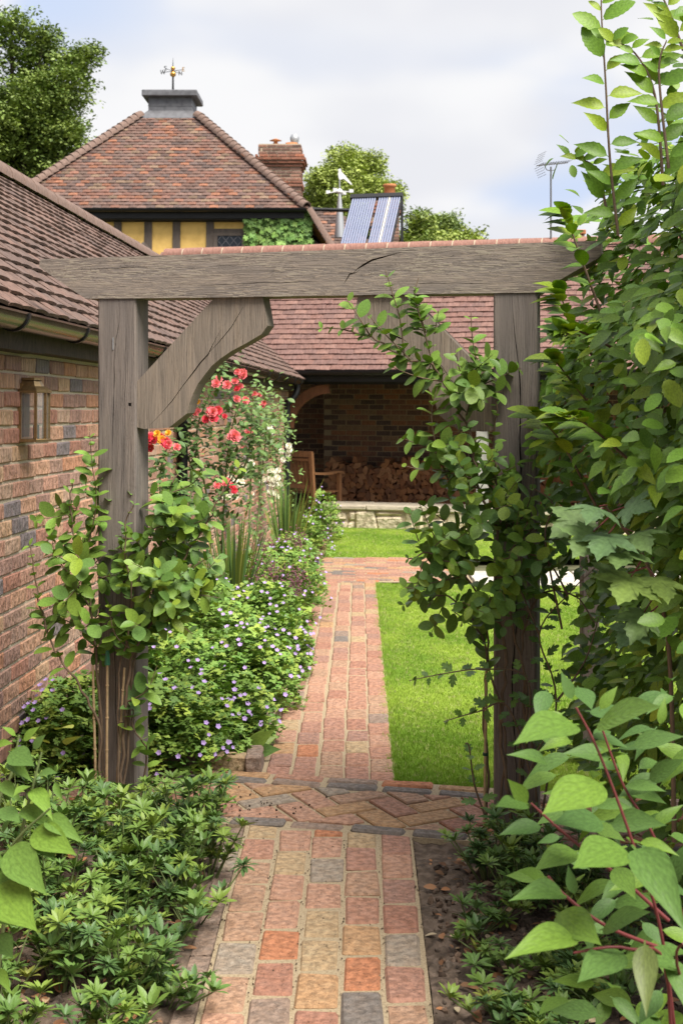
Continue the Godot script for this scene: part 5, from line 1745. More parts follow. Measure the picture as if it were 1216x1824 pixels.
# ---------------------------------------------------------------- the oak arch
func build_arch() -> void:
	var a := thing("garden_arch", "weathered grey oak arch of two posts, beam and curved braces over the path", "arch", Vector3(-0.182, 0, -4.875))
	a.rotation.y = -0.2238
	var hw := 0.076
	var dp := 0.13
	for s in [-1, 1]:
		var sec := [Vector2(-hw + 0.006, 0), Vector2(hw - 0.006, 0), Vector2(hw, 0.006), Vector2(hw, dp - 0.006), Vector2(hw - 0.006, dp), Vector2(-hw + 0.006, dp), Vector2(-hw, dp - 0.006), Vector2(-hw, 0.006)]
		# stand the section up: the prism runs along its own -z, turned to run downwards
		var holder := CSGCombiner3D.new()
		holder.name = "post"
		holder.position = Vector3(s * 0.7435, 0, -dp)
		var body := prism(sec, 2.11, M.oak_post)
		body.name = "body"
		body.rotation = Vector3(PI / 2, 0, 0)
		body.position = Vector3(0, -0.20, 0)
		holder.add_child(body)
		var lines := []
		if s > 0:
			lines = [[[Vector2(-0.012, 1.905), Vector2(-0.004, 1.78), Vector2(0.012, 1.66), Vector2(0.020, 1.50), Vector2(0.016, 1.40), Vector2(0.022, 1.30), Vector2(0.010, 1.15), Vector2(0.0, 0.98), Vector2(0.008, 0.80), Vector2(-0.01, 0.55), Vector2(0.004, 0.25), Vector2(0.0, 0.05)], 0.0085, 0.04], [[Vector2(0.022, 1.33), Vector2(0.032, 1.31), Vector2(0.045, 1.312)], 0.005, 0.015], [[Vector2(-0.045, 1.2), Vector2(-0.04, 0.7)], 0.002, 0.01]]
		else:
			lines = [[[Vector2(0.018, 1.905), Vector2(0.006, 1.80), Vector2(-0.006, 1.72), Vector2(-0.014, 1.45), Vector2(-0.02, 1.2)], 0.004, 0.02], [[Vector2(0.05, 1.9), Vector2(0.035, 1.7), Vector2(0.03, 1.4), Vector2(0.02, 1.0)], 0.0022, 0.01], [[Vector2(-0.02, 0.95), Vector2(-0.005, 0.5), Vector2(0.004, 0.1)], 0.004, 0.02]]
		var i := 0
		for l in lines:
			var c := crack(l[0], l[1], l[2], M.oak_post, dp, 800 + i + s * 10)
			holder.add_child(c)
			i += 1
		if s < 0:
			var hole := CSGBox3D.new()
			hole.name = "peg_hole"
			hole.size = Vector3(0.012, 0.013, 0.05)
			hole.position = Vector3(0.052, 1.515, dp)
			hole.operation = CSGShape3D.OPERATION_SUBTRACTION
			hole.material = M.oak_post
			holder.add_child(hole)
		a.add_child(holder, true)
	part(a, "staple", bar_mesh(Vector3(-0.757, 1.72, 0.002), Vector3(-0.757, 1.765, 0.002), 0.003, 0.004), M.galvanised)
	# beam, its ends cut back underneath
	var beam := CSGCombiner3D.new()
	beam.name = "beam"
	beam.position = Vector3(0, 0, 0.006)
	var bd := 0.15
	var bb := prism([Vector2(-1.054, 2.036), Vector2(-1.045, 2.028), Vector2(-0.866, 1.9115), Vector2(-0.3, 1.9095), Vector2(0.3, 1.911), Vector2(0.822, 1.9105), Vector2(1.03, 2.026), Vector2(1.04, 2.04), Vector2(1.038, 2.086), Vector2(0.6, 2.081), Vector2(0.0, 2.073), Vector2(-0.6, 2.068), Vector2(-1.052, 2.064)], bd, M.oak_beam)
	bb.name = "body"
	bb.position.z = 0.0
	beam.add_child(bb)
	var bl := [[[Vector2(0.16, 1.985), Vector2(0.20, 2.02), Vector2(0.27, 2.045), Vector2(0.34, 2.062)], 0.0085, 0.03], [[Vector2(0.13, 1.95), Vector2(0.15, 1.985), Vector2(0.19, 2.0)], 0.005, 0.02], [[Vector2(-0.5, 1.955), Vector2(0.1, 1.962)], 0.0022, 0.008], [[Vector2(0.3, 1.95), Vector2(0.75, 1.945)], 0.002, 0.008], [[Vector2(-0.95, 2.02), Vector2(-0.5, 2.03)], 0.002, 0.006]]
	for i in bl.size():
		var c := crack(bl[i][0], bl[i][1], bl[i][2], M.oak_beam, 0.0, 830 + i)
		beam.add_child(c)
	a.add_child(beam, true)
	# curved braces
	for s in [-1.0, 1.0]:
		var pts := []
		for p in [[-0.363, 1.9105], [-0.178, 1.9095], [-0.160, 1.805], [-0.183, 1.774], [-0.240, 1.742], [-0.298, 1.713], [-0.340, 1.686], [-0.373, 1.660], [-0.402, 1.625], [-0.428, 1.592], [-0.447, 1.555], [-0.462, 1.515], [-0.470, 1.483], [-0.542, 1.429], [-0.640, 1.424], [-0.668, 1.430], [-0.668, 1.600]]:
			pts.append(Vector2(p[0] * -s, p[1]))
		if s < 0:
			pts.reverse()
		for i in pts.size():
			pts[i] = Vector2(absf(pts[i].x) * s, pts[i].y)
		var holder := CSGCombiner3D.new()
		holder.name = "brace"
		holder.position = Vector3(0, 0, -0.012)
		var body := prism(pts, 0.085, M.oak_brace)
		body.name = "body"
		holder.add_child(body)
		var l1 := [Vector2(-0.62, 1.435), Vector2(-0.53, 1.53), Vector2(-0.44, 1.64), Vector2(-0.39, 1.70), Vector2(-0.34, 1.79)] if s < 0 else [Vector2(0.21, 1.86), Vector2(0.25, 1.79), Vector2(0.33, 1.76), Vector2(0.36, 1.74)]
		var l2 := [Vector2(-0.39, 1.70), Vector2(-0.30, 1.80), Vector2(-0.25, 1.88)] if s < 0 else [Vector2(0.45, 1.7), Vector2(0.56, 1.55)]
		holder.add_child(crack(l1, 0.0055, 0.02, M.oak_brace, 0.0, 860 + int(s)))
		holder.add_child(crack(l2, 0.003, 0.015, M.oak_brace, 0.0, 870 + int(s)))
		a.add_child(holder, true)

# ---------------------------------------------------------------- wall lantern
func build_lantern() -> void:
	var l := thing("wall_lantern", "aged brass wall lantern with clear panes on the left brick wall", "lantern")
	var base := Transform3D(Basis.from_euler(Vector3(-0.02, -0.045, 0)), Vector3(-1.67, 0.1, 0))
	l.transform = base * Transform3D(Basis(), Vector3(0.004, 1.362, -5.66))
	# half of a hexagon standing off the wall, x outwards
	var plan := func(s: float) -> Array: return [Vector2(0.0, -0.062 * s), Vector2(0.045 * s + 0.02, -0.062 * s), Vector2(0.095 * s, -0.028 * s), Vector2(0.095 * s, 0.028 * s), Vector2(0.045 * s + 0.02, 0.062 * s), Vector2(0.0, 0.062 * s)]
	part(l, "back_plate", box_mesh(Vector3(-0.012, 0.0, -0.06), Vector3(0.004, 0.245, 0.06)), M.brass)
	part(l, "base_tray", slab_mesh(PackedVector2Array(plan.call(1.12)), 0.0, 0.012, 0.003), M.brass)
	part(l, "eaves_plate", slab_mesh(PackedVector2Array(plan.call(1.12)), 0.205, 0.217, 0.003), M.brass)
	var roof := new_st()
	var lo: Array = plan.call(1.08)
	var md: Array = plan.call(0.82)
	var hi: Array = plan.call(0.66)
	for i in 5:
		for pair in [[lo, md, 0.217, 0.232], [md, hi, 0.232, 0.258]]:
			quad_out(roof, Vector3(pair[0][i].x, pair[2], pair[0][i].y), Vector3(pair[0][i + 1].x, pair[2], pair[0][i + 1].y), Vector3(pair[1][i + 1].x, pair[3], pair[1][i + 1].y), Vector3(pair[1][i].x, pair[3], pair[1][i].y), Vector3(0.02, 0.2, 0))
	roof.generate_normals()
	part(l, "roof", roof.commit(), M.brass)
	part(l, "roof_cap", slab_mesh(PackedVector2Array(plan.call(0.74)), 0.258, 0.268, 0.002), M.brass)
	var pl: Array = plan.call(1.0)
	for i in [1, 2, 3, 4]:
		part(l, "glazing_bar", bar_mesh(Vector3(pl[i].x, 0.012, pl[i].y), Vector3(pl[i].x, 0.205, pl[i].y), 0.011, 0.011), M.brass)
	for i in 5:
		var p: Vector2 = pl[i]
		var q: Vector2 = pl[i + 1]
		var st := new_st()
		add_bar(st, Vector3(p.x, 0.1085, p.y).lerp(Vector3(q.x, 0.1085, q.y), 0.06), Vector3(p.x, 0.1085, p.y).lerp(Vector3(q.x, 0.1085, q.y), 0.94), 0.002, 0.19)
		st.generate_normals()
		part(l, "pane", st.commit(), M.glass)
	part(l, "lamp_holder", tube_mesh(PackedVector3Array([Vector3(0.05, 0.012, 0), Vector3(0.05, 0.07, 0)]), 0.013, 0.013, 10), M.iron)
	part(l, "bulb", lathe_mesh([Vector2(0.009, 0), Vector2(0.013, 0.02), Vector2(0.012, 0.05), Vector2(0.004, 0.072), Vector2(0, 0.076)], 10), M.glass, at(Vector3(0.05, 0.07, 0)))
	part(l, "inner_plate", box_mesh(Vector3(0.0045, 0.02, -0.045), Vector3(0.008, 0.2, 0.045)), M.iron)

# ---------------------------------------------------------------- the mixed hedge at the right
func hedge_edge(y: float, z: float) -> float:
	# how far left (towards the path) the hedge reaches at this height and place
	var d := -z
	var x := 0.80
	x += 0.10 * clampf((1.15 - y) / 1.0, 0, 1)
	x -= 0.13 * exp(-pow((y - 1.55) / 0.35, 2))
	x += 0.09 * clampf((y - 1.7) / 0.2, 0, 1) + 0.08 * clampf((y - 2.1) / 0.3, 0, 1) + 0.5 * clampf(y - 2.38, 0, 1)
	x -= 0.06 * clampf(d - 4.2, -1, 1)
	return x + 0.05 * sin(y * 7.0 + d * 3.0) + 0.04 * sin(y * 17.0)

func build_hedge() -> void:
	var h := thing("hedge", "tall mixed hedge of serrated green leaves filling the right edge", "hedge", Vector3(1.35, 0, -3.9))
	var org := Vector3(1.35, 0, -3.9)
	var all := []
	for i in 17000:
		var y := rf(0.15, 2.62)
		var z := -rf(2.95, 5.1)
		var top := 2.60 + 0.08 * sin(z * 5.0) - 0.34 * maxf(0.0, -z - 3.7)
		if y > top:
			continue
		var xe := hedge_edge(y, z)
		# four kinds of place: the face to the path, the face to the photographer, the top, and within
		var kind := rng.randf()
		var p := Vector3.ZERO
		var out := Vector3.ZERO
		var shell := pow(rng.randf(), 1.6)
		if kind < 0.40:
			p = Vector3(xe + shell * 0.38, y, z)
			out = Vector3(-1, 0.1, 0.25)
		elif kind < 0.78:
			p = Vector3(rf(xe, 1.9), y, -(3.0 + 0.18 * sin(y * 6.0) + shell * 0.45))
			out = Vector3(-0.35, 0.1, 1)
			if y > 2.42 and p.x < 0.95:
				continue
		elif kind < 0.90:
			p = Vector3(rf(xe + 0.05, 1.9), top - shell * 0.3, z)
			out = Vector3(-0.3, 1, 0.4)
		else:
			p = Vector3(rf(xe + 0.25, 1.8), y, rf(-4.8, -3.2))
			out = Vector3(rf(-1, 1), 0.2, rf(-1, 1))
		var dir := out.normalized() * 0.75 + Vector3(rf(-0.9, 0.9), rf(-0.95, 0.15), rf(-0.9, 0.9))
		var up := Vector3(rf(-0.6, 0.4), 0.75, rf(-0.1, 0.8)) + out * 0.5
		var s := rf(0.05, 0.088)
		if y < 1.0 and rng.randf() < 0.3:
			s *= 0.6
		all.append([p - org, leaf_xf(p - org, dir, up, s), shell + (1.0 if kind >= 0.90 else 0.0) + (0.35 if p.x > 1.0 else 0.0)])
	all.sort_custom(func(a, b): return a[2] < b[2])
	var xfs := []
	for q in all:
		xfs.append(q[1])
	put_leaves(h, L.serrate, M.hedge, xfs, 290, func(): return tint(0.145, 0.265, 0.034, 0.4) if rng.randf() < 0.85 else tint(0.28, 0.39, 0.036, 0.2))
	# inner leaves, dense, which keep the light out
	var inner := []
	var cols := PackedColorArray()
	for i in 2600:
		var y := rf(0.0, 2.35)
		var z := -rf(3.3, 4.95)
		inner.append(leaf_xf(Vector3(rf(hedge_edge(y, z) + 0.30, 1.95), y, z) - org, Vector3(rf(-1, 1), rf(-0.8, 0.2), rf(-1, 1)), Vector3(rf(-0.6, 0.6), 1, rf(-0.6, 0.6)), rf(0.09, 0.14)))
		cols.append(tint(0.145, 0.265, 0.034, 0.4))
	mass(h, "inner_leaves", L.serrate[0], M.leaf_mass, inner, cols)
	# branches
	var st := new_st()
	for i in 44:
		var b := Vector3(rf(1.0, 1.8), 0.0, -rf(3.3, 4.7))
		var y := rf(0.9, 2.45)
		var e := Vector3(hedge_edge(y, b.z) + rf(0.02, 0.3), y, b.z + rf(-0.4, 0.5))
		if i % 3 == 0:
			e = Vector3(rf(0.95, 1.6), y, -3.05)
		add_tube(st, spline([b - org, b.lerp(e, 0.5) + Vector3(0.15, 0.25, 0) - org, e - org], 5), 0.012, 0.003, 5)
	st.generate_normals()
	part(h, "branch", st.commit(), M.stem_brown)
	# long shoots standing out of the top
	var shoots := [
		[Vector3(0.709, 2.001, -3.7), Vector3(0.686, 2.217, -3.7), Vector3(0.675, 2.417, -3.7), Vector3(0.663, 2.618, -3.7), Vector3(0.666, 2.695, -3.7)],
		[Vector3(0.765, 2.096, -3.4), Vector3(0.744, 2.322, -3.4), Vector3(0.694, 2.429, -3.4), Vector3(0.626, 2.464, -3.4)],
		[Vector3(0.816, 2.436, -3.4), Vector3(0.779, 2.535, -3.4), Vector3(0.754, 2.592, -3.4)],
		[Vector3(0.697, 2.075, -3.8), Vector3(0.665, 2.202, -3.8), Vector3(0.594, 2.233, -3.8)],
		[Vector3(0.756, 2.123, -3.3), Vector3(0.732, 2.356, -3.3), Vector3(0.751, 2.436, -3.3)]]
	for s in shoots:
		var sp := spline(s, 6)
		var rel := PackedVector3Array()
		for p in sp:
			rel.append(p - org)
		part(h, "shoot", tube_mesh(rel, 0.0045, 0.0015, 5), M.stem_brown)
		for i in range(1, rel.size()):
			var side := -1.0 if i % 2 == 0 else 1.0
			var dir := Vector3(side * rf(0.6, 1.0), rf(0.1, 0.9), rf(0.0, 0.5))
			part(h, "leaf", L.serrate[1] if i < 14 else L.serrate[0], M.hedge[[0, 2, 4, 5][rng.randi() % 4]], leaf_xf(rel[i], dir, Vector3(rf(-0.5, 0.5), 0.5, 1.0), (0.092 if i < rel.size() - 7 else 0.05) * rf(0.85, 1.15)))
	# pale sprays hanging out over the path side
	var sprays := [
		[Vector3(0.735, 1.215, -4.2), Vector3(0.623, 1.41, -4.15), Vector3(0.538, 1.498, -4.1)], [Vector3(0.735, 1.634, -4.1), Vector3(0.632, 1.805, -4.1), Vector3(0.615, 1.873, -4.1)],
		[Vector3(0.752, 1.463, -4.1), Vector3(0.624, 1.617, -4.05), Vector3(0.575, 1.667, -4)], [Vector3(0.753, 1.81, -4.2), Vector3(0.665, 2.055, -4.2), Vector3(0.648, 2.125, -4.2)],
		[Vector3(0.731, 1.698, -3.9), Vector3(0.617, 1.743, -3.8), Vector3(0.578, 1.727, -3.8)], [Vector3(0.72, 1.39, -3.6), Vector3(0.598, 1.483, -3.5), Vector3(0.54, 1.513, -3.5)]]
	for s in sprays:
		var sp := spline(s, 5)
		var rel := PackedVector3Array()
		for p in sp:
			rel.append(p - org)
		part(h, "shoot", tube_mesh(rel, 0.005, 0.0015, 5), M.stem_brown)
		for i in range(2, rel.size()):
			for side in [-1.0, 1.0]:
				part(h, "leaf", L.serrate[rng.randi() % 2], M.hedge[[2, 4, 5][rng.randi() % 3]], leaf_xf(rel[i], Vector3(-0.7 + side * 0.4, rf(0.0, 0.7), side * 0.6 + rf(-0.2, 0.4)), Vector3(-0.2, 1, 0.4), rf(0.075, 0.105)))
	# sycamore seedling growing out of the hedge
	var m := thing("sycamore_seedling", "pale lobed sycamore leaves on red stalks growing out of the hedge", "seedling", Vector3(0.77, 0.473, -3.3))
	var mo := Vector3(0.77, 0.473, -3.3)
	var stem := spline([mo, Vector3(0.756, 0.954, -3.3), Vector3(0.701, 1.16, -3.3), Vector3(0.623, 1.261, -3.25), Vector3(0.58, 1.307, -3.2)], 5)
	var srel := PackedVector3Array()
	for p in stem:
		srel.append(p - mo)
	part(m, "stem", tube_mesh(srel, 0.007, 0.003, 6), M.stem_brown)
	var leaves := [[Vector3(0.58, 1.3, -3.2), Vector3(0.446, 1.259, -3.15), 0.17], [Vector3(0.587, 1.307, -3.2), Vector3(0.5, 1.319, -3), 0.16], [Vector3(0.593, 1.28, -3.2), Vector3(0.45, 1.2, -3), 0.18], [Vector3(0.613, 1.267, -3.2), Vector3(0.504, 1.219, -2.95), 0.19], [Vector3(0.64, 1.227, -3.2), Vector3(0.553, 1.194, -2.95), 0.18], [Vector3(0.667, 1.173, -3.2), Vector3(0.553, 1.108, -2.95), 0.20], [Vector3(0.68, 1.16, -3.2), Vector3(0.508, 1.13, -3.05), 0.17], [Vector3(0.627, 1.253, -3.2), Vector3(0.65, 1.25, -3), 0.16], [Vector3(0.68, 1.16, -3.2), Vector3(0.7, 1.125, -3), 0.17], [Vector3(0.7, 1.093, -3.2), Vector3(0.588, 1.013, -3), 0.16], [Vector3(0.707, 1.067, -3.2), Vector3(0.534, 0.965, -3.05), 0.14], [Vector3(0.6, 1.293, -3.2), Vector3(0.659, 1.329, -3.1), 0.15]]
	for q in leaves:
		var dir: Vector3 = q[1] - q[0]
		var stalk := PackedVector3Array([q[0] - mo, q[0] - mo + dir * 0.35])
		part(m, "leaf_stalk", tube_mesh(stalk, 0.0022, 0.0016, 5), M.stem_red)
		part(m, "leaf", L.maple[rng.randi() % 3], M.maple[rng.randi() % 3], leaf_xf(q[0] - mo + dir * 0.3, dir + Vector3(0, -0.02, 0), Vector3(rf(-0.4, 0.2), 0.9, rf(0.5, 1.1)), q[2] * 0.62))
	# old fence post behind the gap
	var f := thing("fence_post", "dark weathered wooden post standing behind the hedge foot", "post", Vector3(0.98, -0.02, -5.75))
	part(f, "post_body", worn_box(Vector3(0.075, 1.05, 0.075), 0.006, 0.003, 900), M.grey_timber, at(Vector3(0, 0.5, 0)))
	part(f, "cap", worn_box(Vector3(0.085, 0.03, 0.085), 0.01, 0.003, 901), M.grey_timber, at(Vector3(0, 1.04, 0)))

# ---------------------------------------------------------------- climbers on the arch
func leaves_along(pts: PackedVector3Array, from: float, spacing: float, size: float, out: Array, droop := 0.0) -> void:
	var total := 0.0
	for i in pts.size() - 1:
		total += pts[i].distance_to(pts[i + 1])
	var next := total * from
	var run := 0.0
	var k := 0
	for i in pts.size() - 1:
		var a := pts[i]
		var b := pts[i + 1]
		var seg := a.distance_to(b)
		var t := (b - a).normalized()
		while next <= run + seg and seg > 0.0001:
			var p := a.lerp(b, (next - run) / seg)
			var x := t.cross(Vector3(0.2, 0.3, 0.9)).normalized()
			var y := t.cross(x)
			var left := 1.0 - next / total
			var s := size * (0.45 + 0.75 * minf(1.0, left * 4.0)) * rf(0.7, 1.2)
			for side in [-1.0, 1.0]:
				var ang := (PI / 2 if k % 2 else 0.0) + rf(-0.5, 0.5)
				var o: Vector3 = (x * cos(ang) + y * sin(ang)) * side
				var dir: Vector3 = o + t * rf(0.25, 0.8) + Vector3(0, -droop + rf(-0.2, 0.2), 0.15)
				out.append(leaf_xf(p, dir, t * 0.6 + Vector3(rf(-0.4, 0.4), 0.8, 0.55), s))
			k += 1
			next += spacing * rf(0.75, 1.25)
		run += seg

func climber(called: String, label: String, org: Vector3, main: Array, twigs: Array, spacing: float, size: float, clouds: Array) -> void:
	var h := thing(called, label, "climbing plant", org)
	var xfs := []
	for s in main:
		var sp := spline(s[0], 6)
		var rel := PackedVector3Array()
		for p in sp:
			rel.append(p - org + Vector3(rf(-0.006, 0.006), rf(-0.004, 0.004), rf(-0.004, 0.004)))
		part(h, "stem", tube_mesh(rel, s[2], 0.0022, 6), M.stem_brown)
		if s[1] < 1.0:
			leaves_along(rel, s[1], spacing, size, xfs)
	for s in twigs:
		var sp := spline(s, 5)
		var rel := PackedVector3Array()
		for p in sp:
			rel.append(p - org)
		part(h, "twig", tube_mesh(rel, 0.0028, 0.0012, 5), M.stem_brown)
		leaves_along(rel, 0.03, spacing, size, xfs)
	for c in clouds:
		for i in c[2]:
			var d := Vector3(rng.randfn(), rng.randfn(), rng.randfn()).normalized()
			var p: Vector3 = c[0] - org + d * c[1] * pow(rng.randf(), 0.5)
			var a := p
			var b := p + (d + Vector3(rf(-0.4, 0.4), rf(0.0, 0.9), rf(0, 0.5))).normalized() * rf(0.06, 0.15)
			part(h, "twig", tube_mesh(PackedVector3Array([a, (a + b) / 2, b]), 0.0022, 0.001, 4), M.stem_brown)
			leaves_along(PackedVector3Array([a, (a + b) / 2, b]), 0.0, spacing * 0.9, size, xfs, 0.1)
	# nearest leaves first
	xfs.sort_custom(func(a, b): return a.origin.z > b.origin.z)
	put_leaves(h, L.oval, M.honey, xfs, 295, func(): return tint(0.16, 0.28, 0.05, 0.3))

func build_climbers() -> void:
	var o1 := Vector3(-0.903, 0.096, -4.98)
	climber("honeysuckle", "honeysuckle with rounded leaves climbing round the left oak post", o1, [
		[[Vector3(-0.961, 0.071, -4.96), Vector3(-0.951, 0.324, -4.94), Vector3(-1.027, 0.491, -4.93), Vector3(-1.109, 0.614, -4.93), Vector3(-1.167, 0.778, -4.93), Vector3(-1.187, 0.902, -4.93), Vector3(-1.208, 1, -4.93)], 0.52, 0.005],
		[[Vector3(-0.932, 0.068, -4.97), Vector3(-0.953, 0.424, -4.95), Vector3(-0.982, 0.711, -4.96), Vector3(-1.017, 0.936, -4.98), Vector3(-1.062, 1.081, -4.98), Vector3(-1.062, 1.227, -4.98)], 0.45, 0.006],
		[[Vector3(-0.873, 0.08, -4.93), Vector3(-0.847, 0.416, -4.9), Vector3(-0.817, 0.62, -4.9), Vector3(-0.718, 0.78, -4.92), Vector3(-0.636, 0.965, -4.92), Vector3(-0.549, 1.098, -4.92), Vector3(-0.502, 1.19, -4.92), Vector3(-0.426, 1.309, -4.92)], 0.42, 0.006],
		[[Vector3(-0.86, 0.077, -4.94), Vector3(-0.822, 0.577, -4.91), Vector3(-0.77, 0.758, -4.93), Vector3(-0.738, 0.981, -4.95), Vector3(-0.701, 1.188, -4.95), Vector3(-0.664, 1.26, -4.95)], 0.42, 0.005],
		[[Vector3(-0.881, 0.083, -4.92), Vector3(-0.868, 0.538, -4.9), Vector3(-0.825, 0.785, -4.89), Vector3(-0.852, 1.03, -4.89), Vector3(-0.819, 1.152, -4.89)], 0.5, 0.004],
		[[Vector3(-0.804, 0.074, -4.95), Vector3(-0.776, 0.244, -4.93), Vector3(-0.83, 0.35, -4.92), Vector3(-0.804, 0.462, -4.92)], 0.3, 0.004]],
		[[Vector3(-0.718, 0.78, -4.92), Vector3(-0.61, 0.827, -4.88), Vector3(-0.502, 0.82, -4.86)], [Vector3(-0.697, 0.821, -4.92), Vector3(-0.602, 0.926, -4.9), Vector3(-0.531, 0.967, -4.9)], [Vector3(-0.992, 0.773, -4.96), Vector3(-1.052, 0.878, -4.95), Vector3(-1.114, 0.961, -4.95), Vector3(-1.13, 1.064, -4.95)],
		 [Vector3(-1.017, 0.936, -4.98), Vector3(-0.975, 1.142, -5), Vector3(-0.99, 1.288, -5), Vector3(-1, 1.413, -5)], [Vector3(-0.821, 0.62, -4.9), Vector3(-0.884, 0.685, -4.88), Vector3(-0.905, 0.787, -4.88)], [Vector3(-0.701, 1.188, -4.95), Vector3(-0.606, 1.23, -4.93), Vector3(-0.551, 1.312, -4.93)], [Vector3(-0.847, 0.436, -4.9), Vector3(-0.769, 0.482, -4.88), Vector3(-0.732, 0.573, -4.88)], [Vector3(-0.698, 0.799, -4.93), Vector3(-0.653, 0.722, -4.9), Vector3(-0.6, 0.685, -4.88)]],
		0.039, 0.058,
		[[Vector3(-1.025, 0.91, -5.02), 0.10, 12], [Vector3(-0.722, 0.878, -4.95), 0.11, 20], [Vector3(-0.704, 1.082, -4.97), 0.10, 16], [Vector3(-1.031, 1.137, -5.05), 0.07, 7], [Vector3(-0.779, 0.719, -4.92), 0.07, 9], [Vector3(-0.615, 0.842, -4.92), 0.07, 7], [Vector3(-1.042, 0.704, -5), 0.07, 6]])
	var o2 := Vector3(0.515, 0.008, -4.66)
	climber("honeysuckle", "honeysuckle climbing the right oak post and reaching over its brace", o2, [
		[[Vector3(0.433, 0.022, -4.62), Vector3(0.437, 0.258, -4.6), Vector3(0.425, 0.488, -4.6), Vector3(0.435, 0.684, -4.58), Vector3(0.398, 0.88, -4.55), Vector3(0.301, 0.997, -4.52), Vector3(0.225, 1.028, -4.5), Vector3(0.165, 1.004, -4.5)], 0.62, 0.006],
		[[Vector3(0.525, 0.035, -4.58), Vector3(0.503, 0.232, -4.56), Vector3(0.475, 0.441, -4.56), Vector3(0.494, 0.65, -4.56), Vector3(0.454, 0.881, -4.54), Vector3(0.463, 1.089, -4.54), Vector3(0.399, 1.258, -4.56), Vector3(0.38, 1.408, -4.6), Vector3(0.308, 1.562, -4.62), Vector3(0.249, 1.658, -4.6), Vector3(0.153, 1.676, -4.58), Vector3(0.038, 1.752, -4.56), Vector3(-0.076, 1.78, -4.55), Vector3(-0.155, 1.774, -4.55)], 0.45, 0.007],
		[[Vector3(0.553, 0.035, -4.58), Vector3(0.541, 0.327, -4.56), Vector3(0.57, 0.555, -4.56), Vector3(0.512, 0.804, -4.55), Vector3(0.502, 1.069, -4.55), Vector3(0.456, 1.315, -4.56), Vector3(0.461, 1.486, -4.57), Vector3(0.468, 1.562, -4.57)], 0.5, 0.006],
		[[Vector3(0.46, 0.028, -4.6), Vector3(0.494, 0.365, -4.56), Vector3(0.436, 0.652, -4.55), Vector3(0.377, 0.809, -4.52), Vector3(0.281, 0.888, -4.5), Vector3(0.224, 0.853, -4.48)], 0.6, 0.005],
		[[Vector3(0.537, 0.048, -4.6), Vector3(0.563, 0.417, -4.58), Vector3(0.552, 0.705, -4.57), Vector3(0.609, 0.876, -4.57), Vector3(0.72, 0.88, -4.55), Vector3(0.787, 0.794, -4.5)], 0.65, 0.006]],
		[[Vector3(0.249, 1.658, -4.6), Vector3(0.219, 1.772, -4.58), Vector3(0.187, 1.886, -4.57), Vector3(0.2, 1.952, -4.57)], [Vector3(0.153, 1.676, -4.58), Vector3(0.137, 1.809, -4.57), Vector3(0.104, 1.923, -4.56), Vector3(0.087, 1.98, -4.56)], [Vector3(0.364, 1.485, -4.6), Vector3(0.397, 1.638, -4.58), Vector3(0.382, 1.753, -4.58), Vector3(0.378, 1.839, -4.58)],
		 [Vector3(0.038, 1.752, -4.56), Vector3(-0.009, 1.828, -4.55), Vector3(-0.047, 1.884, -4.55)], [Vector3(0.303, 1.259, -4.55), Vector3(0.261, 1.373, -4.54), Vector3(0.242, 1.487, -4.54), Vector3(0.262, 1.581, -4.55)], [Vector3(0.301, 0.997, -4.52), Vector3(0.244, 1.094, -4.5), Vector3(0.202, 1.188, -4.5)], [Vector3(0.399, 1.239, -4.56), Vector3(0.301, 1.299, -4.52), Vector3(0.197, 1.309, -4.5), Vector3(0.154, 1.319, -4.5)],
		 [Vector3(0.502, 1.069, -4.55), Vector3(0.562, 1.188, -4.5), Vector3(0.581, 1.281, -4.5)], [Vector3(0.459, 1, -4.5), Vector3(0.539, 1.08, -4.46), Vector3(0.595, 1.135, -4.46)], [Vector3(0.308, 1.542, -4.62), Vector3(0.363, 1.581, -4.58), Vector3(0.409, 1.676, -4.57)], [Vector3(0.287, 1.6, -4.6), Vector3(0.19, 1.619, -4.57), Vector3(0.095, 1.657, -4.56)], [Vector3(0.172, 1.676, -4.58), Vector3(0.095, 1.752, -4.56), Vector3(0.028, 1.828, -4.55)], [Vector3(0.45, 0.888, -4.5), Vector3(0.52, 0.95, -4.46), Vector3(0.556, 0.895, -4.45)]],
		0.037, 0.052,
		[[Vector3(0.379, 1.145, -4.55), 0.13, 15], [Vector3(0.433, 0.997, -4.52), 0.13, 15], [Vector3(0.301, 0.922, -4.52), 0.10, 9], [Vector3(0.346, 1.6, -4.62), 0.10, 12], [Vector3(0.399, 1.277, -4.56), 0.09, 7], [Vector3(0.527, 1.092, -4.52), 0.10, 8], [Vector3(0.249, 1.715, -4.6), 0.07, 4], [Vector3(0.266, 1.391, -4.56), 0.05, 4], [Vector3(0.225, 1.038, -4.5), 0.06, 6]])
	# hawthorn twigs with small lobed leaves through the right side
	var h := thing("hawthorn_sapling", "thin hawthorn twigs with small lobed leaves around the right post foot", "sapling", Vector3(0.607, 0.064, -4.55))
	var ho := Vector3(0.607, 0.064, -4.55)
	var lx := []
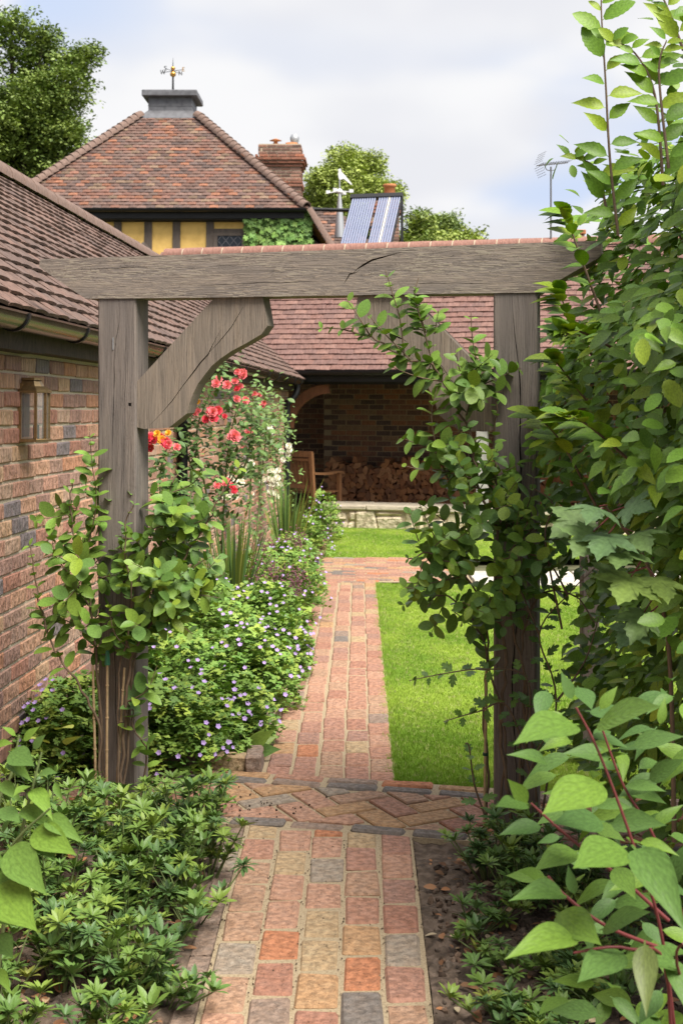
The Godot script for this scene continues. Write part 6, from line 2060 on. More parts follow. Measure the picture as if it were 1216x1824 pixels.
	for s in [[Vector3(0.607, 0.064, -4.55), Vector3(0.572, 0.438, -4.5), Vector3(0.551, 0.62, -4.48), Vector3(0.409, 0.649, -4.46), Vector3(0.279, 0.634, -4.46), Vector3(0.164, 0.611, -4.46)], [Vector3(0.581, 0.25, -4.5), Vector3(0.495, 0.517, -4.48), Vector3(0.391, 0.505, -4.47), Vector3(0.279, 0.473, -4.47)], [Vector3(0.607, 0.083, -4.55), Vector3(0.656, 0.531, -4.5), Vector3(0.597, 0.76, -4.48), Vector3(0.688, 0.894, -4.46), Vector3(0.777, 0.989, -4.44)], [Vector3(0.656, 0.531, -4.5), Vector3(0.743, 0.671, -4.46), Vector3(0.788, 0.821, -4.45)], [Vector3(0.597, 0.76, -4.48), Vector3(0.537, 0.897, -4.44), Vector3(0.488, 1.011, -4.42), Vector3(0.552, 1.14, -4.42)], [Vector3(0.669, 0.782, -4.46), Vector3(0.608, 1.084, -4.42), Vector3(0.632, 1.197, -4.4), Vector3(0.568, 1.252, -4.4)], [Vector3(0.688, 0.894, -4.46), Vector3(0.617, 1.011, -4.42), Vector3(0.534, 1.038, -4.42)], [Vector3(0.431, 0.119, -4.5), Vector3(0.383, 0.256, -4.48), Vector3(0.362, 0.392, -4.46), Vector3(0.349, 0.401, -4.46)], [Vector3(0.544, 0.212, -4.5), Vector3(0.595, 0.392, -4.46), Vector3(0.666, 0.453, -4.44)]]:
		var sp := spline(s, 6)
		var rel := PackedVector3Array()
		for p in sp:
			rel.append(p - ho)
		part(h, "twig", tube_mesh(rel, 0.0042, 0.0015, 5), M.stem_brown)
		leaves_along(rel, 0.30, 0.050, 0.045, lx, 0.2)
	put_leaves(h, L.hawthorn, [M.honey[0], M.honey[2], M.honey[4]], lx, 290, func(): return tint(0.09, 0.17, 0.07))
	# canes beside the left post
	var tops := [Vector3(-0.974, 0.563, -4.93), Vector3(-0.917, 0.577, -4.91), Vector3(-0.853, 0.559, -4.9)]
	var feet := [Vector3(-0.969, 0.037, -4.97), Vector3(-0.928, 0.033, -4.95), Vector3(-0.895, 0.033, -4.95)]
	var words := ["leftmost of three bamboo canes at the left post's foot", "middle bamboo cane with green cap at the left post's foot", "rightmost of three bamboo canes at the left post's foot"]
	for i in 3:
		var c := thing("bamboo_cane", words[i], "cane", feet[i], "canes beside the left post")
		part(c, "cane_body", tube_mesh(PackedVector3Array([Vector3(0, -0.05, 0), (tops[i] - feet[i]) * 0.33, (tops[i] - feet[i]) * 0.66, tops[i] - feet[i]]), 0.0055, 0.0045, 7), M.cane)
		for k in 4:
			part(c, "cane_joint", tube_mesh(PackedVector3Array([(tops[i] - feet[i]) * (0.18 + 0.22 * k), (tops[i] - feet[i]) * (0.187 + 0.22 * k)]), 0.0068, 0.0068, 7), M.cane)
		if i == 1:
			part(c, "cap", tube_mesh(PackedVector3Array([(tops[i] - feet[i]) * 0.985, (tops[i] - feet[i]) * 1.08]), 0.011, 0.007, 7), mat(0.03, 0.13, 0.075, 0.5))
	var rc := thing("bamboo_cane", "slim bamboo cane standing left of the right post", "cane", Vector3(0.425, 0.019, -4.6))
	var rt := Vector3(0.429, 0.641, -4.56) - Vector3(0.425, 0.019, -4.6)
	part(rc, "cane_body", tube_mesh(PackedVector3Array([Vector3(0, -0.04, 0), rt * 0.5, rt]), 0.0055, 0.005, 7), M.cane)
	part(rc, "tie", tube_mesh(PackedVector3Array([rt * 0.5, rt * 0.515]), 0.0095, 0.0095, 7), mat(0.02, 0.05, 0.035, 0.6))

# ---------------------------------------------------------------- the flower border
func cranesbill(at_: Vector3, rad: Vector3, label: String, n: int, flowers: int, bright := 1.0) -> void:
	var g := thing("cranesbill", label, "plant", at_, "cranesbills in the border")
	var sets := [[], [], []]
	var cols := [PackedColorArray(), PackedColorArray(), PackedColorArray()]
	for i in n:
		var a := rf(0, TAU)
		var e := asin(pow(rng.randf(), 0.75))
		var far := pow(rng.randf(), 0.30)
		var p := Vector3(cos(a) * cos(e) * rad.x, sin(e) * rad.y, sin(a) * cos(e) * rad.z) * far
		p.y = maxf(p.y, 0.0) + 0.02
		var k := rng.randi() % 3
		sets[k].append(Transform3D(Basis.from_euler(Vector3(rf(-0.5, 0.5), rf(0, TAU), rf(-0.5, 0.5))).scaled(Vector3.ONE * rf(0.038, 0.062)), p))
		var c := tint(0.14, 0.25, 0.05, 0.3)
		if rng.randf() < 0.3:
			c = tint(0.24, 0.34, 0.06, 0.2)
		cols[k].append(Color(c.r * bright, c.g * bright, c.b * bright))
	for k in 3:
		mass(g, "foliage", L.tuft[k], M.plain_leaf_mass, sets[k], cols[k])
	var st := new_st()
	for i in 12:
		var a := rf(0, TAU)
		add_tube(st, PackedVector3Array([Vector3(rf(-0.05, 0.05), -0.03, rf(-0.05, 0.05)), Vector3(cos(a) * rad.x * 0.4, rad.y * 0.5, sin(a) * rad.z * 0.4), Vector3(cos(a) * rad.x * 0.75, rad.y * 0.75, sin(a) * rad.z * 0.75)]), 0.003, 0.0015, 4)
	st.generate_normals()
	part(g, "stems", st.commit(), M.stem_green)
	for i in flowers:
		var a := rf(0, TAU)
		if sin(a) < -0.2:
			a = -a
		var e := asin(rf(0.05, 1.0))
		var p := Vector3(cos(a) * cos(e) * rad.x, sin(e) * rad.y + 0.03, sin(a) * cos(e) * rad.z) * rf(0.98, 1.1)
		p.y = maxf(p.y, 0.04)
		var face := (p.normalized() + Vector3(0, 0.5, 0.5)).normalized()
		var x := face.cross(Vector3(0.3, 0.2, 0.9)).normalized()
		part(g, "flower", L.flower, M.petal_lilac, Transform3D(Basis(x, face, x.cross(face)).scaled(Vector3.ONE * rf(0.018, 0.027)), p))

func build_border() -> void:
	var spots := [
		[-0.83, 5.75, 0.36, 0.34, 0.36, "cranesbill mound at the front corner right of the left post"], [-0.62, 6.05, 0.26, 0.34, 0.30, "cranesbill spilling over the path edge nearest the arch"],
		[-1.18, 5.75, 0.30, 0.36, 0.40, "cranesbill growing behind the left post against the wall"], [-0.95, 6.55, 0.36, 0.44, 0.42, "tall cranesbill mound behind the front one"],
		[-0.55, 6.75, 0.26, 0.40, 0.36, "cranesbill leaning over the path beyond the broad dock leaves"], [-0.80, 7.4, 0.38, 0.46, 0.45, "full cranesbill mound midway along the border"],
		[-0.48, 7.6, 0.22, 0.36, 0.36, "cranesbill overhanging the path midway along"], [-0.60, 8.5, 0.32, 0.42, 0.45, "cranesbill before the dark flower haze"],
		[-0.95, 8.3, 0.32, 0.45, 0.45, "cranesbill below the first roses"], [-0.45, 9.6, 0.24, 0.50, 0.45, "cranesbill behind the dark flower haze, at the path's bend"], [-0.52, 10.5, 0.28, 0.48, 0.4, "rounded cranesbill standing out over the path's far end"],
		[-0.75, 10.0, 0.32, 0.46, 0.5, "cranesbill right of the strap leaves"], [-0.62, 12.2, 0.3, 0.38, 0.5, "wispy cranesbill across from the cross path"], [-0.55, 13.8, 0.28, 0.42, 0.5, "cranesbill beside the purple-leaved plant"], [-0.42, 15.6, 0.24, 0.55, 0.5, "last cranesbill near the stone wall's end"]]
	for s in spots:
		var vol: float = s[2] * s[4] * 9.0
		cranesbill(Vector3(s[0], gy(-s[1]) - 0.02, -s[1]), Vector3(s[2], s[3], s[4]), s[5], int(520 + 420 * vol) if s[1] < 9 else 420, 40 if s[1] < 9 else 24)
	# strap-leaved clumps
	strap_clump(Vector3(-0.86, gy(-9.2), -9.2), 0.80, 90, 0.30, "clump of upright green strap leaves below the roses")
	strap_clump(Vector3(-0.70, gy(-13.0), -13.0), 0.85, 70, 0.26, "farther clump of strap leaves before the white roses")
	strap_clump(Vector3(-1.02, gy(-8.6), -8.6), 0.6, 46, 0.2, "small strap-leaved clump close to the wall")
	# dark haze of seed heads
	for s in [[-0.52, 8.9, 0.50, "purple-brown haze of tiny flowers leaning over the border"], [-0.66, 11.6, 0.45, "second purple-brown flower haze behind the first"]]:
		var hz := thing("flower_haze", s[3], "plant", Vector3(s[0], gy(-s[1]), -s[1]), "wispy dark flowers in the border")
		var st := new_st()
		var dots := []
		var cols := PackedColorArray()
		for i in 34:
			var e := Vector3(rf(-0.20, 0.20), s[2] * rf(0.55, 1.0), rf(-0.2, 0.25))
			add_tube(st, PackedVector3Array([Vector3(rf(-0.04, 0.04), 0, rf(-0.04, 0.04)), e * Vector3(0.4, 0.55, 0.4), e]), 0.0018, 0.0008, 3, false)
			for k in 22:
				var p := e * rf(0.6, 1.08) + Vector3(rf(-0.04, 0.04), rf(-0.03, 0.03), rf(-0.04, 0.04))
				dots.append(Transform3D(Basis.from_euler(Vector3(rf(0, 6), rf(0, 6), 0)).scaled(Vector3.ONE * rf(0.35, 0.8)), p))
				cols.append(tint(0.17, 0.075, 0.095, 0.35))
		st.generate_normals()
		part(hz, "stems", st.commit(), mat(0.10, 0.05, 0.05, 0.8))
		mass(hz, "seed_heads", worn_box(Vector3(0.014, 0.018, 0.014), 0.004, 0.001, 910), M.dry_leaf, dots, cols)
	# purple-leaved plant by the far lawn
	for s in [[-0.50, 14.2, 0.20, "dark purple-leaved plant beside the far lawn's brick edging"], [-0.55, 10.9, 0.13, "small purple-leaved plant at the end of the path"]]:
		var hu := thing("purple_plant", s[3], "plant", Vector3(s[0], gy(-s[1]), -s[1]))
		var xs := []
		var cs := PackedColorArray()
		for i in 150:
			var a := rf(0, TAU)
			var e: Vector3 = Vector3(cos(a) * rf(0, 1), rf(0.2, 1.2), sin(a) * rf(0, 1)) * s[2]
			xs.append(leaf_xf(e, Vector3(cos(a), rf(-0.2, 0.5), sin(a)), Vector3.UP, rf(0.06, 0.1)))
			cs.append(tint(0.085, 0.035, 0.05, 0.4))
		mass(hu, "foliage", L.small_lobed[1], M.plain_leaf_mass, xs, cs)
		part(hu, "stems", tube_mesh(PackedVector3Array([Vector3(0, -0.02, 0), Vector3(0.01, 0.1, 0)]), 0.01, 0.006), M.stem_brown)
	# broad-leaved dock at the corner of the edging
	var dk := thing("broad_leaved_plant", "plant with large smooth leaves in the border's front corner", "plant", Vector3(-0.481, -0.015, -5.769))
	for q in [[0.5, 0.9, 0.17], [1.6, 0.5, 0.15], [-0.3, 0.5, 0.15], [2.5, 0.7, 0.15], [0.1, 1.4, 0.13], [1.0, 0.25, 0.14], [0.2, 0.15, 0.15]]:
		part(dk, "leaf", L.dogwood[rng.randi() % 3], M.low_leaf[[0, 2, 3][rng.randi() % 3]], leaf_xf(Vector3(0, 0.03, 0), Vector3(cos(q[0]), q[1], sin(q[0])), Vector3(-0.2, 0.5, 0.9), q[2]))

func strap_clump(at_: Vector3, h: float, n: int, spread: float, label: String) -> void:
	var c := thing("strap_leaf_clump", label, "plant", at_, "strap-leaved clumps in the border")
	for i in n:
		var a := rf(0, TAU)
		var r := spread * pow(rng.randf(), 0.8)
		var b := Vector3(cos(a), 0, sin(a)) * r * 0.35
		var tip := Vector3(cos(a), 0, sin(a)) * r * rf(0.8, 1.6) + Vector3(0, h * rf(0.6, 1.05), 0)
		var st := new_st()
		var side := Vector3(-sin(a), 0, cos(a)).lerp(Vector3.RIGHT, 0.6).normalized() * rf(0.006, 0.011)
		var prev := []
		for k in 5:
			var t := k / 4.0
			var p := b.lerp(tip, t) + Vector3(0, 0.14 * h * sin(PI * t), 0) * (0.4 + r)
			var w := (1.0 - t * t * 0.95)
			var cur := [p - side * w, p + side * w]
			if k > 0:
				for v in [prev[0], prev[1], cur[1], prev[0], cur[1], cur[0]]:
					st.set_smooth_group(1)
					st.add_vertex(v)
			prev = cur
		st.generate_normals()
		part(c, "blade", st.commit(), M.low_leaf[rng.randi() % 4] if rng.randf() < 0.9 else M.low_pale)

# ---------------------------------------------------------------- roses against the wall
func rose(label: String, org: Vector3, canes: Array, n: int, spread: float, blooms: Array, pal: Color) -> void:
	var r := thing("rose_bush", label, "rose", org)
	var xfs := []
	var cols := PackedColorArray()
	for c in canes:
		var sp := spline(c, 6)
		var rel := PackedVector3Array()
		for p in sp:
			rel.append(p - org)
		part(r, "cane", tube_mesh(rel, 0.009, 0.003, 6), M.stem_green)
		for i in n:
			var t := pow(rng.randf(), 0.7)
			var p := rel[int(t * (rel.size() - 1))] + Vector3(rng.randfn(), rng.randfn(), rng.randfn()) * spread * 0.5
			xfs.append(leaf_xf(p, Vector3(rf(-1, 1), rf(-0.6, 0.5), rf(-0.3, 1)), Vector3(rf(-0.4, 0.6), 1, rf(0, 0.7)), rf(0.035, 0.062)))
			cols.append(tint(pal.r, pal.g, pal.b, 0.35))
	var half := xfs.size() / 2
	mass(r, "foliage", L.serrate[0], M.leaf_mass, xfs.slice(0, half), cols.slice(0, half))
	mass(r, "foliage", L.oval[0], M.leaf_mass, xfs.slice(half), cols.slice(half))
	for b in blooms:
		var p: Vector3 = b[0] - org
		var k: int = b[2]
		for i in k:
			var q: Vector3 = p + Vector3(rf(-1, 1), rf(-0.7, 0.7), rf(-0.3, 0.5)) * b[1] * (0.0 if k == 1 else 1.0)
			var face := Vector3(rf(-0.3, 0.6), rf(0.2, 0.8), 1.0).normalized()
			var x := face.cross(Vector3.UP).normalized()
			var pet: Material = b[3]
			if b[3] == M.petal_red and rng.randf() < 0.35:
				pet = M.petal_pink
			part(r, "bloom", L.rose, pet, Transform3D(Basis(x, face, x.cross(face)).scaled(Vector3.ONE * b[1] * rf(0.85, 1.2)), q))

func build_roses() -> void:
	var red: Material = M.petal_red
	var pink: Material = M.petal_pink
	var white: Material = M.petal_white
	var yellow: Material = M.petal_yellow
	var g := Color(0.14, 0.24, 0.075)
	rose("rose bush with red and yellow blooms right beside the left post", Vector3(-1.128, -0.059, -7.965), [[Vector3(-1.128, -0.059, -7.965), Vector3(-1.048, 0.613, -7.4), Vector3(-1.095, 1.045, -7.4), Vector3(-1.048, 1.261, -7.4)], [Vector3(-1.095, -0.059, -7.965), Vector3(-0.956, 0.737, -7.4), Vector3(-0.91, 1.076, -7.4)]], 170, 0.11,
		[[Vector3(-1.101, 1.265, -7.3), 0.048, 4, red], [Vector3(-1.021, 1.262, -7.25), 0.045, 4, red], [Vector3(-1.057, 1.298, -7.25), 0.04, 2, yellow], [Vector3(-1.131, 1.29, -7.3), 0.04, 2, pink], [Vector3(-1.034, 1.32, -7.3), 0.03, 1, yellow]], g)
	rose("climbing rose with large red blooms on the wall beside the drainpipe", Vector3(-1.042, -0.096, -9.809), [[Vector3(-1.063, -0.096, -9.809), Vector3(-1.046, 0.748, -9.3), Vector3(-1.124, 1.213, -9.3), Vector3(-1.027, 1.523, -9.3), Vector3(-0.92, 1.715, -9.2)], [Vector3(-1.022, -0.096, -9.809), Vector3(-0.93, 0.825, -9.3), Vector3(-0.882, 1.217, -9.2), Vector3(-0.805, 1.523, -9.2)], [Vector3(-1.046, 0.748, -9.3), Vector3(-1.201, 1.135, -9.3), Vector3(-1.24, 1.368, -9.3)], [Vector3(-0.93, 0.825, -9.3), Vector3(-0.767, 1.063, -9.2), Vector3(-0.728, 1.447, -9.2)]], 330, 0.17,
		[[Vector3(-0.982, 1.383, -9), 0.055, 6, red], [Vector3(-0.881, 1.255, -9), 0.06, 3, pink], [Vector3(-0.937, 1.608, -9.1), 0.05, 3, pink], [Vector3(-0.815, 1.63, -9.1), 0.05, 5, pink], [Vector3(-0.789, 1.562, -9.1), 0.04, 2, red], [Vector3(-0.804, 1.464, -9.1), 0.055, 2, pink], [Vector3(-1.104, 1.477, -9.2), 0.04, 2, yellow], [Vector3(-1.131, 1.408, -9.2), 0.04, 2, pink], [Vector3(-0.907, 0.925, -9), 0.045, 3, pink], [Vector3(-0.855, 0.895, -9), 0.04, 2, red], [Vector3(-0.91, 1.365, -9.1), 0.03, 1, red]], Color(0.135, 0.235, 0.07))
	rose("pale pink and cream rose between red roses and white ones", Vector3(-0.932, -0.124, -11.18), [[Vector3(-0.932, -0.124, -11.18), Vector3(-0.926, 0.555, -11.4), Vector3(-0.902, 1.125, -11.4), Vector3(-0.879, 1.505, -11.4)], [Vector3(-0.885, -0.124, -11.18), Vector3(-0.831, 0.745, -11.4), Vector3(-0.777, 1.223, -11.3), Vector3(-0.8, 1.553, -11.3)]], 330, 0.18,
		[[Vector3(-1.031, 0.798, -11), 0.06, 3, white], [Vector3(-1.054, 0.683, -11), 0.05, 3, white], [Vector3(-0.962, 0.883, -11.1), 0.06, 2, white], [Vector3(-0.896, 1.189, -11.2), 0.045, 2, pink], [Vector3(-0.871, 1.506, -11.3), 0.04, 2, pink], [Vector3(-0.957, 1.04, -11.2), 0.04, 1, pink], [Vector3(-0.817, 1.413, -11.2), 0.035, 2, pink], [Vector3(-0.888, 0.906, -11.1), 0.04, 2, white]], Color(0.17, 0.27, 0.085))
	rose("white rambling rose at the far corner of the border", Vector3(-0.875, -0.18, -14.008), [[Vector3(-0.875, -0.18, -14.008), Vector3(-0.887, 0.433, -14), Vector3(-0.904, 1.017, -14), Vector3(-0.945, 1.367, -14)], [Vector3(-0.846, -0.18, -14.008), Vector3(-0.817, 0.55, -14), Vector3(-0.869, 0.905, -13.9), Vector3(-0.799, 1.252, -13.9)]], 380, 0.20,
		[[Vector3(-0.89, 1.103, -13.7), 0.06, 3, white], [Vector3(-0.855, 0.672, -13.5), 0.055, 8, white], [Vector3(-0.833, 0.588, -13.5), 0.06, 6, white], [Vector3(-0.748, 0.92, -13.6), 0.05, 3, white], [Vector3(-0.725, 0.835, -13.6), 0.045, 2, white], [Vector3(-0.956, 0.616, -13.5), 0.045, 3, white], [Vector3(-0.866, 0.475, -13.5), 0.045, 4, white], [Vector3(-1.069, 0.475, -13.5), 0.04, 2, white]], Color(0.18, 0.29, 0.085))

# ---------------------------------------------------------------- foreground plants
func hand_leaves(o: Node3D, org: Vector3, list: Array, mats: Array, meshes: Array) -> void:
	for q in list:
		var a: Vector3 = q[0]
		var b: Vector3 = q[1]
		var dir := b - a
		part(o, "leaf", meshes[rng.randi() % meshes.size()], mats[rng.randi() % mats.size()], leaf_xf(a - org, dir, Vector3(rf(-0.35, 0.25), q[2] if q.size() > 2 else 0.9, rf(0.55, 0.95)), dir.length() * 0.90))

func build_foreground_plants() -> void:
	# red-stemmed dogwood, lower right
	var org := Vector3(0.558, -0.163, -2.35)
	var d := thing("dogwood_shrub", "red-stemmed dogwood with large veined leaves in the lower right foreground", "shrub", org)
	var stems := [
		[Vector3(0.548, -0.163, -2.35), Vector3(0.546, 0.335, -2.3), Vector3(0.506, 0.663, -2.25), Vector3(0.445, 0.848, -2.2), Vector3(0.39, 0.995, -2.2), Vector3(0.353, 1.068, -2.2)],
		[Vector3(0.59, -0.2, -2.4), Vector3(0.6, 0.48, -2.4), Vector3(0.54, 0.75, -2.4), Vector3(0.47, 0.88, -2.4), Vector3(0.432, 0.98, -2.4)],
		[Vector3(0.506, 0.653, -2.25), Vector3(0.403, 0.711, -2.2), Vector3(0.339, 0.758, -2.2), Vector3(0.307, 0.793, -2.2)],
		[Vector3(0.527, 0.048, -2.3), Vector3(0.504, 0.61, -2.2), Vector3(0.42, 0.716, -2.1), Vector3(0.333, 0.71, -2.1)],
		[Vector3(0.527, 0.68, -2.3), Vector3(0.441, 0.757, -2.3), Vector3(0.355, 0.824, -2.3), Vector3(0.292, 0.881, -2.3)],
		[Vector3(0.6, -0.2, -2.4), Vector3(0.585, 0.431, -2.3), Vector3(0.506, 0.668, -2.15), Vector3(0.504, 0.725, -2.1)]]
	for s in stems:
		var sp := spline(s, 6)
		var rel := PackedVector3Array()
		for p in sp:
			rel.append(p - org)
		part(d, "stem", tube_mesh(rel, 0.0036, 0.0019, 7), M.stem_red)
	hand_leaves(d, org, [
		[Vector3(0.402, 0.947, -2.2), Vector3(0.271, 0.949, -2.05)], [Vector3(0.307, 0.858, -2.25), Vector3(0.224, 0.869, -2.2)], [Vector3(0.286, 0.884, -2.28), Vector3(0.246, 0.94, -2.25), 0.3], [Vector3(0.286, 0.886, -2.28), Vector3(0.219, 0.913, -2.2)], [Vector3(0.323, 0.945, -2.3), Vector3(0.256, 0.994, -2.25)],
		[Vector3(0.358, 1.041, -2.2), Vector3(0.234, 1.071, -2.05)], [Vector3(0.39, 1.026, -2.25), Vector3(0.471, 1.108, -2.1)], [Vector3(0.348, 1.078, -2.2), Vector3(0.328, 1.133, -2.2), 0.2], [Vector3(0.371, 1.081, -2.3), Vector3(0.383, 1.067, -2.2)], [Vector3(0.417, 1.026, -2.35), Vector3(0.452, 1.075, -2.35), 0.3], [Vector3(0.511, 1.012, -2.3), Vector3(0.523, 1.065, -2.3), 0.3],
		[Vector3(0.426, 0.859, -2.15), Vector3(0.313, 0.886, -2)], [Vector3(0.434, 0.861, -2.15), Vector3(0.473, 0.832, -1.95)], [Vector3(0.36, 0.741, -2.25), Vector3(0.345, 0.796, -2.25), 0.3], [Vector3(0.339, 0.76, -2.2), Vector3(0.247, 0.82, -2.1)], [Vector3(0.314, 0.766, -2.25), Vector3(0.259, 0.807, -2.2)],
		[Vector3(0.391, 0.704, -2.2), Vector3(0.455, 0.785, -2.1)], [Vector3(0.319, 0.736, -2.2), Vector3(0.37, 0.746, -2.05)], [Vector3(0.433, 0.775, -2.3), Vector3(0.453, 0.755, -2.2)], [Vector3(0.345, 0.722, -2.12), Vector3(0.227, 0.778, -2)], [Vector3(0.418, 0.706, -2.12), Vector3(0.317, 0.713, -2)],
		[Vector3(0.407, 0.859, -2.35), Vector3(0.468, 0.883, -2.3)], [Vector3(0.419, 0.849, -2.3), Vector3(0.312, 0.887, -2.2)], [Vector3(0.424, 0.846, -2.3), Vector3(0.499, 0.887, -2.2)], [Vector3(0.382, 0.782, -2.35), Vector3(0.289, 0.796, -2.25)], [Vector3(0.473, 0.814, -2.3), Vector3(0.536, 0.822, -2.25)],
		[Vector3(0.51, 0.888, -2.4), Vector3(0.57, 0.949, -2.35)], [Vector3(0.48, 0.95, -2.4), Vector3(0.57, 0.993, -2.35)], [Vector3(0.47, 0.88, -2.4), Vector3(0.539, 0.895, -2.35)], [Vector3(0.459, 0.916, -2.45), Vector3(0.36, 0.95, -2.4)], [Vector3(0.52, 0.8, -2.4), Vector3(0.576, 0.86, -2.4)], [Vector3(0.529, 0.719, -2.35), Vector3(0.561, 0.814, -2.3)],
		[Vector3(0.504, 0.665, -2.2), Vector3(0.516, 0.62, -2.1)], [Vector3(0.45, 0.699, -2.35), Vector3(0.374, 0.67, -2.3)], [Vector3(0.41, 0.73, -2.4), Vector3(0.345, 0.78, -2.4)], [Vector3(0.49, 0.66, -2.35), Vector3(0.527, 0.632, -2.3)], [Vector3(0.506, 0.588, -2.25), Vector3(0.449, 0.546, -2.2)], [Vector3(0.518, 0.647, -2.2), Vector3(0.446, 0.716, -2.1)],
		[Vector3(0.408, 0.845, -2.45), Vector3(0.327, 0.865, -2.45)], [Vector3(0.36, 0.79, -2.4), Vector3(0.31, 0.78, -2.4)], [Vector3(0.5, 0.824, -2.45), Vector3(0.444, 0.845, -2.45)], [Vector3(0.578, 0.923, -2.5), Vector3(0.51, 0.954, -2.5)], [Vector3(0.583, 1.017, -2.5), Vector3(0.521, 1.008, -2.45)], [Vector3(0.45, 0.62, -2.4), Vector3(0.37, 0.65, -2.4)], [Vector3(0.531, 0.702, -2.45), Vector3(0.44, 0.7, -2.4)]], M.dogwood, L.dogwood)
	part(d, "leaf", L.dogwood[1], M.dogwood_red, leaf_xf(Vector3(0.444, 0.729, -2.1) - org, Vector3(0.425, 0.679, -2) - Vector3(0.444, 0.729, -2.1), Vector3(-0.2, 0.5, 1), 0.115))
	var back := []
	for i in 90:
		var u := Vector3(rf(0.36, 0.66), rf(0.35, 1.02), -rf(2.42, 2.75))
		if u.x < 0.40 and u.y < 0.62:
			continue
		var a := rf(0, TAU)
		back.append(leaf_xf(u - org, Vector3(cos(a), rf(-0.7, 0.2), sin(a)), Vector3(rf(-0.4, 0.4), 1, rf(0.2, 0.9)), rf(0.07, 0.115)))
	put_leaves(d, L.dogwood, M.dogwood, back, 90)
	# shrub with big soft leaves at the left edge
	var lo := Vector3(-0.768, -0.084, -2.75)
	var ls := thing("soft_leaved_shrub", "shrub with large pale green leaves at the left edge of the foreground", "shrub", lo)
	for s in [[lo, Vector3(-0.733, 0.431, -2.75), Vector3(-0.675, 0.7, -2.7), Vector3(-0.653, 0.79, -2.7), Vector3(-0.636, 0.857, -2.7)], [lo, Vector3(-0.731, 0.565, -2.7), Vector3(-0.685, 0.684, -2.65), Vector3(-0.596, 0.777, -2.6)], [lo, Vector3(-0.758, 0.643, -2.8), Vector3(-0.723, 0.783, -2.8), Vector3(-0.706, 0.865, -2.8)]]:
		var sp := spline(s, 6)
		var rel := PackedVector3Array()
		for p in sp:
			rel.append(p - lo)
		part(ls, "stem", tube_mesh(rel, 0.005, 0.002, 6), M.stem_green)
	hand_leaves(ls, lo, [
		[Vector3(-0.655, 0.863, -2.7), Vector3(-0.623, 0.902, -2.68), 0.3], [Vector3(-0.715, 0.846, -2.75), Vector3(-0.638, 0.847, -2.65)], [Vector3(-0.722, 0.822, -2.75), Vector3(-0.652, 0.821, -2.68)], [Vector3(-0.646, 0.81, -2.7), Vector3(-0.596, 0.84, -2.65)], [Vector3(-0.658, 0.785, -2.7), Vector3(-0.593, 0.775, -2.6)], [Vector3(-0.733, 0.783, -2.75), Vector3(-0.677, 0.774, -2.68)], [Vector3(-0.619, 0.742, -2.65), Vector3(-0.531, 0.745, -2.55)], [Vector3(-0.645, 0.719, -2.65), Vector3(-0.534, 0.724, -2.52)], [Vector3(-0.64, 0.708, -2.65), Vector3(-0.572, 0.697, -2.55)],
		[Vector3(-0.691, 0.69, -2.65), Vector3(-0.583, 0.662, -2.48)], [Vector3(-0.714, 0.694, -2.7), Vector3(-0.7, 0.734, -2.7), 0.3], [Vector3(-0.716, 0.637, -2.65), Vector3(-0.649, 0.63, -2.58)], [Vector3(-0.71, 0.626, -2.62), Vector3(-0.584, 0.6, -2.45)], [Vector3(-0.716, 0.514, -2.65), Vector3(-0.654, 0.51, -2.55)], [Vector3(-0.718, 0.444, -2.65), Vector3(-0.667, 0.443, -2.58)], [Vector3(-0.61, 0.799, -2.7), Vector3(-0.589, 0.771, -2.66), 0.3], [Vector3(-0.712, 0.863, -2.8), Vector3(-0.736, 0.893, -2.78)], [Vector3(-0.7, 0.853, -2.8), Vector3(-0.658, 0.893, -2.78)], [Vector3(-0.726, 0.745, -2.7), Vector3(-0.655, 0.746, -2.62)], [Vector3(-0.681, 0.745, -2.7), Vector3(-0.6, 0.746, -2.62)], [Vector3(-0.758, 0.842, -2.8), Vector3(-0.711, 0.866, -2.76)], [Vector3(-0.653, 0.79, -2.7), Vector3(-0.677, 0.805, -2.62)], [Vector3(-0.698, 0.655, -2.7), Vector3(-0.715, 0.668, -2.6)], [Vector3(-0.731, 0.554, -2.7), Vector3(-0.661, 0.549, -2.6)]], M.shrub, L.dogwood)
	put_leaves(ls, [L.oval[0]], [M.low_pale], [leaf_xf(Vector3(-0.72, 0.773, -3.2) - lo, Vector3(0.6, 0.3, 0.6), Vector3.UP, 0.07), leaf_xf(Vector3(-0.696, 0.736, -3.2) - lo, Vector3(0.5, 0.5, 0.6), Vector3.UP, 0.08), leaf_xf(Vector3(-0.733, 0.74, -3.2) - lo, Vector3(-0.5, 0.4, 0.6), Vector3.UP, 0.07)], 9)
	# low evergreen plants with whorled leaves
	var spots := []
	for q in [[-0.62, 3.55, 0.16, 7], [-0.80, 3.60, 0.20, 8], [-0.68, 3.95, 0.22, 9], [-0.90, 3.95, 0.30, 9], [-0.60, 4.25, 0.24, 9], [-0.80, 4.35, 0.25, 10], [-1.02, 4.30, 0.32, 10], [-0.58, 4.62, 0.26, 9], [-0.76, 4.72, 0.17, 10], [-0.98, 4.75, 0.20, 10], [-1.18, 4.7, 0.28, 8], [-0.64, 3.30, 0.12, 6], [-0.86, 3.25, 0.16, 7], [-0.60, 4.9, 0.15, 7], [-0.83, 5.06, 0.10, 6], [-1.1, 3.7, 0.3, 7], [-0.56, 3.78, 0.13, 5], [-0.50, 4.05, 0.16, 7], [-0.50, 4.42, 0.20, 8], [-0.51, 3.50, 0.11, 6], [-0.70, 4.12, 0.26, 9], [-0.72, 3.72, 0.2, 8], [-0.95, 3.5, 0.2, 8], [-1.0, 4.05, 0.3, 8]]:
		spots.append([q, true])
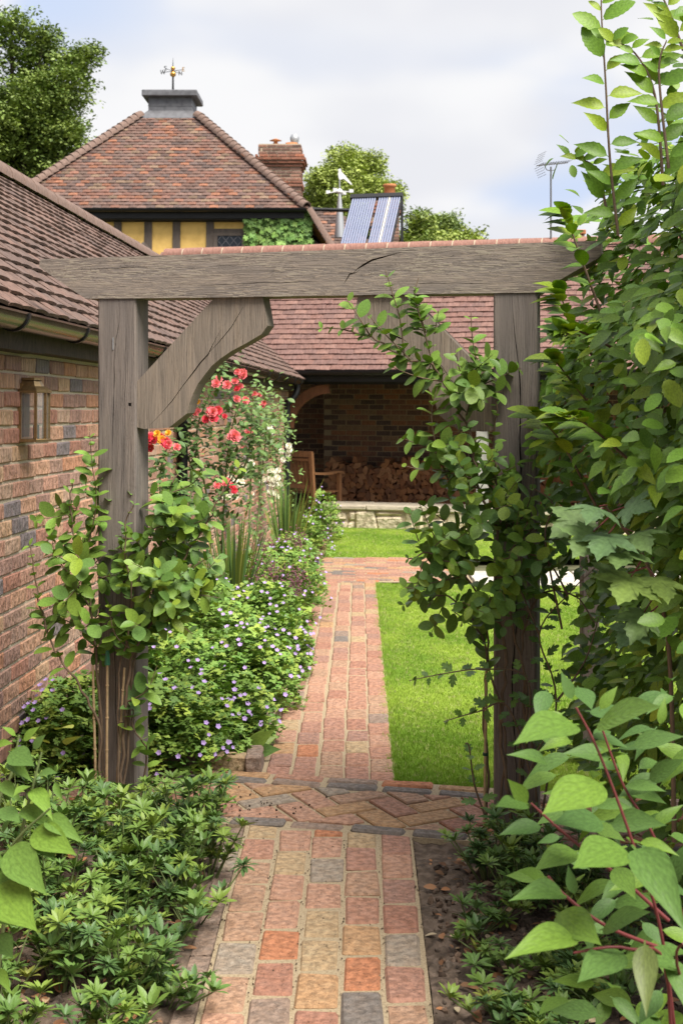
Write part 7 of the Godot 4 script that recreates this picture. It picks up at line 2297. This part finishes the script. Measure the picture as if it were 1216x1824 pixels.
	for q in [[0.42, 4.42, 0.16, 8], [0.55, 4.35, 0.22, 9], [0.50, 4.15, 0.20, 9], [0.64, 4.1, 0.24, 9], [0.34, 3.98, 0.09, 5], [0.42, 3.72, 0.08, 5], [0.55, 3.66, 0.09, 6], [0.36, 3.42, 0.07, 5], [0.50, 3.36, 0.08, 6], [0.64, 3.5, 0.10, 6], [0.72, 3.8, 0.14, 7], [0.44, 3.12, 0.07, 5]]:
		spots.append([q, false])
	var where_l := ["on the path edge nearest the viewer", "lowest left, over brown litter", "beside the brick edging, third row", "tall and leafy below the big-leaved shrub", "leaning over the edging midway", "in the thick of the left bed", "at the wall side of the thicket", "overhanging the edging near the arch", "dense and dark below the left post", "left of the canes' foot", "against the left wall's foot", "short one at the very bottom by the edging", "bottom left beside dry leaves", "dark whorls touching the left post's foot", "behind the thicket at the post", "under the pale shrub at the left border", "small one rooted at the edging joint", "crowding the edging a little past the small one", "tall at the edging, below the dark clump", "low by the edging, near the bottom", "between the thick clump and the edging", "second from the bottom, in mid bed", "just below the big soft leaves", "filling the middle of the left thicket"]
	var where_r := ["just right of the path near the right post", "tallest by the right post's foot", "in the clump before the right post", "under the dogwood's lowest twigs", "small, beside the grey brick", "small, level with the white-stained brick", "in bare soil below the clump", "low, near the path's bottom right", "low, amid brown leaves at the bottom", "half under the dogwood, low", "by the stump of old wood", "lowest of all at the right"]
	var il := 0
	var ir := 0
	for sq in spots:
		var q: Array = sq[0]
		var lab := ""
		if sq[1]:
			lab = "low evergreen plant " + where_l[il]
			il += 1
		else:
			lab = "small green plant " + where_r[ir]
			ir += 1
		var pl := thing("low_evergreen" if sq[1] else "ground_plant", lab, "plant", Vector3(q[0], -0.03, -q[1]), "low whorled plants in the front beds")
		for i in int(q[3] * 2.1):
			var a := rf(0, TAU)
			var r := rf(0.02, 0.17)
			var e := Vector3(cos(a) * r, q[2] * rf(0.6, 1.15), sin(a) * r + 0.02)
			var sp := PackedVector3Array([e * Vector3(0.25, 0, 0.25), e * Vector3(0.6, 0.5, 0.6), e])
			part(pl, "stem", tube_mesh(sp, 0.003, 0.002, 5), M.stem_green)
			var m: Material = M.low_leaf[rng.randi() % 4]
			var s := rf(0.038, 0.060) if sq[1] else rf(0.036, 0.055)
			part(pl, "leaf_whorl", L.whorl[rng.randi() % 5], m, Transform3D(Basis.from_euler(Vector3(rf(-0.35, 0.35), rf(0, TAU), rf(-0.35, 0.35))).scaled(Vector3.ONE * s), e))
			part(pl, "leaf_whorl", L.whorl[[0, 3, 4][rng.randi() % 3]], m if rng.randf() < 0.88 else M.low_pale, Transform3D(Basis.from_euler(Vector3(rf(-0.3, 0.3), rf(0, TAU), rf(-0.3, 0.3))).scaled(Vector3.ONE * s * 0.95), sp[1]))
			if q[2] > 0.2:
				part(pl, "leaf_whorl", L.whorl[1], m, Transform3D(Basis.from_euler(Vector3(rf(-0.3, 0.3), rf(0, TAU), rf(-0.3, 0.3))).scaled(Vector3.ONE * s * 0.9), sp[1].lerp(e, 0.5)))
